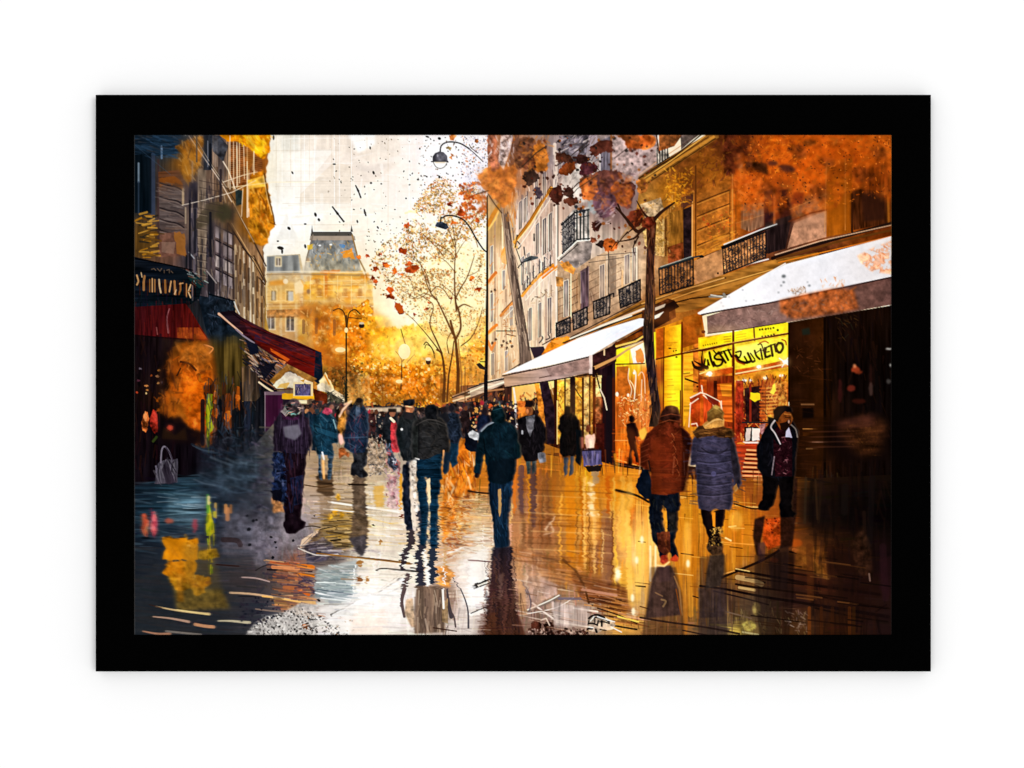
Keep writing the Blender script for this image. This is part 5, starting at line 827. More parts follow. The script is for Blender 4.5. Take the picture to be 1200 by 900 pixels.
E(171, 630, 5, 1.4, '#101820', .8); E(199, 610, 5, 3, '#b85c48', .85, r=.5, soft=.5); E(229, 616, 3, 8, '#a8404c', .8, r=.6, soft=.5)
piece('painted_reflection', 'solid amber reflection patch on the dark wet street at lower left')
P('192,630 200,628 206,631 214,629 222,632 232,630 232,655 229,657 231,668 227,672 224,672 218,656 192,656', '#e58a0c', 1, n=.14, t='M', r=.9); P('198,657 226,656 228,672 246,676 247,684 240,690 242,694 232,697 222,690 210,692 204,686 196,674 191,670', '#d87f0c', .97, n=.2, t='F', r=1.2)
strokes('194,632 230,632 226,690 198,680', 60, ['#f8a010', '#c8740c', '#ffb020', '#e08c18', '#b8640c'], (4, 12), (1.4, 4), 60, 40, .55); strokes('225,672 246,678 240,694 224,690', 26, ['#ffb020', '#f0981c', '#b86410', '#ffc850'], (2, 6), (1, 2.4), 20, 40, .8); E(244, 682, 3, 2, '#b0601c', .9)
P('196,672 232,690 260,690 270,712 208,716 204,690', '#a87c1c', .55, n=.35, soft=4); P('208,672 215,672 216,705 208,704', '#c07c1c', .7, soft=1, n=.2); dots('218,632 232,630 231,642 220,642', 12, ['#8a4a10', '#ffb850'], (.6, 1.2), .8); strokes('192,628 232,627 232,632 192,632', 12, ['#201c1c', '#3a2c1c'], (3, 7), (1, 1.6), 5, 8, .8)
soften('184,626 252,626 252,712 184,712', 1.2, .6, 3); P('214,636 250,640 262,700 220,712', '#8c7030', .35, soft=6)
piece(-1)
P('243,582 247,582 247,600 251,612 250,626 242,628 242,600', '#a4b414', .95, n=.25, t='W', r=.6); strokes('242,600 252,600 250,672 244,664', 44, ['#a8b81c', '#c8b418', '#6a8014', '#5a5a24', '#d0a020'], (4, 14), (1, 2.6), 90, 8, .8); P('233,645 254,642 258,652 240,656 232,654', '#b88414', .8, n=.3, soft=1)
for x, y0, y1, c, w in ((244, 580, 600, '#4a8a3c', 3), (245, 582, 590, '#e8c890', 3), (253, 590, 606, '#d8a850', 3), (252, 596, 612, '#2c4a8a', 2), (265, 592, 600, '#e89a50', 4), (271, 592, 600, '#b0703c', 3), (267, 596, 608, '#c88454', 5), (252, 600, 605, '#c8b820', 3)): L([(x, y0), (x, y1)], w, c, .85)
P('318,582 330,577 334,600 320,600', '#d08a50', .9, n=.3, r=.8, soft=.5); P('336,618 345,606 350,625 352,640 342,640', '#a89490', .0)
# grey slab with edges, left of centre
P('300,606 352,602 366,618 350,640 336,660 300,664 292,640', '#7c7480', .5, n=.2, soft=5)
P('352,640 354,632 376,618 372,620 352,640', '#e8c8a8', .9); L('353,641 376,619', 2, '#dcb898', .9); L('358,642 378,620', 3, '#3c2c2c', .6); P('358,642 378,620 380,640 358,648', '#5a4038', .7, n=.3)
for s, w, c, a in (('254,661 266,662 280,663', 1.8, '#3c2420', .9), ('262,632 278,633 282,638', 6, '#382424', .6), ('300,668 312,662 335,658', 1.4, '#2c2426', .7), ('318,658 334,660 350,661', 3, '#c8542c', .9), ('320,664 350,666', 4, '#e8945c', .9), ('314,667 330,668 352,672', 2, '#2a1a20', .95), ('322,674 352,678', 5, '#c46a3c', .8), ('350,662 366,664', 5, '#e87a1c', .95), ('350,673 368,674', 4, '#f08414', .95), ('350,669 366,669', 1.6, '#3a2028', .9), ('334,688 366,690', 5, '#c86a34', .7), ('350,690 362,696', 4, '#e86414', .8), ('284,676 300,677 316,681', 1.6, '#c8a8a0', .8), ('270,694 300,696 352,704', 2.4, '#d8b088', .9), ('308,698 330,701 352,705', 2, '#f0b868', .95), ('280,698 300,699', 1, '#241c20', .8), ('350,702 368,706', 4, '#e8b470', .9), ('326,704 350,716', 9, '#a0703c', .7), ('340,712 362,720', 6, '#d8a874', .8)): L(s, w, c, a, c=1)
strokes('318,656 368,660 370,722 330,716', 120, ['#b06038', '#e8a060', '#5c3c4c', '#3a3448', '#c87840', '#8a5a50', '#f0b87c'], (10, 30), (.8, 2.8), 5, 4, .55)
strokes('350,676 372,676 372,694 350,694', 26, ['#4c3850', '#6c4c64', '#34304c'], (6, 14), (1, 3), 4, 20, .6)
for s, w, c in (('183,710 210,715 246,719', (1.4, 3), '#e0c088'), ('208,714 245,719.5', 1.6, '#f4d890'), ('180,722 200,724 222,728', (1.4, 3), '#c8a088'), ('229,731 240,733 251,734', 3.6, '#d89a70'), ('256,727 270,727 293,729', (1.6, 3.4), '#c8bc9c'), ('168,739 185,742 200,742', (1.6, 3), '#c08a6c'), ('195,739 215,741 236,743', 2.4, '#8a8078'), ('176,708 190,712', 1, '#4a2c24'), ('300,713 316,715 330,716', 1.6, '#8a7468')): L(s, w, c, .95, c=1)
# pale corner with ink spatter
P('288,744 298,730 312,722 330,718 352,706 372,708 372,744', '#c4beb8', .85, n=.14, t='G', soft=1.5)
dots('288,744 300,728 330,716 360,712 400,735 400,744', 420, ['#3a3634', '#8c8480', '#f4f0ea', '#6c6460', '#1c1a1c', '#e0d8d0'], (.4, 1.3), .75)
dots('275,700 330,700 320,730 285,740', 70, ['#1c2030', '#2c2838', '#3a3040'], (.5, 1.6), .75)
dots('360,720 420,720 420,744 360,744', 24, ['#2c2824', '#8a5c34', '#4c4440'], (.5, 1.3), .9); E(358, 733, 4, 3.4, '#7c4c28', 1, r=.6); E(357, 732, 2, 1.4, '#d89060')
for x, y, r in ((323, 635, 1.6), (318, 629, 1.6), (293, 638, 2), (320, 653, 2), (292, 620, 2.4), (344, 633, 1.6), (324, 641, 1.2), (297, 610, 2), (301, 609, 1.4), (290, 604, 1.6), (369, 604, 1), (382, 634, 2.6), (374, 703, 1.8), (378, 652, 1)): E(x, y, r, r * .9, '#16161e', .95, r=.3)
# brown reflected patches, grey puddle, sweeping white marks (centre left)
strokes('370,540 430,530 432,640 366,640', 170, ['#8a6a44', '#c8a878', '#a08050', '#d8c09c', '#5c4430', '#b89468'], (8, 26), (.8, 2.4), 2, 4, .5)
P('380,600 425,596 432,612 430,636 400,646 372,636', '#94743c', .55, n=.4, t='H', soft=3); strokes('378,600 430,600 428,640 380,640', 110, ['#7a5a28', '#c89a3c', '#4c3820', '#e0c080', '#a07830', '#3c2c20'], (8, 26), (.8, 2), 2, 5, .65)
for x in (387, 401, 393, 396): E(x, rng.uniform(572, 606), 3, 4, '#e0a020', .8, n=.3, soft=.5)
P('358,640 380,628 392,640 384,656 360,660', '#5c5464', .7, n=.3, soft=2); E(370, 652, 12, 6, '#4a4458', .7, soft=2, n=.3); strokes('352,636 400,636 400,660 352,660', 50, ['#d8ccc4', '#3c3440', '#8a7468', '#6c6074'], (8, 22), (.8, 2.2), -8, 10, .6)
P('372,664 418,656 414,702 368,700', ('g', 380, 660, '#b0aca6', 400, 700, '#8c9a9c', '#9aa4aa'), .8, n=.12, t='R', soft=.8); strokes('374,664 416,660 412,700 372,700', 80, ['#7c9496', '#b8c0bc', '#6a7c84', '#94a8a4', '#d8dcdc'], (5, 16), (1, 2.6), 5, 12, .5)
for s, w, c in (('370,694 390,698 412,702', 1.6, '#fbfbf8'), ('372,690 412,696', 1.2, '#566470'), ('376,700 410,704', 1.4, '#e8ecec'), ('390,692 412,696', 1.4, '#4c5864'), ('372,682 392,682', 1.4, '#e8f0ec'), ('416,662 414,704', 1.6, '#f4f4f0'), ('378,688 412,691', 1, '#dfe8e4')): L(s, w, c, .9)
for x, y, rx, ry in ((421, 680, 3, 6), (430, 679, 2, 5), (446, 635, 1.8, 3.6), (422, 660, 4, 4)): E(x, y, rx, ry, ['#a87030', '#8a4c1c'][int(x) % 2], .9, 10, r=.4)
E(438, 615, 1.6, 1.2, '#201c18'); E(471.5, 605, 1.8, 3, '#7a2c10', .95, r=.3); E(473, 626, .8, .8, '#222')
for s, w, c, a in (('350,642 372,650 396,649', 1.4, '#e8dcd0', .8), ('372,648 410,652 450,656 480,660', (1.6, 2.8), '#a06c28', .9), ('420,652 460,657 490,661', 1, '#5c3c20', .8), ('385,588 430,594 470,600', 2.2, '#f8f4ec', .9), ('380,596 420,600', 1.2, '#fbf6ea', .9), ('442,668 449,665.5 465,667 492,669.5', (1.6, 2.6), '#2a221e', .95), ('482,665 496,667', 1.8, '#3a3028', .95), ('387,721 402,714 418,706 440,692', (1, 3), '#ffffff', .9), ('388,720 405,711 415,706', 1.8, '#6a625c', .75), ('420,706 450,694 476,676', 6, '#ffffff', .8), ('444,694 462,682 478,673', 1.8, '#5c4c44', .85), ('456,694 470,687 482,677', 1.2, '#3c3430', .85), ('446,690 462,678 478,670', 1, '#a89888', .8), ('350,735 390,722', 1, '#d8d0c8', .8), ('376,620 395,616', 1, '#241c18', .9), ('388,633 400,632', 2, '#1c1814', .9), ('352,618 366,616 376,618', 1.4, '#2c2428', .7)): L(s, w, c, a, c=1)
P('416,690 470,676 470,740 400,744 396,712', '#fbf8f4', .55, soft=5, n=.05); P('415,715 452,712 455,740 410,742', '#f8dcc8', .5, soft=3)
local_strokes('396,660 480,664 480,742 396,742', 170, (14, 40), (1, 3), 1, 3, .5, .05, 6)
strokes('430,560 480,560 480,640 430,640', 80, ['#f0e8dc', '#c8a878', '#e8b84c', '#ffffff', '#d8b890'], (10, 30), (1, 3), 2, 4, .35); P('438,570 450,568 450,594 440,594', '#d8a034', .65, soft=1.5)
# gap of broken cobbles between walkers
P('432,512 444,508 452,524 458,548 446,556 434,552 426,540', '#9c8878', .7, n=.5, t='G', soft=1.5); strokes('428,510 460,510 462,556 430,556', 90, ['#6a6470', '#c8b49c', '#3c3c48', '#b08a60', '#e0d8cc'], (2, 6), (.8, 2), 0, 60, .7)
strokes('452,540 470,540 472,592 454,592', 50, ['#b83a34', '#c8a0b4', '#e8c8c8', '#8a3040', '#d88a90'], (3, 9), (1.4, 3.4), 80, 30, .65); P('455,556 466,556 466,596 456,596', '#c8a0a8', .6, n=.4, soft=1)
L('470,556 470,596', 3, '#e8a020', .8)
# orange between the middle walkers
P('524,560 545,510 553,540 556,575 540,580 530,612 520,640 516,600', '#dd7414', .75, n=.3, soft=2); strokes('520,560 556,520 560,600 520,660', 190, ['#e8801c', '#f0a030', '#c85c0c', '#f8d8a0', '#a84410', '#ffe8c0', '#8a4a20'], (4, 14), (1, 3), 85, 20, .6); strokes('512,585 556,580 556,650 514,655', 110, ['#fff4e0', '#c86418', '#8a3c1c', '#e8a860', '#5c3020'], (5, 14), (.8, 2), 3, 8, .65)
for s in ('510,652 535,645 556,638', '515,665 540,655 560,650', '520,650 545,640', '512,662 540,648 552,640'): L(s, 1.4, ['#f8f4f0', '#6a5c54', '#d8c8b8'][len(s) % 3], .9)
L('549,575 560,577 575,578', 2, '#2c1c18', .95)
# centre: cream floor with row marks left of the teal coat
local_strokes('548,580 585,580 585,640 545,650', 90, (6, 22), (.8, 2), 0, 4, .6, .14, 4); strokes('548,582 578,582 578,650 545,650', 70, ['#fff4e4', '#a07850', '#f8e0b8', '#c89c68'], (5, 20), (.8, 1.6), 0, 5, .5)
P('550,650 572,640 572,700 552,712 548,690', '#fbf8f4', .7, soft=3); L('550,656 576,658', 1.4, '#6a3c3c', .9); P('553,686 570,678 586,674 574,683 556,690', '#2c2824', .9); L('560,686 584,676', 2, '#e8dcd0'); P('550,718 584,704 582,712 552,722', '#fbf4ec', .9, r=.6); L('552,718 582,706', 1.2, '#3a2820')
# brown and violet reflections centre right
P('600,560 640,556 650,600 648,640 600,650', '#a06438', .5, soft=4, n=.3, t='V')
for x, y0, y1, w, c in ((611, 548, 600, 7, '#6a4a54'), (625, 548, 615, 7, '#5c4048'), (619, 556, 612, 2.6, '#e8941c'), (633, 550, 620, 3, '#a8602c'), (603, 556, 600, 5, '#e8781c'), (598, 590, 612, 3, '#f0c070'), (641, 555, 640, 3, '#8c542c'), (650, 560, 600, 4, '#b8681c'), (658, 580, 665, 3, '#f8b43c'), (668, 560, 675, 12, '#e08410'), (680, 560, 660, 3, '#c86a0c'), (676, 600, 640, 2, '#8a5010'), (685, 560, 665, 3, '#ffd070'), (693, 560, 600, 5, '#e8b040'), (697, 600, 670, 5, '#f0c070'), (703, 560, 672, 3, '#c88024'), (690, 600, 670, 1.4, '#6a3408'), (709, 600, 680, 8, '#9a6848'), (713, 610, 690, 8, '#8a5c48'), (720, 560, 664, 2.4, '#e8b84c'), (721, 640, 690, 2.6, '#ffcf40'), (717, 600, 680, 2, '#6a3418'), (730, 560, 640, 5, '#f0b040'), (738, 560, 620, 5, '#e09a2c'), (698, 548, 564, 10, '#a08c7c'), (664, 640, 690, 3, '#d88a1c'), (712, 560, 600, 5, '#c85c0c'), (706, 620, 670, 1.4, '#ffdf90')): L([(x, y0), (x + rng.normal(0, 1), (y0 + y1) / 2), (x, y1)], (w, w * .7), c, .7, c=1)
for i in range(26):
    x = 694 + rng.normal(0, 3); y = rng.uniform(566, 606); E(x, y, rng.uniform(1, 3.6), rng.uniform(1, 2), ['#fff0c8', '#ffe09a', '#fffaf0'][i % 3], .9, r=.4)
P('740,595 752,592 752,620 744,624 738,612', '#c85c10', .8, n=.3, soft=1); E(724, 672, 4, 9, '#fff0c0', .8, soft=1.5); E(724, 672, 2.4, 5, '#ffffff', .95, soft=.5); E(745, 655, 5, 9, '#ffe9b0', .7, soft=1.5); E(740, 695, 5, 10, '#ffefc0', .6, soft=1.5); E(741, 718, 7, 5, '#fff4d8', .8, soft=1.2, r=.5)
strokes('600,600 720,604 720,618 600,612', 40, ['#5c2c10', '#f0b060', '#8a4a1c'], (10, 34), (.7, 1.5), 3, 3, .7); strokes('600,640 680,655 680,690 632,676', 110, ['#b8682c', '#6a3c1c', '#d88a4c', '#8a5430', '#e8b078'], (12, 36), (.8, 2), 9, 4, .65)
P('668,672 740,690 740,716 680,700', '#7c4020', .65, soft=2, n=.3, t='R'); strokes('668,668 750,690 750,738 690,718', 130, ['#5c2c14', '#b06830', '#e8b090', '#8a4a20', '#3a1c10', '#d8924c'], (12, 40), (.8, 2.4), 10, 4, .7)
for s, w, c in (('660,655 680,676 690,706', 2.4, '#5c3418'), ('682,690 704,694 722,697', 3, '#d8a08c'), ('654,690 672,692', 1.6, '#f0d8b8'), ('700,712 724,720 746,730', 1.6, '#3a1c10'), ('716,732 746,737', 2, '#1c1410'), ('724,722 748,728', 2, '#ffd860'), ('610,720 650,712 672,700', 1, '#f8e8dc'), ('616,716 640,706 656,698', 4, '#8a7468'), ('618,714 642,704 655,697', 1.4, '#f8ecdc'), ('624,706 634,714 648,724', 2, '#f0dcd0'), ('655,701 680,701', 3, '#7c6c78'), ('672,712 700,716', 2, '#f4e4d8'), ('652,728 690,734', 2, '#f4e0cc'), ('640,620 646,612 650,605', (3, 1.4), '#e8c8a8'), ('638,626 648,622 646,612', 1.6, '#d8b898')): L(s, w, c, .92, c=1)
P('634,675 652,684 653,696 640,702 632,690', '#d8b4a8', .75, n=.2, soft=1); P('646,704 690,712 690,734 650,732', '#c4b0a8', .7, n=.2, t='V', soft=1)
P('608,672 634,672 640,700 624,716 610,700', '#c49c84', .5, n=.2, soft=2); P('604,660 612,660 618,720 610,725', '#d89c60', .5, soft=2)
for s in ('618,690 622,705 620,716', '612,680 618,696'): L(s, 1.6, '#6a5c64', .7, c=1)
E(628, 733, 6, 6, '#4c2418', .95, n=.4, r=.8); E(643, 733, 6, 5.5, '#3a1c14', .95, n=.4, r=.8); dots('620,736 690,736 690,744 620,744', 130, ['#3c2018', '#5a3428', '#8a6a60', '#2a1410', '#c8a898'], (.7, 2), .85); L('634,726 640,724 644,732', 1.6, '#e8d0bc', .8)
soften('600,556 740,556 740,700 600,690', 5, .45, 6, 'v')
for y in np.arange(566, 664, 7.0): L([(606 + rng.uniform(0, 20), y + rng.normal(0, 1)), (650 + rng.uniform(0, 60), y + 3), (716, y + 5)], rng.uniform(.6, 1.2), ['#5c2c10', '#ffd890', '#8a4414'][int(y) % 3], .4)
# right: slab lines and rows of dark marks over amber
strokes('745,560 925,560 925,650 745,650', 260, ['#f0b040', '#c87010', '#e89020', '#a85a10', '#ffd070', '#d87c14'], (8, 26), (.8, 2), 2, 3, .35); strokes('770,650 880,650 870,720 780,720', 110, ['#e8901c', '#f0b050', '#b0641c', '#8a4a18', '#ffc060'], (10, 34), (1, 2.6), 90, 3, .5)
P('740,600 770,610 772,660 768,720 745,716', '#f8cc78', .5, soft=4)
for x, y0, y1, w, c in ((748, 590, 700, 6, '#f8c860'), (757, 600, 720, 5, '#e8a844'), (797, 600, 690, 9, '#d88a1c'), (806, 620, 720, 6, '#e89a28'), (815, 590, 680, 7, '#d07c14'), (826, 660, 690, 6, '#c87014'), (853, 620, 672, 9, '#d88818'), (864, 600, 660, 8, '#c87810'), (876, 610, 650, 7, '#d08418'), (735, 600, 700, 6, '#ffd060'), (803, 700, 740, 6, '#c87820'), (860, 640, 680, 4, '#f0a020')): L([(x, y0), (x + rng.normal(0, 2), y1)], w, c, .6)
soften('735,570 925,570 925,700 735,720', 9, .72, 8, 'v'); local_strokes('740,575 920,575 915,660 740,690', 150, (6, 20), (.8, 2), 90, 3, .4, .22, 3)
for k in range(44):
    x, y = rng.uniform(742, 900), rng.uniform(575, 690); L([(x, y), (x + rng.uniform(8, 30), y + rng.uniform(.5, 3))], rng.uniform(.6, 1.3), ['#6a3408', '#ffd880', '#a85c10', '#3c1c08', '#f8b848'][k % 5], .6)
for x in (762, 768): L([(x, 640), (x, 680)], 2.4, '#fff0c8', .8)
P('860,666 900,655 940,650 1045,650 1045,744 870,744 840,690', '#2c1410', .28, soft=4)
for s, w, c in (('846,676 870,666 895,655 912,645', 3, '#2a130c'), ('848,672 862,668', 1.4, '#f0a850'), ('862,668 886,672 920,678 960,686 1030,696', (2.6, 3.4), '#1c0c0a'), ('862,666 878,669', 1.2, '#ffd080'), ('820,686 850,690 890,698 940,706 1040,722', (2.4, 4), '#1a0c0c'), ('836,692 870,700 900,708', 1.8, '#2c1a18'), ('862,684 880,687 905,690 950,696', 2.4, '#2a140c'), ('872,678 896,682', 2, '#2a140c'), ('925,646 950,651 980,655', 2, '#1c0c08'), ('918,660 940,664 960,666', 2, '#1c0c08'), ('915,669 946,674', 2.4, '#1c0c08'), ('750,723 780,728 830,735 866,742', 2.2, '#3a241c'), ('798,648 812,650', 1.4, '#4c2008'), ('800,738 830,744', 1.6, '#3a2420'), ('950,696 1000,706 1040,712', 2.4, '#1c0c08'), ('955,712 1000,722 1040,728', 2, '#160a08'), ('985,672 1010,676', 1.6, '#180a08'), ('1026,716 1038,708', 1.6, '#180808'), ('850,716 880,724', 1.6, '#8a6c54'), ('812,698 818,700', 1.4, '#2a140c'), ('722,574 745,580 760,588', 2.6, '#1c100c'), ('724,576 750,586', 1, '#c87828'), ('748,634 756,635', 1.2, '#3a1c08'), ('745,686 756,687', 1.6, '#3a1c08'), ('750,710 764,714', 1.4, '#6a3c18'), ('860,590 885,596 905,590', 1.8, '#3a1808')): L(s, w, c, .92, c=1)
for s, w, c in (('864,676 880,679 892,684', 6, '#d8b070'), ('866,688 884,691', 3, '#e8c078'), ('854,617 862,616', 1.6, '#ffe8a0'), ('850,630 856,633', 2, '#fff0c0'), ('848,635 884,638', 1.4, '#f8a840'), ('945,655 960,668', 10, '#a86a28'), ('930,644 942,648', 5, '#c86828'), ('955,670 970,676', 6, '#9a6428'), ('870,740 888,743', 2, '#fff0a0')): L(s, w, c, .8)
E(932, 636, 8, 5, '#d05a14', .85, soft=1.5); P('934,640 965,642 970,676 930,664', '#a8601c', .6, soft=2, n=.3); E(877, 733, 9, 6, '#d8c050', .8, soft=1.5, n=.4); E(886, 713, 5, 8, '#d8b858', .7, soft=1.5, n=.4); E(907, 656, 5, 3, '#c84c1c', .8, soft=1)
strokes('850,700 950,712 945,742 870,742', 60, ['#c8a860', '#5c4030', '#8a6a48', '#d8c078', '#3a2820', '#a88450'], (3, 9), (.9, 2), 80, 20, .5); strokes('920,715 945,715 945,738 922,738', 24, ['#c8a8a0', '#8a6050', '#e0c8b8'], (3, 7), (.9, 2), 50, 40, .6)
strokes('950,560 1045,560 1045,740 950,740', 170, ['#120808', '#2a120c', '#1c0e0c', '#3a1c10', '#0c0606', '#2c1818'], (10, 40), (1.4, 4), 88, 6, .45)
for x, y0, y1, c, w in ((944, 560, 612, '#4a3824', 3), (950, 565, 610, '#1c120c', 3), (955, 562, 608, '#5c3c20', 2.4), (962, 565, 612, '#3a2414', 3), (948, 640, 700, '#6a3414', 8), (972, 640, 700, '#3a1a10', 6), (990, 570, 600, '#241a16', 8), (1012, 600, 650, '#3c2418', 4), (1034, 640, 700, '#3c1c24', 8), (1022, 560, 640, '#1c1414', 7), (984, 650, 740, '#32180e', 6)): L([(x, y0), (x + rng.normal(0, 2), y1)], w, c, .6)
soften('930,560 1045,560 1045,740 930,740', 4, .5, 6)
for x, c in ((948, '#9a4c18'), (962, '#5a2c10'), (975, '#4a2410'), (995, '#6a3410'), (1000, '#4a280c')): L([(x, 712), (x, 744)], 4, c, .55)
P('995,640 1010,616 1020,640 1022,676 1004,672', '#4a2a18', .5, soft=3, n=.4); L('1018,672 1019,680', 2, '#8a6a5c', .8); P('1030,655 1045,650 1045,700 1030,690', '#3a1a20', .5, soft=3)
P('866,700 900,690 905,744 868,744', '#6a5440', .3, soft=3)
for k in range(34):
    x, y = rng.uniform(860, 1010), rng.uniform(655, 735); l = rng.uniform(14, 60); L([(x, y), (x + l / 2, y + l * .06), (x + l, y + l * .13)], rng.uniform(.8, 2), ['#1c0c08', '#2a140c', '#8a5428', '#120808', '#5c3418'][k % 5], .6)
for k in range(40):
    x, y = rng.uniform(600, 700), rng.uniform(640, 735); l = rng.uniform(10, 30); L([(x, y), (x + l, y + l * .2)], rng.uniform(.6, 1.5), ['#e8d4c4', '#6a4430', '#c8a088', '#8a5c40'][k % 4], .5)
soften('600,556 740,556 740,690 600,690', 1.2, .6, 6); soften('520,560 560,560 560,690 516,690', 1, .5, 4)
# ---- dark reflections of the walkers
piece(-1)
P('413,555 428,560 430,600 432,625 428,640 424,648 418,644 410,632 414,600', '#5c4838', .85, n=.25, soft=.8); P('410,630 430,626 430,640 424,652 416,646', '#4a444a', .85, soft=1, n=.2); L('409,567.5 430,568', 2, '#2a1c14')
P('372,556 390,556 392,580 384,582 372,576', '#4c3420', .8, n=.4, t='H', soft=1); L('357,568 376,571 390,569', 1.4, '#5c4024'); P('374,580 388,580 388,606 376,606', '#8a6c50', .5, soft=1.5)
for s, w, c in (('483,620 482,632 478,644 472,656 471,666', (9, 5), '#3a3038'), ('478,674 474,690 471,704 474,722', (6, 3), '#5c4848'), ('494,600 496,630 492,650 493,690', (9, 8), '#2c2c3c'), ('510,610 508,640 506,680', (9, 9), '#243044'), ('524,690 526,708 529,722', (2, 5), '#4a4044'), ('531,676 540,690 548,712 549,735', (1, 2.2), '#4c4850'), ('528,716 532,722 534,734', 2, '#5c4c4c'), ('522,640 524,670', 3, '#c8a070')): L(s, w, c, .9, c=1)
P('476,702 484,700 488,735 482,734 474,718', '#a88460', .75, n=.3, soft=1); P('488,686 516,686 520,710 522,740 486,742 486,716', '#79604f', .95, n=.2, t='V', soft=.8); strokes('486,700 522,700 524,742 486,742', 60, ['#a88a70', '#5c4840', '#8a7060', '#c8b098', '#6c5448'], (6, 20), (1, 2.6), 90, 8, .55); P('512,664 526,662 532,672 526,688 514,686', '#d88a3c', .85, n=.3, soft=1); L('520,664 521,684', 1.6, '#f8f0e4'); L('498,644 500,660 500,684', (2, 5), '#f8f4ee', .9); P('518,708 525,700 525,730 518,728', '#a08058', .8, n=.2); L('508,735 535,739', 1.4, '#4c2c20'); L('519,690 520,712', 2.4, '#f4ece4', .9)
P('578,640 600,640 600,680 604,710 616,744 568,744 572,700', ('g', 585, 640, '#221e2c', 590, 744, '#4c2c2c', '#5c3424'), .95, n=.25, t='V', soft=1); P('583,674 590,670 590,700 584,704', '#8a6858', .5, soft=1); P('570,720 584,716 580,744 568,744', '#6a3c24', .6, soft=1)
strokes('568,660 606,660 618,742 566,742', 90, ['#2a1c24', '#6a4434', '#3c2420', '#7a5240', '#1c1620'], (8, 26), (1, 2.6), 88, 8, .5); local_strokes('560,690 620,690 620,742 560,742', 60, (8, 20), (.8, 1.6), 0, 4, .5, .12, 3)
P('770,664 786,662 792,676 796,700 798,720 756,724 762,690 764,678', '#5a4444', .9, n=.2, soft=1); P('772,664 784,662 786,680 772,682', '#6c505c', .7, soft=1); L('775,702 780,704 777,710', 2.2, '#d8b078', .85, c=1); L('768,694 776,698', 1.6, '#c89c6c', .8); L('790,675 796,690 799,720', 1.8, '#e8a858', .85); L('792,690 798,720', 1.4, '#c86c1c')
P('832,650 848,648 848,670 844,686 826,690 828,668', '#4c4038', .9, n=.25, soft=1); P('818,688 848,690 848,722 820,724', '#4c3c40', .7, n=.2, soft=1.5)
P('884,608 896,604 894,620 890,640 894,652 886,650 882,628', '#281214', .85, n=.3, soft=.8); P('888,636 897,634 896,656 888,660', '#5c3a40', .7, soft=1.5); P('913,560 934,560 933,600 928,640 914,642', '#2a1410', .85, n=.3, soft=1.2); P('914,640 924,640 922,690 904,690 900,660', '#2c1c1c', .6, soft=2); P('896,608 914,606 914,638 900,644 893,632', '#c8440f', .8, n=.35, t='F', soft=.8)
dots('897,606 913,606 912,624 900,624', 18, ['#6a1810', '#e8702c'], (.5, 1.2), .7)
piece(-1)
# long dark mirror images under the walkers at right
for pts, c in (('762,664 792,664 800,700 802,744 752,744 758,700', '#3c2620'), ('820,652 850,650 852,700 852,744 818,744', '#382826'), ('884,650 930,645 930,700 924,744 890,744 884,700', '#1e100e')): P(pts, c, .45, soft=2.5, n=.25, t='V')
for x, y, rx, ry in ((729, 612, 7, 34), (752, 650, 6, 36), (741, 690, 7, 22), (805, 640, 5, 30), (862, 610, 8, 12), (738, 580, 5, 16)): E(x, y, rx, ry, '#ffcf60', .42, soft=3); 
for x, y in ((724, 672), (746, 656), (741, 700), (742, 716), (806, 660), (752, 632)): E(x, y, 2, 4.5, '#fffbe0', .9, soft=.8)
ripple(468, 586, 560, 690, 3.0, 1, 1.6); ripple(560, 590, 606, 744, 1.8, 2, 1.6); ripple(606, 556, 740, 690, 1.6, 3, 3); ripple(366, 556, 470, 744, 1.4, 4, 2)

# ================= the people
piece('painted_crowd', 'blurred distant crowd in dark clothes filling the street in the background')
PIECES[-1] = ('painted_crowd', PIECES[-1][1])
P('345,478 372,470 400,472 440,476 470,474 500,478 548,470 600,470 604,500 560,512 540,512 520,506 470,520 440,512 420,516 345,512', '#3a3034', .95, n=.5, t='F', r=1.2)
strokes('345,478 372,472 600,474 600,504 420,512 345,510', 520, ['#1c2030', '#3c2c34', '#6a4038', '#2a3a50', '#b8503c', '#e0a888', '#8a5a44', '#c8b8a8', '#141820', '#d86a3c', '#5c2c34'], (2, 6), (1, 3), 85, 35, .75)
P('425,478 470,477 470,483 425,482', '#e0d4c4', .85, soft=1)
for x, y, c in ((433, 483, '#c83c50'), (446, 487, '#e06a3c'), (460, 484, '#c89060'), (437, 492, '#e8b090'), (444, 500, '#a8603c'), (412, 486, '#d84c48'), (395, 487, '#c83448'), (345, 478, '#c8a0a0'), (558, 480, '#d8a050'), (552, 486, '#e89a50'), (560, 490, '#c84c2c'), (575, 476, '#e0602c'), (588, 478, '#c84c2c'), (565, 472, '#b83040'), (595, 486, '#e0b890'), (541, 484, '#3c3c4c'), (450, 495, '#c8c0b0'), (360, 482, '#c88a5c'), (382, 484, '#8a6a50'), (372, 482, '#2a4050')): E(x, y, 2.6, 3, c, .95, r=.4)
for x in (439, 448, 456): L([(x, 492), (x + 1, 516)], 5, ['#3a3430', '#5a4a44', '#2c2c34'][x % 3], .9)
strokes('432,486 462,486 462,520 440,524', 110, ['#c8bca8', '#3a3434', '#8a6a54', '#1c2028', '#b84a3c', '#e8dccc'], (2, 6), (.8, 2), 60, 50, .75)

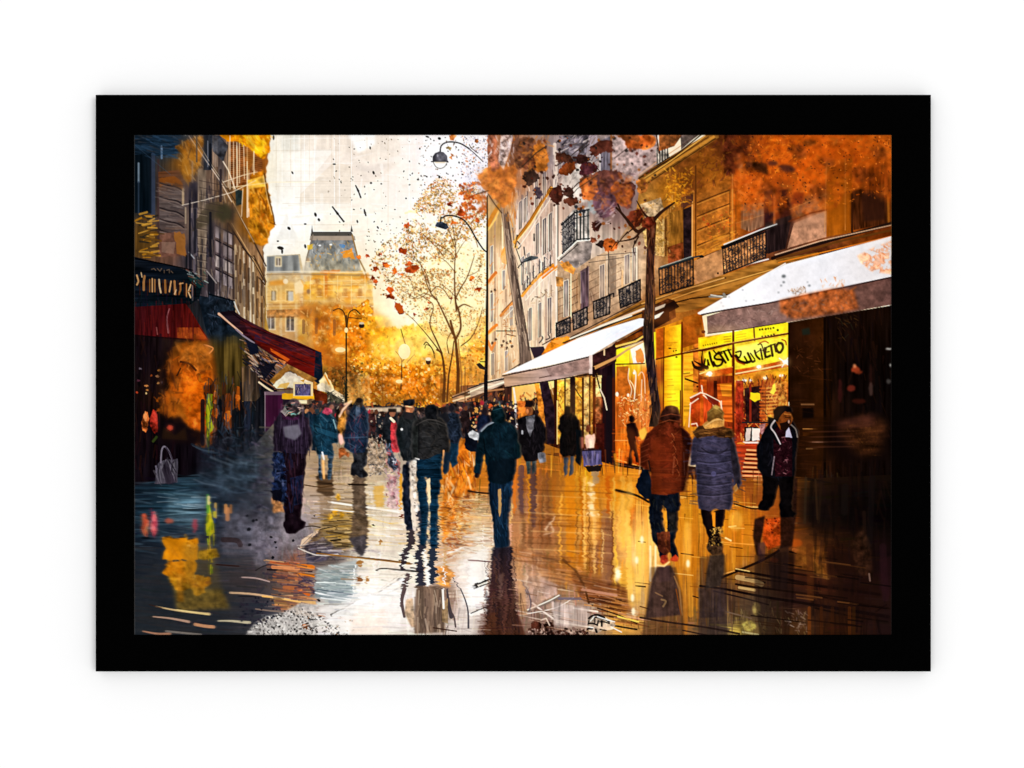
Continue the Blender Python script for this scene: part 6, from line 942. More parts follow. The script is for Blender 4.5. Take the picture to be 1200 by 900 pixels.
def walker(x, y, h, c, hc='#2a2024', sd=0):
    g = np.random.default_rng(int(x * 7 + y)); w_ = h * .17
    P([(x - w_, y - h * .8), (x - w_ * .6, y - h * .86), (x + w_ * .6, y - h * .86), (x + w_, y - h * .8), (x + w_ * 1.15, y - h * .5), (x + w_ * .8, y - h * .4), (x + w_ * .6, y), (x + w_ * .1, y), (x, y - h * .35), (x - w_ * .2, y), (x - w_ * .7, y), (x - w_ * .8, y - h * .4), (x - w_ * 1.15, y - h * .5)], c, 1, n=.35, r=.4)
    E(x, y - h * .92, h * .07, h * .085, hc, 1, r=.3); L([(x + w_ * .8, y - h * .78), (x + w_, y - h * .5)], 1, '#c8b8a8' if g.random() > .6 else '#4a4c58', .6)
for x, y, h, c, hc in ((551, 522, 44, '#1a1a24', '#3a2420'), (598, 516, 40, '#221c28', '#4a2c24'), (585, 512, 38, '#18202e', '#2c1c1c'), (577, 510, 34, '#301c20', '#5c3828'), (441, 514, 34, '#2a2c34', '#6a4434'), (448, 520, 38, '#1e222c', '#3c2a24'), (436, 510, 30, '#4a2a2c', '#8a5c48'), (400, 512, 36, '#3a3028', '#6a4838'), (365, 528, 50, '#1c3044', '#7a4c38'), (405, 506, 30, '#56403a', '#8a6048'), (512, 506, 30, '#1c1c22', '#3c2824'), (546, 508, 32, '#2c1f22', '#7a4830')): walker(x, y, h, c, hc)
P('355,486 364,482 370,490 368,502 356,504', '#1c3850', .9, n=.3, r=.5)
dots('430,482 470,482 466,520 434,520', 60, ['#d8ccbc', '#6a5048', '#2c2c34', '#b8503c', '#e8e0d4'], (.5, 1.6), .7); dots('548,474 600,472 604,500 550,504', 60, ['#e89a50', '#ffd0a0', '#c84c2c', '#2c2028', '#f0c070'], (.5, 1.6), .75)

def coat(pts, col, marks, n=40, ang=90, da=25, ln=(4, 12), wd=(.8, 2.2), r=.5, a=.6):
    P(pts, col, 1, n=.18, r=r); strokes(pts, n, marks, ln, wd, ang, da, a)
N1 = ['#1b2a3c', '#0d1520', '#2c4058', '#15202c']
# teal-blue pair left of centre
piece('painted_person', 'person in a teal blue jacket seen from behind, left of centre beside the tall navy one')
for s in ('373,528 376,528 378,562 374,562', '384,528 392,528 388,562 384,562'): P(s, '#34485a', 1, n=.4, t='H', r=.6)
coat('368,490 378,482 388,484 394,492 397,510 396,518 390,520 391,534 371,532 370,518 366,512', '#16374c', ['#1a4a64', '#0e2434', '#265a74', '#142c3c', '#48687a'], 70, 60, 40); P('377,483 381,477 388,478 390,484 384,487', '#a8405c', 1, n=.3, r=.4); E(389, 477, 3, 3, '#8a5a50', .9); P('370,500 396,508 394,514 372,506', '#245a78', .6); L('391,492 394,502', 1.6, '#9cc8d0', .8); L('379,540 380,560', 2.6, '#e8a85c', .8); L('378,530 380,538', 2, '#e8e8f0', .8)
piece('painted_person', 'child-sized figure with a pale face and reddish bag between the teal and navy coats')
P('397,508 401,506 403,518 400,522 397,518', '#e8a89c', 1, r=.4); P('396,526 402,524 410,530 410,537 404,534 398,538', '#8a4a24', 1, n=.5, r=.8); P('397,486 406,480 406,500 400,510 396,504', '#b8782c', .9, n=.4, r=.6)
L('404,474 412,470 402,480 398,488', 2.4, '#f0c8b0', .8)
# navy coat figure
piece('painted_person', 'tall person in a long navy patterned coat walking away, left of centre')
P('413,526 431,524 430,545 426,548 432,555 430,559 424,560 412,556 411,548 414,540', '#26282e', 1, n=.4, r=.7); coat('410,484 416,474 426,474 431,482 433,500 431,520 428,530 412,530 404,524 404,506', '#20304a', ['#2c4a6c', '#3a2c44', '#16202e', '#5c3a4c', '#2a4460', '#4a5c74', '#7a3a4a'], 90, 80, 40); E(421.5, 471.5, 5, 5.6, '#3c322c', 1, r=.4); E(421, 469, 3.6, 3, '#241e1c', 1); P('417,476 422,474 423,488 418,488', '#5c6880', .45, n=.3); L('404,513 430,512', 1.6, '#4a607c', .6)
P('412,548 417,552 416,558 411,556', '#1c1c20'); P('424,549 430,553 432,557 426,560', '#1c1c20')
# pram / bags gap
piece('painted_person', 'distant person in a dark jacket and red top with a light scarf, in the centre crowd')
P('450,488 456,481 464,482 468,494 470,520 462,530 454,524 448,506', '#262830', 1, n=.3, r=.7); P('458,494 464,494 467,506 472,518 468,530 460,528 458,514', '#b03038', .95, n=.35, r=.6); E(460, 484, 4, 4, '#8a5c48', 1, r=.4); P('455,479 465,479 465,483 455,483', '#2c2420'); L('458,490 462,494', 3, '#e8c8b8'); P('452,524 458,524 466,545 462,552 456,545', '#3a3c4c', .95, n=.5, r=.8); strokes('452,520 470,520 468,552 456,550', 34, ['#d8d8e0', '#2c2c3c', '#c84c4c', '#6a7a94'], (2, 6), (.8, 1.8), 60, 40, .8)
# man with flat cap
piece('painted_person', 'person in a dark flat cap facing the viewer, partly behind the charcoal jacket in the centre')
P('472,545 480,540 481,580 484,620 476,622 472,590', '#1f2433', 1, n=.3, r=.8); coat('468,490 474,484 486,482 490,492 492,540 472,540 466,520 464,505', '#22262a', ['#34383c', '#141a20', '#3c3c3c', '#2a3238'], 60, 80, 30); E(480.5, 479, 5, 6.4, '#9a6448', 1, r=.3); E(478, 482, 2.4, 3, '#c88a68', .8); P('473,470 476,468 486,468 487,473 484,475 474,475', '#1a1c26', 1, n=.3, r=.4); L('475,476 483,477', 1.2, '#f0c8a8', .9); P('472,482 486,484 484,492 474,490', '#2c2a30'); E(471, 503, 1.4, 1.4, '#f4f0ec'); L('483,555 484,600 486,620', (5, 4), '#d8cabc', .8)
# charcoal leather jacket
piece('painted_person', 'broad person in a charcoal leather jacket and blue jeans walking away in the centre')
P('489,530 518,530 517,560 514,590 513,610 512,640 505,642 504,615 504,590 502,562 499,556 500,580 503,600 500,625 498,640 492,638 494,610 490,580 488,550', '#0f2c42', 1, n=.3, t='H', r=.7)
strokes('489,535 517,535 514,640 492,638', 110, ['#143a56', '#0c1e30', '#1e4a68', '#102438', '#12324a', '#0a1826'], (3, 10), (.9, 2), 8, 25, .55); strokes('489,548 517,548 512,640 492,638', 40, ['#2a5876', '#0a1622'], (4, 12), (.8, 1.4), 0, 8, .5); P('500,562 504,560 505,588 502,590', '#d8c09c', .95, r=.3)
coat('486,494 494,490 500,487 514,488 524,495 527,510 528,530 526,552 523,555 520,545 518,530 500,538 487,538 483,525 484,505', '#29292b', ['#3a3a3c', '#1a1a1e', '#444446', '#222428', '#34302e'], 90, 20, 30, r=.4); P('498,486 498,478 502,474 508,473 513,477 514,484 512,491 500,490', '#17191f', 1, n=.3, r=.3); E(506, 476, 5, 2.4, '#8a6044', .0); L('488,498 500,492 512,493 524,498', 1.4, '#4c4a4c', .7, c=1); L('491,497 491,530', 1.2, '#111216', .7); L('486,526 518,522', 1, '#111', .5); P('484,500 490,498 490,538 484,536', '#2c3230', .6, n=.4)
L('487,537 491,538', 1.6, '#e8e4e0'); P('480,540 488,538 488,570 490,600 485,600 482,570', '#d0c4ba', .75, n=.5, t='G', r=.6); L('520,528 520,548', 2, '#e8a468', .9)
piece('painted_person', 'person in a dark navy jacket and blue trousers behind the charcoal jacket')
P('528,516 538,516 536,545 530,548 527,540', '#17364f', 1, n=.2, r=.5); coat('522,486 530,482 538,486 541,500 541,512 536,520 528,518 526,505', '#1b2434', ['#28344c', '#0f1622', '#34425c'], 40, 60, 40); E(530, 478, 4, 4.6, '#23202a', 1, r=.4); E(522, 480, 4, 4, '#2a2228', 1); P('514,486 524,482 528,492 524,496', '#20222c', 1, r=.4); P('521,530 528,530 526,552 522,556 519,552', '#16283c', 1, r=.4)
piece('painted_bag', 'dark navy shoulder bag with a pale towel on it, left of the teal coat'); P('545,510 552,505 560,508 560,530 552,529 545,526', '#141826', 1, n=.2, r=.5); P('548,508 554,504 562,508 560,516 550,513', '#b8bcc4', 1, n=.3, r=.5)
piece('painted_person', 'small person in a navy top at the left shoulder of the teal coat'); P('559,490 566,484 574,486 578,494 574,505 562,512 559,504', '#141c34', 1, n=.3, r=.5); E(569, 482, 4, 5, '#241c24', 1, r=.4)
# teal coat
piece('painted_person', 'person in a dark teal hooded coat and blue jeans walking away right of centre')
P('573,562 601,560 600,580 596,610 598,640 580,642 578,615 574,590', '#14283e', 1, n=.25, t='V', r=.5); strokes('574,566 600,566 596,640 580,640', 90, ['#1c3e62', '#0e1c2e', '#264a6c', '#12283e', '#0c1622'], (4, 14), (1, 2.2), 86, 14, .6); P('584,573 587,572 588,590 586,606 584,600', '#a88450', .9, r=.3)
coat('562,506 570,498 580,493 594,493 604,500 610,512 612,530 610,536 605,538 605,548 602,562 588,568 573,564 569,540 568,530 566,540 563,556 559,559 555,553 557,535', '#0e222e', ['#15343f', '#0a141c', '#1a404e', '#0e2430', '#102c3c'], 130, 75, 25, r=.4, a=.5)
P('572,540 605,536 602,562 588,568 573,562', '#0b1520', .7, soft=1.5); L('564,505 571,498 579,494', 2, '#a8b4c4', .85); L('567,515 569,535', 1, '#060c12', .7); P('605,515 612,520 611,535 606,537', '#102c34', .8)
P('576,494 575,484 578,477 585,475 590,478 593,486 592,494 584,497', '#0d222a', 1, n=.3, r=.3); L('585,471 586,476', 1.4, '#3a7078'); L('578,481 588,478', 1, '#2a5460', .7); E(559, 557, 3, 3, '#1c1418', 1)
# brimmed hat man
piece('painted_person', 'person in a dark brimmed hat and open black coat with grey shirt, facing the viewer')
P('616,538 622,540 622,555 618,556', '#3a4a4c', 1, n=.3, r=.4); P('623,540 629,540 628,553 624,556', '#3a4448', 1, n=.3, r=.4); coat('606,492 614,487 626,485 634,490 640,502 641,516 637,520 638,528 632,531 630,540 616,541 612,532 608,515', '#181418', ['#28222a', '#0c0a0e', '#322a30'], 50, 85, 20); P('616,488 627,486 625,502 621,512 617,502', '#5c5a60', 1, n=.3, r=.3); E(620, 481, 4.4, 6, '#7a4426', 1, r=.3); E(618, 482, 1.6, 3, '#c87a44', .8); P('609,477 613,473 616,469 625,469 627,474 624,477', '#241614', 1, r=.3); P('630,531 639,530 640,542 632,543', '#84848e', 1, n=.2, r=.4); L('612,505 612,508', 2, '#a8a8b0'); P('606,470 616,470 614,478 607,480', '#e8782a', .8, n=.3, r=.4); L('607,484 615,480', 3, '#d8702a', .7)
# long dark coat
piece('painted_person', 'person in a long black coat walking away in front of the golden shop windows')
P('660,535 666,535 665,556 661,558', '#38404c', 1, r=.4); P('668,534 673,532 671,556 667,558', '#38404c', 1, r=.4); coat('656,490 661,485 672,484 678,490 681,505 682,530 676,530 673,534 660,535 656,530 657,508 654,502', '#14100f', ['#2a1c1a', '#0a0808', '#201818'], 50, 88, 12); P('661,480 663,476 669,477 670,486 662,487', '#120f10', 1, r=.3); P('675,502 682,504 683,530 680,546 675,542', '#101418', 1, r=.5)
piece('painted_bag', 'violet patchwork shopping bag by the shop door post'); P('682,528 704,527 706,544 684,546', '#5c5688', 1, n=.25, t='W', r=.4); strokes('683,529 704,528 704,544 684,544', 26, ['#7a74a8', '#3a3458', '#8a7c98'], (4, 10), (1, 2), 90, 10, .6); L('682,528 704,527', 1.4, '#2c2434'); P('684,546 706,545 704,552 690,553', '#1a1216', .9, r=.4)
piece('painted_person', 'small person in a pale pink top beside the shop post'); P('686,511 690,508 694,510 697,508 698,515 696,524 688,527 686,520', '#e8bcaa', 1, n=.15, r=.4); E(689, 502, 2.8, 4.4, '#6a3420', 1, r=.3); L('689,526 697,526', 2, '#2a1414')
P('680,512 684,512 684,524 681,526', '#8a4a40', .9)
piece('painted_person', 'small black silhouette standing in the orange shop window'); P('734,497 738,495 744,496 748,503 749,511 745,513 746,525 749,542 745,542 742,527 740,530 741,543 737,545 736,538 738,525 734,508', '#1a0a0c', 1, r=.3); E(740, 491, 3.6, 4.2, '#160a0a', 1, r=.4); P('736,536 741,537 740,545 736,544', '#120808'); L('745,512 748,520', 2, '#8a2c14')
# rust coat
piece('painted_person', 'person in a rust brown coat and knitted hat walking away at right')
P('762,576 796,576 797,590 794,605 794,620 790,632 793,645 795,655 788,656 782,640 782,620 780,596 776,592 778,620 780,640 783,657 775,660 770,642 764,630 760,600', '#111624', 1, n=.25, r=.6)
strokes('762,580 794,580 790,630 764,628', 60, ['#18243c', '#0c0e18', '#1e2a3c', '#34342c'], (4, 12), (1, 2.4), 84, 16, .5); P('770,624 784,622 786,645 778,650 770,642', '#5a2818', .9, n=.3, r=.5); P('783,600 795,600 794,622 784,624', '#4a3c2c', .4, n=.3, soft=1); P('773,652 782,648 783,657 777,661 773,658', '#8a2c1c', 1, n=.3, r=.4); P('785,654 791,650 795,653 794,657 786,657', '#a8381c', 1, n=.2, r=.4); L('770,662 778,663 784,658', 1.6, '#f8c890'); P('777,598 781,598 782,618 779,620', '#c88a24', .9)
coat('758,508 766,500 775,496 796,498 806,506 810,516 812,526 808,534 806,545 804,560 800,576 780,580 763,578 762,552 756,550 750,545 751,525', '#642411', ['#83341a', '#4a180c', '#7a3418', '#5a2410', '#8a4420', '#3a140a'], 150, 20, 40, r=.5, a=.45)
P('798,502 808,508 811,520 806,530 800,520', '#3c1410', .9, n=.2, r=.4); P('750,520 760,515 763,548 756,550 750,545', '#7a2c10', .7, n=.3); for_x = [L([(787 + i, 508 + i * 7), (790 + i, 514 + i * 7), (786 + i, 519 + i * 7)], 1.1, ['#a8663c', '#2c0e08'][i % 2], .7, c=1) for i in range(7)]
L('790,535 788,556', 1.8, '#9c5c3c', .7); L('801,530 802,556', 1.4, '#a06a5c', .7); strokes('764,548 803,545 801,576 764,576', 50, ['#542414', '#6c301c', '#3c180c'], (8, 24), (1, 2.4), 0, 5, .5)
P('762,516 764,578 776,578 772,516', '#7c3012', .55, soft=3); P('764,512 800,510 800,575 764,578', '#70290f', .35, soft=3)
P('800,508 812,516 808,540 804,575 798,576', '#2c0e0a', .55, soft=2); P('750,522 757,510 762,520 760,548 752,546', '#4a180c', .5, soft=1.5); strokes('765,512 800,508 800,576 765,578', 50, ['#8a3a18', '#7a2e10', '#5c200c'], (12, 34), (1, 3), 0, 3, .3)
for y in (514, 520, 526, 532, 538): L([(751, y + 4), (760, y)], 1.2, '#94482a', .5)
P('770,503 773,490 778,485 784,490 796,488 799,493 796,500 790,498 776,506', '#5a2410', 1, n=.3, r=.4); P('773,492 774,484 780,477 786,475 794,477 796,485 798,490 790,494 778,494', '#3a1c14', 1, n=.3, r=.4); L('774,488 786,485 797,487', 1.2, '#7a3c24', .8); L('772,496 784,492 796,494', 1.2, '#8a4424', .7); P('768,503 778,494 794,496 798,502 784,508', '#6a2814', .8, n=.3)
piece('painted_bag', 'dark navy handbag hanging at the left side of the rust coat'); P('752,550 760,550 762,560 763,584 756,584 748,578 745,570', '#10192a', 1, n=.2, r=.5); L('760,540 762,552', 1.2, '#0c1018')
# lavender coat
piece('painted_person', 'person in a long grey-violet quilted coat and olive hat walking away at right')
P('820,596 834,596 834,604 838,598 850,596 848,612 842,625 847,640 846,650 838,645 828,642 830,630 824,612', '#170e10', 1, n=.2, r=.5); dots('832,618 846,618 848,640 830,640', 90, ['#8a6c34', '#3a2c1c', '#c8a050', '#5c4424'], (.5, 1.2), .8); P('834,600 838,600 838,618 835,616', '#d8801c', .95); P('828,638 846,640 846,648 836,650 829,646', '#4a3424', 1, n=.4, r=.6)
coat('813,512 822,506 846,504 857,508 861,520 866,540 869,558 869,566 865,572 861,574 858,560 859,575 858,590 855,597 838,596 830,599 818,595 816,570 815,545 809,545 810,525', '#3c3850', ['#4c4868', '#2c2a3c', '#5c5678', '#363248', '#484058', '#554a60'], 170, 4, 14, (8, 22), (1, 2.6), r=.4, a=.45)
for y in (528, 540, 553, 566, 578): L([(817, y), (835, y + 2), (856, y - 1)], 1.4, '#25222f', .55, c=1); L([(817, y + 2), (835, y + 4), (856, y + 1)], 1, '#6a6488', .45, c=1)
L('822,525 832,531 844,531 852,526', 1.6, '#272330', .7, c=1); P('855,510 861,520 868,560 862,570 857,545', '#38303c', .9, n=.2); P('859,570 863,566 865,572 861,577', '#b88448', 1, r=.3); E(836, 555, 3, 3, '#5c5884', .7)
P('811,506 818,500 828,496 846,498 857,503 860,510 856,514 836,510 816,513', '#4a2c14', 1, n=.2, r=.4); strokes('812,504 856,502 856,512 814,512', 30, ['#7a4c24', '#2c1810', '#a06a30', '#5a3818'], (6, 14), (.9, 2), -5, 12, .7)
P('823,498 828,493 838,488 848,490 849,500 838,501 826,503', '#a87838', 1, n=.2, r=.4); L('826,499 838,492 848,492', 1.6, '#c8a060', .8, c=1); P('828,492 828,483 832,478 838,475 844,478 848,484 847,492 838,490 830,494', '#54441c', 1, n=.25, r=.4); L('831,482 838,478 845,483', 1.4, '#8a7438', .7, c=1); P('834,477 838,474 844,477 840,480', '#a08840', .9)
# man in black jacket
piece('painted_person', 'bearded person in an open black jacket over a dark patterned shirt, facing left at right')
P('893,552 932,552 930,575 929,596 934,602 930,606 915,606 913,598 914,578 912,568 909,580 906,592 900,598 889,597 887,593 893,586 893,570', '#0c0809', 1, n=.2, r=.5); coat('886,525 892,510 898,500 908,488 920,486 932,496 936,506 934,530 932,558 906,560 893,556 888,550', '#0e0d13', ['#1c1c28', '#060608', '#2a2632', '#151824'], 50, 85, 20, r=.4)
P('906,505 912,498 926,500 928,520 928,558 908,558 906,530', '#2c0d14', 1, n=.3, t='G'); strokes('908,512 926,512 926,556 908,556', 60, ['#6a2434', '#1c0a10', '#8a4050', '#c88a90', '#3a101c'], (1.4, 4), (.7, 1.4), 0, 60, .7)
P('899,488 908,490 904,498 908,505 914,522 910,520 902,506', '#0e0d12'); L('909,491 903,500 908,508 914,520', (2, 1.4), '#c8c0c4', .9, c=1); L('926,497 932,503 934,512', 1.6, '#a89a90', .8, c=1); P('921,503 924,500 928,513 920,512', '#b8b4cc', 1, r=.3); L('907,535 904,556', 1.4, '#a8949c', .7, c=1); L('898,500 890,508', 1.4, '#5a2c3c', .6)
P('909,494 911,484 918,480 927,484 929,490 927,497 922,503 914,503', '#7a3c14', 1, n=.2, r=.3); P('913,496 926,492 925,500 920,505 914,503', '#1c0e0c', .9, r=.3); P('907,492 906,482 911,476 920,475 928,478 929,484 920,482 914,486 911,494', '#0f0a0c', 1, r=.3); L('919,485 926,486', 1.4, '#c87a30', .7); L('920,489 926,489.5', 1, '#2a120a', .8); E(924, 494, 1, 2, '#d8a890', .8)
# backpack woman left
piece('painted_person', 'person in a dark plum striped jacket with a grey backpack at left, standing near the plum stall')
P('331,526 360,526 359,545 356,570 353,600 352,606 359,612 357,618 350,622 347,625 336,624 332,616 334,604 332,580 329,555', '#180c14', 1, n=.25, r=.5); P('340,560 356,556 354,590 345,592', '#181f3a', .8, n=.3); L('346,560 344,600', 1.2, '#08060a', .8); strokes('332,530 358,530 354,600 334,600', 50, ['#3a1e2c', '#140c16', '#26305a', '#442632'], (8, 22), (1, 2.4), 88, 8, .5)
coat('321,494 328,484 336,482 352,484 362,490 364,500 366,520 360,532 336,530 321,528', '#2a1e30', ['#4a3a54', '#18101c', '#5c4a66', '#382a40', '#1c1222'], 90, 90, 4, (10, 30), (.8, 1.6), r=.5); P('332,500 350,497 354,508 346,516 334,512', '#66626e', .85, soft=2); P('329,484 340,480 352,484 350,492 332,492', '#45203f', .9, n=.3, r=.5)
P('333,482 335,474 340,469 350,469 354,476 354,486 344,489 336,487', '#3a3034', 1, n=.4, r=.5); strokes('334,472 353,472 353,486 336,486', 34, ['#c89a8a', '#1c181c', '#6a9c98', '#8a5a60', '#e8c8b8'], (2, 6), (.8, 1.8), -20, 30, .8); P('329,482 334,477 338,481 334,487', '#d8c8cc', .8, n=.4, r=.4)
piece(-1)
P('320,530 332,530 334,556 336,590 328,584 320,575', '#161f3c', .95, n=.5, t='F', r=1.2); strokes('320,530 336,530 337,600 322,585', 90, ['#24386a', '#101830', '#3a5080', '#1a2644', '#565f86'], (2, 7), (1, 2.4), 60, 50, .75); P('318,575 330,572 331,586 320,586', '#0c0c18', .9, r=.8)
piece('painted_bag', 'pale grey tote bag in the dark shop interior at far left')
P('182,546 189,540 196,538 203,538 208,537 209,544 208,566 182,567 184,556', '#5c5664', 1, n=.2, t='W', r=.4); strokes('184,542 206,540 206,566 184,566', 34, ['#7a7480', '#3c3844', '#8c8690', '#1a1420'], (6, 18), (1, 2.4), 84, 12, .7); P('196,538 206,566 196,567 190,550', '#2a2030', .6); L('189,542 190,528 193,523 198,528 203,540', 1.9, '#8a8090', .95, c=1); L('195,524 200,532 204,542', 1.2, '#3a3040', .9, c=1)
# round the figures: darker flanks, warm rim where the shop light catches them
def model_figures():
    for i, (nm, lb) in enumerate(PIECES):
        if nm != 'painted_person': continue
        M = LAB == i + 1; ys, xs = np.nonzero(M)
        if len(ys) < 200: continue
        y0, y1, x0, x1 = ys.min(), ys.max() + 1, xs.min(), xs.max() + 1; m = M[y0:y1, x0:x1]
        w = m.shape[1]; pos = np.full(m.shape, .5, np.float32); X = np.arange(w)
        for r in range(m.shape[0]):
            k = np.nonzero(m[r])[0]
            if len(k) < 2: continue
            br = np.nonzero(np.diff(k) > 3)[0]; st = [k[0]] + [k[b + 1] for b in br]; en = [k[b] for b in br] + [k[-1]]
            for a_, b_ in zip(st, en): pos[r, a_:b_ + 1] = (X[a_:b_ + 1] - a_ + .5) / (b_ - a_ + 1)
        pos = box_blur(pos, 2); sh = .66 + .52 * np.sin(np.pi * np.clip(pos * .9 + .05, 0, 1)) ** .8
        B = IMG[y0:y1, x0:x1]; mm = box_blur(m.astype(np.float32), 1)[..., None]
        B[...] = B * (1 - mm) + np.clip(B * sh[..., None], 0, 1) * mm
        rim = m & ~np.pad(m, ((0, 0), (0, 2)))[:, 2:]; cx = (x0 + x1) / 2 / SC + PX0
        rim = box_blur(rim.astype(np.float32), 1)[..., None] * m[..., None]
        B[...] = 1 - (1 - B) * (1 - rim * (hexc('#b0642c') if cx > 540 else hexc('#6a5c50')) * .55)
        # feather the outline
        Y0, Y1, X0, X1 = max(0, y0 - 4), min(HH, y1 + 4), max(0, x0 - 4), min(WW, x1 + 4); mf = M[Y0:Y1, X0:X1].astype(np.float32); e = box_blur(mf, 1); band = np.clip(4 * e * (1 - e), 0, 1)[..., None] * .75
        C = IMG[Y0:Y1, X0:X1]; C[...] = C * (1 - band) + box_blur(C.copy(), 1) * band
model_figures()
# soft drag of wet paint over the left gloom
soften('232,500 320,500 330,610 232,620', 2.4, .55, 8); soften('157,560 300,555 300,744 157,744', 2, .5, 8, 'h')
# signature scribble, bottom right of centre
piece('painted_signature', 'small black and white scribbled signature in the bottom right corner area of the painting')
P('688,728 692,722 698,720 706,721 716,726 722,731 718,737 706,738 700,742 690,738', '#cbb7a4', .85, n=.3, r=.6)
for s, w in (('690,724 694,721 700,720 708,723', 2.4), ('696,723 704,723 714,728', 2), ('690,730 695,730 700,732', 2), ('697,725 697,729', 1.6), ('701,727 700,731', 1.8), ('705,727 705,733', 2.2), ('703,728 708,728', 1.6), ('708,728 714,730', 1.6), ('689,736 694,736', 2.2), ('698,737 699,740', 2.6), ('703,737 710,738', 1.4), ('690,727 689,731', 1.4)): L(s, w, '#150f14', .95, c=1)
for s in ('692,727 696,722', '700,722 712,726 720,728', '690,734 695,735', '716,734 720,736 728,740'): L(s, 1.3, '#fbf4ec', .95)

# ================= finishing: broken light, glazes, paint grain
piece(-1)
# light spilling from the lit shops
for x, y, rx, ry, c, a in ((832, 438, 14, 8, '#ffb040', .35), (890, 430, 12, 8, '#ffb848', .35), (918, 424, 8, 8, '#ffd080', .4), (742, 412, 16, 12, '#ffc040', .3), (890, 405, 34, 12, '#ffe060', .18), (790, 450, 10, 34, '#ffc020', .2), (735, 520, 14, 20, '#ff7a1c', .25), (840, 480, 24, 24, '#ff5a1c', .22), (790, 372, 30, 10, '#c8641c', .3), (850, 388, 36, 6, '#ffb850', .25), (905, 470, 16, 24, '#ff9a3c', .18), (680, 470, 26, 20, '#ffb040', .18)): E(x, y, rx, ry, c, a, soft=6, mode='scr')
def glaze(x0, y0, x1, y1, col, a, soft=0, mode='mul'): Q(x0, y0, x1, y1, col, a, soft=soft, mode=mode)
# broad transparent glazes laid over the finished picture
def glaze_field(pts, a=1.0, p=1.3):
    """multiply glaze whose tint varies slowly over the sheet"""
    h, w = HH // 8 + 1, WW // 8 + 1
    X = np.linspace(PX0, PX1, w)[None, :]; Y = np.linspace(PY0, PY1, h)[:, None]
    num = np.zeros((h, w, 3)); den = np.zeros((h, w, 1))
    for (x, y, k) in pts:
        wt = (1 / (((X - x) ** 2 + (Y - y) ** 2) + 200) ** p)[..., None]; num += wt * np.array(k if isinstance(k, tuple) else (k, k, k)); den += wt
    f = num / den; return np.stack([up(f[..., i], HH, WW) for i in range(3)], 2).astype(np.float32)
GF2 = [(720, 320, 1.18), (745, 300, 1.12), (690, 300, 1.12), (670, 350, 1.12), (830, 310, 1.12), (940, 275, 1.12), (775, 270, 1.05), (830, 260, (1.05, .98, .9)), (700, 240, 1.0), (740, 180, 1.05), (340, 500, 1.1), (345, 560, 1.15), (220, 590, 1.15), (170, 375, (.8, .8, .9)), (200, 375, (.72, .7, .85)), (340, 415, (.8, .75, .85)), (320, 480, (.75, .8, .7)), (650, 420, 1.1), (700, 400, 1.1), (880, 340, 1.1), (960, 315, 1.06), (640, 300, 1.1), (600, 400, 1.12), (590, 300, 1.14), (635, 370, 1.08), (330, 260, 1.06), (360, 200, 1.05), (450, 250, 1.06), (490, 370, 1.06), (165, 200, .72), (200, 260, .8), (240, 200, .85), (240, 280, .78), (290, 200, (.96, .92, .8)), (170, 340, .7), (240, 330, .72), (290, 340, .85), (180, 430, .72), (230, 450, 1.0), (235, 410, .92), (190, 380, .8), (300, 400, .8), (260, 470, .62), (200, 540, .8), (280, 540, .75), (340, 520, .8), (320, 600, .88),
       (400, 220, 1.05), (480, 240, 1.08), (520, 180, 1.06), (390, 320, (1, .96, .84)), (340, 360, (1, .95, .85)), (400, 400, (1, .86, .62)), (400, 450, (.92, .8, .6)), (470, 400, (1.05, .98, .8)), (480, 440, (1, .84, .6)), (540, 430, (1, .88, .7)), (560, 300, 1.03), (520, 300, 1.06),
       (600, 320, 1.04), (640, 380, (1.03, .98, .9)), (700, 330, (.93, .88, .84)), (690, 200, .9), (640, 200, (.95, .9, .88)), (800, 200, (.92, .86, .76)), (900, 200, (.95, .88, .8)), (1000, 200, (.92, .84, .7)), (830, 280, (.95, .88, .8)), (800, 340, (.9, .82, .74)), (900, 330, 1), (730, 400, 1), (700, 470, (.95, .88, .82)),
       (800, 450, 1), (880, 420, 1), (880, 500, (.95, .88, .82)), (960, 450, .85), (1020, 450, .8), (1000, 540, .75), (950, 600, .85), (1020, 620, .8), (1000, 700, .9), (900, 700, .85), (850, 720, .85),
       (400, 500, .9), (480, 520, .9), (590, 520, .9), (640, 510, .85), (780, 540, (.95, .86, .84)), (840, 540, .85), (910, 530, .8), (780, 620, (1, .93, .8)), (860, 620, (1, .92, .76)), (700, 620, (1.02, .95, .82)), (740, 640, (1.06, 1, .9)),
       (440, 620, 1.02), (440, 700, 1.08), (540, 690, 1.08), (630, 640, (1, .95, .9)), (640, 700, .98), (590, 720, .9), (500, 720, .95), (370, 690, .95), (250, 700, .78), (180, 700, .8), (200, 620, .85), (330, 720, .95), (300, 640, .9)]
IMG = np.clip(IMG * glaze_field(GF2), 0, 1)
IMG = np.clip(IMG * (1 + .018 * NZ['G'][..., None] + .03 * NZ['F'][..., None]), 0, 1).astype(np.float32)
IMG = np.clip(IMG + .12 * (IMG - box_blur(IMG, 8)), 0, 1)
l_ = np.clip(IMG @ np.array([.3, .59, .11], np.float32), 1e-3, 1)[..., None]; c_ = l_ * l_ * (3 - 2 * l_); t_ = l_ * .58 + c_ * .42
IMG = np.clip(.75 * IMG * (t_ / l_) + .25 * (IMG + t_ - l_), 0, 1)                    # deeper darks, cleaner lights
IMG = np.clip(IMG + .35 * (IMG - box_blur(IMG, 1)), 0, 1)
# richer colour
g = IMG.mean(2, keepdims=True); IMG = np.clip(g + (IMG - g) * 1.0, 0, 1)
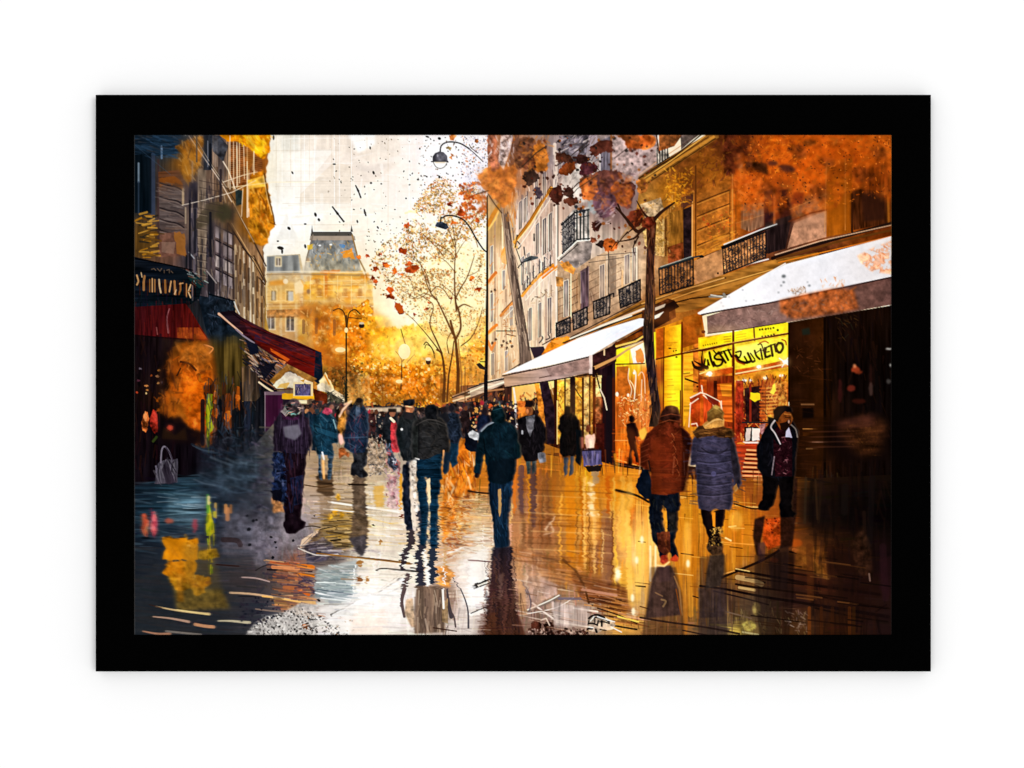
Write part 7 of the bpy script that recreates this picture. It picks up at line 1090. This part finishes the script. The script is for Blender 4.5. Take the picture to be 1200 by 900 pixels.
# pale cut edge of the sheet where it meets the frame
CUR[0] = -1
L('157.6,158 157.6,744', 1.8, '#4a4846', .8); L('1044.4,300 1044.4,744', 1.6, '#3a3838', .6); L('1044.4,158 1044.4,300', 1.4, '#b08a58', .5); L('157,158.4 320,158.4', 1.2, '#585654', .5); L('560,158.4 1045,158.4', 1.2, '#8a6a50', .35)
IMG = np.clip(IMG, 0, 1).astype(np.float32)
# ---------------------------------------------------------------- materials
GAIN = 1.06                                # light level on the wall: white paint at 0.93 reads as the photo's white
def material(name, rough=1.0, spec=0.0):
    m = bpy.data.materials.new(name); m.use_nodes = True; b = m.node_tree.nodes['Principled BSDF']
    b.inputs['Roughness'].default_value = rough; b.inputs['Specular IOR Level'].default_value = spec
    return m, m.node_tree, b
m_wall, nt, b = material('white_wall_paint')
nz = nt.nodes.new('ShaderNodeTexNoise'); nz.inputs['Scale'].default_value = 60
mx = nt.nodes.new('ShaderNodeMix'); mx.data_type = 'RGBA'; mx.inputs[6].default_value = (.928, .928, .928, 1); mx.inputs[7].default_value = (.936, .936, .936, 1)
nt.links.new(nz.outputs['Fac'], mx.inputs[0]); nt.links.new(mx.outputs[2], b.inputs['Base Color'])
m_frame, nt, b = material('black_frame_lacquer', .8, .01)
nz = nt.nodes.new('ShaderNodeTexNoise'); nz.inputs['Scale'].default_value = 200
mx = nt.nodes.new('ShaderNodeMix'); mx.data_type = 'RGBA'; mx.inputs[6].default_value = (0, 0, 0, 1); mx.inputs[7].default_value = (.0004, .0004, .0004, 1)
nt.links.new(nz.outputs['Fac'], mx.inputs[0]); nt.links.new(mx.outputs[2], b.inputs['Base Color'])
m_board, nt, b = material('brown_backing_board'); b.inputs['Base Color'].default_value = (.25, .17, .1, 1)
m_print, nt, b = material('printed_paint')
at = nt.nodes.new('ShaderNodeAttribute'); at.attribute_name = 'paint'; nt.links.new(at.outputs['Color'], b.inputs['Base Color'])

def mesh_obj(name, verts, faces, mat, parent=None):
    me = bpy.data.meshes.new(name); me.from_pydata(verts, [], faces); me.update(); me.materials.append(mat)
    o = bpy.data.objects.new(name, me); scene.collection.objects.link(o); o.parent = parent
    return o
# ---- the wall
wall = mesh_obj('wall', [(-6, 0, -2), (6, 0, -2), (6, 0, 5), (-6, 0, 5)], [(0, 1, 2, 3)], m_wall)
wall['kind'] = 'structure'; wall['label'] = 'plain bright white wall behind the black framed street picture'; wall['category'] = 'wall'
# ---- the framed picture
root = bpy.data.objects.new('framed_picture', None); scene.collection.objects.link(root)
root.location = (0, 0, pz(787)); root.empty_display_size = .1
root['label'] = 'wide black framed painting of a wet golden autumn street with walkers'
root['category'] = 'framed picture'
def loc(x, y, z): return (x, y, z - pz(787))
# moulding: mitred ring with softened arrises, rebate behind the lip
OX0, OX1, OY0, OY1 = 112.0, 1091.0, 111.0, 787.0
IX0, IX1, IY0, IY1 = 157.0, 1045.0, 158.0, 744.0
prof = [(0.0, 0.0), (0.0, T - .0006), (.0006, T), ('i-.0004', T), ('i', T - .0004), ('i', T - .002), ('i-.006', T - .002), ('i-.006', 0.0)]
rings = []
def ring(f, depth):
    # f: ('o', inset from the outer edge) or ('i', inset outwards from the inner edge), metres
    k, d = f; d *= 1000
    if k == 'o': r = (OX0 + d, OX1 - d, OY0 + d, OY1 - d)
    else: r = (IX0 - d, IX1 + d, IY0 - d, IY1 + d)
    rings.append([loc(px(r[0]), -depth, pz(r[2])), loc(px(r[1]), -depth, pz(r[2])), loc(px(r[1]), -depth, pz(r[3])), loc(px(r[0]), -depth, pz(r[3]))])
for f, dd in ((('o', 0), .0005), (('o', 0), T - .0006), (('o', .0006), T), (('i', .0005), T), (('i', 0), T - .0004), (('i', 0), T - .0010), (('i', .006), T - .0010), (('i', .006), .0005)): ring(f, dd)
V = [v for r in rings for v in r]; F = []
n = len(rings)
for i in range(n):
    j = (i + 1) % n
    for k in range(4): F.append((i * 4 + k, i * 4 + (k + 1) % 4, j * 4 + (k + 1) % 4, j * 4 + k))
frame = mesh_obj('frame', V, F, m_frame, root)
import bmesh
bm = bmesh.new(); bm.from_mesh(frame.data); bmesh.ops.recalc_face_normals(bm, faces=bm.faces); bm.to_mesh(frame.data); bm.free()
x0, x1, z0, z1 = px(IX0 - 5.5), px(IX1 + 5.5), pz(IY1 + 5.5), pz(IY0 - 5.5)
bv = [loc(x, -d, z) for d in (.0008, T - .0031) for (x, z) in ((x0, z0), (x1, z0), (x1, z1), (x0, z1))]
mesh_obj('backing_board', bv, [(0, 1, 2, 3), (4, 5, 6, 7), (0, 1, 5, 4), (1, 2, 6, 5), (2, 3, 7, 6), (3, 0, 4, 7)], m_board, root)
# ---- the printed sheet, cut along its painted motifs so each motif is a mesh of its own in one flat sheet
lin = np.where(IMG <= .04045, IMG / 12.92, ((IMG + .055) / 1.055) ** 2.4) / GAIN * .93 / .93
yy, xx = np.mgrid[0:HH, 0:WW]
skyzone = (xx / SC + PX0 > 290) & (xx / SC + PX0 < 600) & (yy / SC + PY0 < 470)
LAB[(LAB <= 1) & ~skyzone] = 0
for _ in range(60):
    hole = LAB == 0
    if not hole.any(): break
    for ax, sh in ((0, 1), (1, 1), (0, -1), (1, -1)):
        r_ = np.roll(LAB, sh, ax); k = (LAB == 0) & (r_ > 1); LAB[k] = r_[k]
LAB[LAB == 0] = 1
PY = -(T - .0015)
# stretch by a hair so the sheet runs under the frame's lip
gx = (px(PX0 - .6) + (px(PX1 + .6) - px(PX0 - .6)) * xx / (WW - 1)).astype(np.float32)
gz = (pz(PY0 - .6) + (pz(PY1 + .6) - pz(PY0 - .6)) * yy / (HH - 1) - pz(787)).astype(np.float32)
co_all = np.stack([gx, np.full_like(gx, PY), gz], 2).reshape(-1, 3); col_all = np.concatenate([lin, np.ones((HH, WW, 1))], 2).reshape(-1, 4).astype(np.float32)
fa = (yy[:-1, :-1] * WW + xx[:-1, :-1]).reshape(-1)
quads = np.stack([fa, fa + WW, fa + WW + 1, fa + 1], 1); flab = LAB[:-1, :-1].reshape(-1)
def sheet(name, ids, parent):
    q = quads[np.isin(flab, ids)]
    if len(q) == 0: return None
    u, inv = np.unique(q, return_inverse=True); inv = inv.reshape(-1)
    me = bpy.data.meshes.new(name); me.vertices.add(len(u)); me.vertices.foreach_set('co', co_all[u].ravel())
    me.loops.add(len(inv)); me.loops.foreach_set('vertex_index', inv.astype(np.int32))
    me.polygons.add(len(q)); me.polygons.foreach_set('loop_start', np.arange(0, len(inv), 4, dtype=np.int32))
    try: me.polygons.foreach_set('loop_total', np.full(len(q), 4, dtype=np.int32))
    except Exception: pass
    me.update(calc_edges=True)
    a = me.color_attributes.new('paint', 'FLOAT_COLOR', 'POINT'); a.data.foreach_set('color', col_all[u].ravel())
    me.materials.append(m_print)
    o = bpy.data.objects.new(name, me); scene.collection.objects.link(o); o.parent = parent
    return o
x0, x1, z0, z1 = px(PX0 - 4), px(PX1 + 4), pz(PY1 + 4), pz(PY0 - 4)
pv = [loc(x, -d, z) for d in (T - .0028, T - .00185) for (x, z) in ((x0, z0), (x1, z0), (x1, z1), (x0, z1))]
m_paper, nt, b = material('white_art_paper'); b.inputs['Base Color'].default_value = (.8, .79, .76, 1)
print_sheet = mesh_obj('print', pv, [(3, 2, 1, 0), (4, 5, 6, 7), (0, 1, 5, 4), (1, 2, 6, 5), (2, 3, 7, 6), (3, 0, 4, 7)], m_paper, root)
for i, (nm, lb) in enumerate(PIECES):
    o = sheet(nm, [i + 1], print_sheet)
    if o is not None and lb: o['label'] = lb
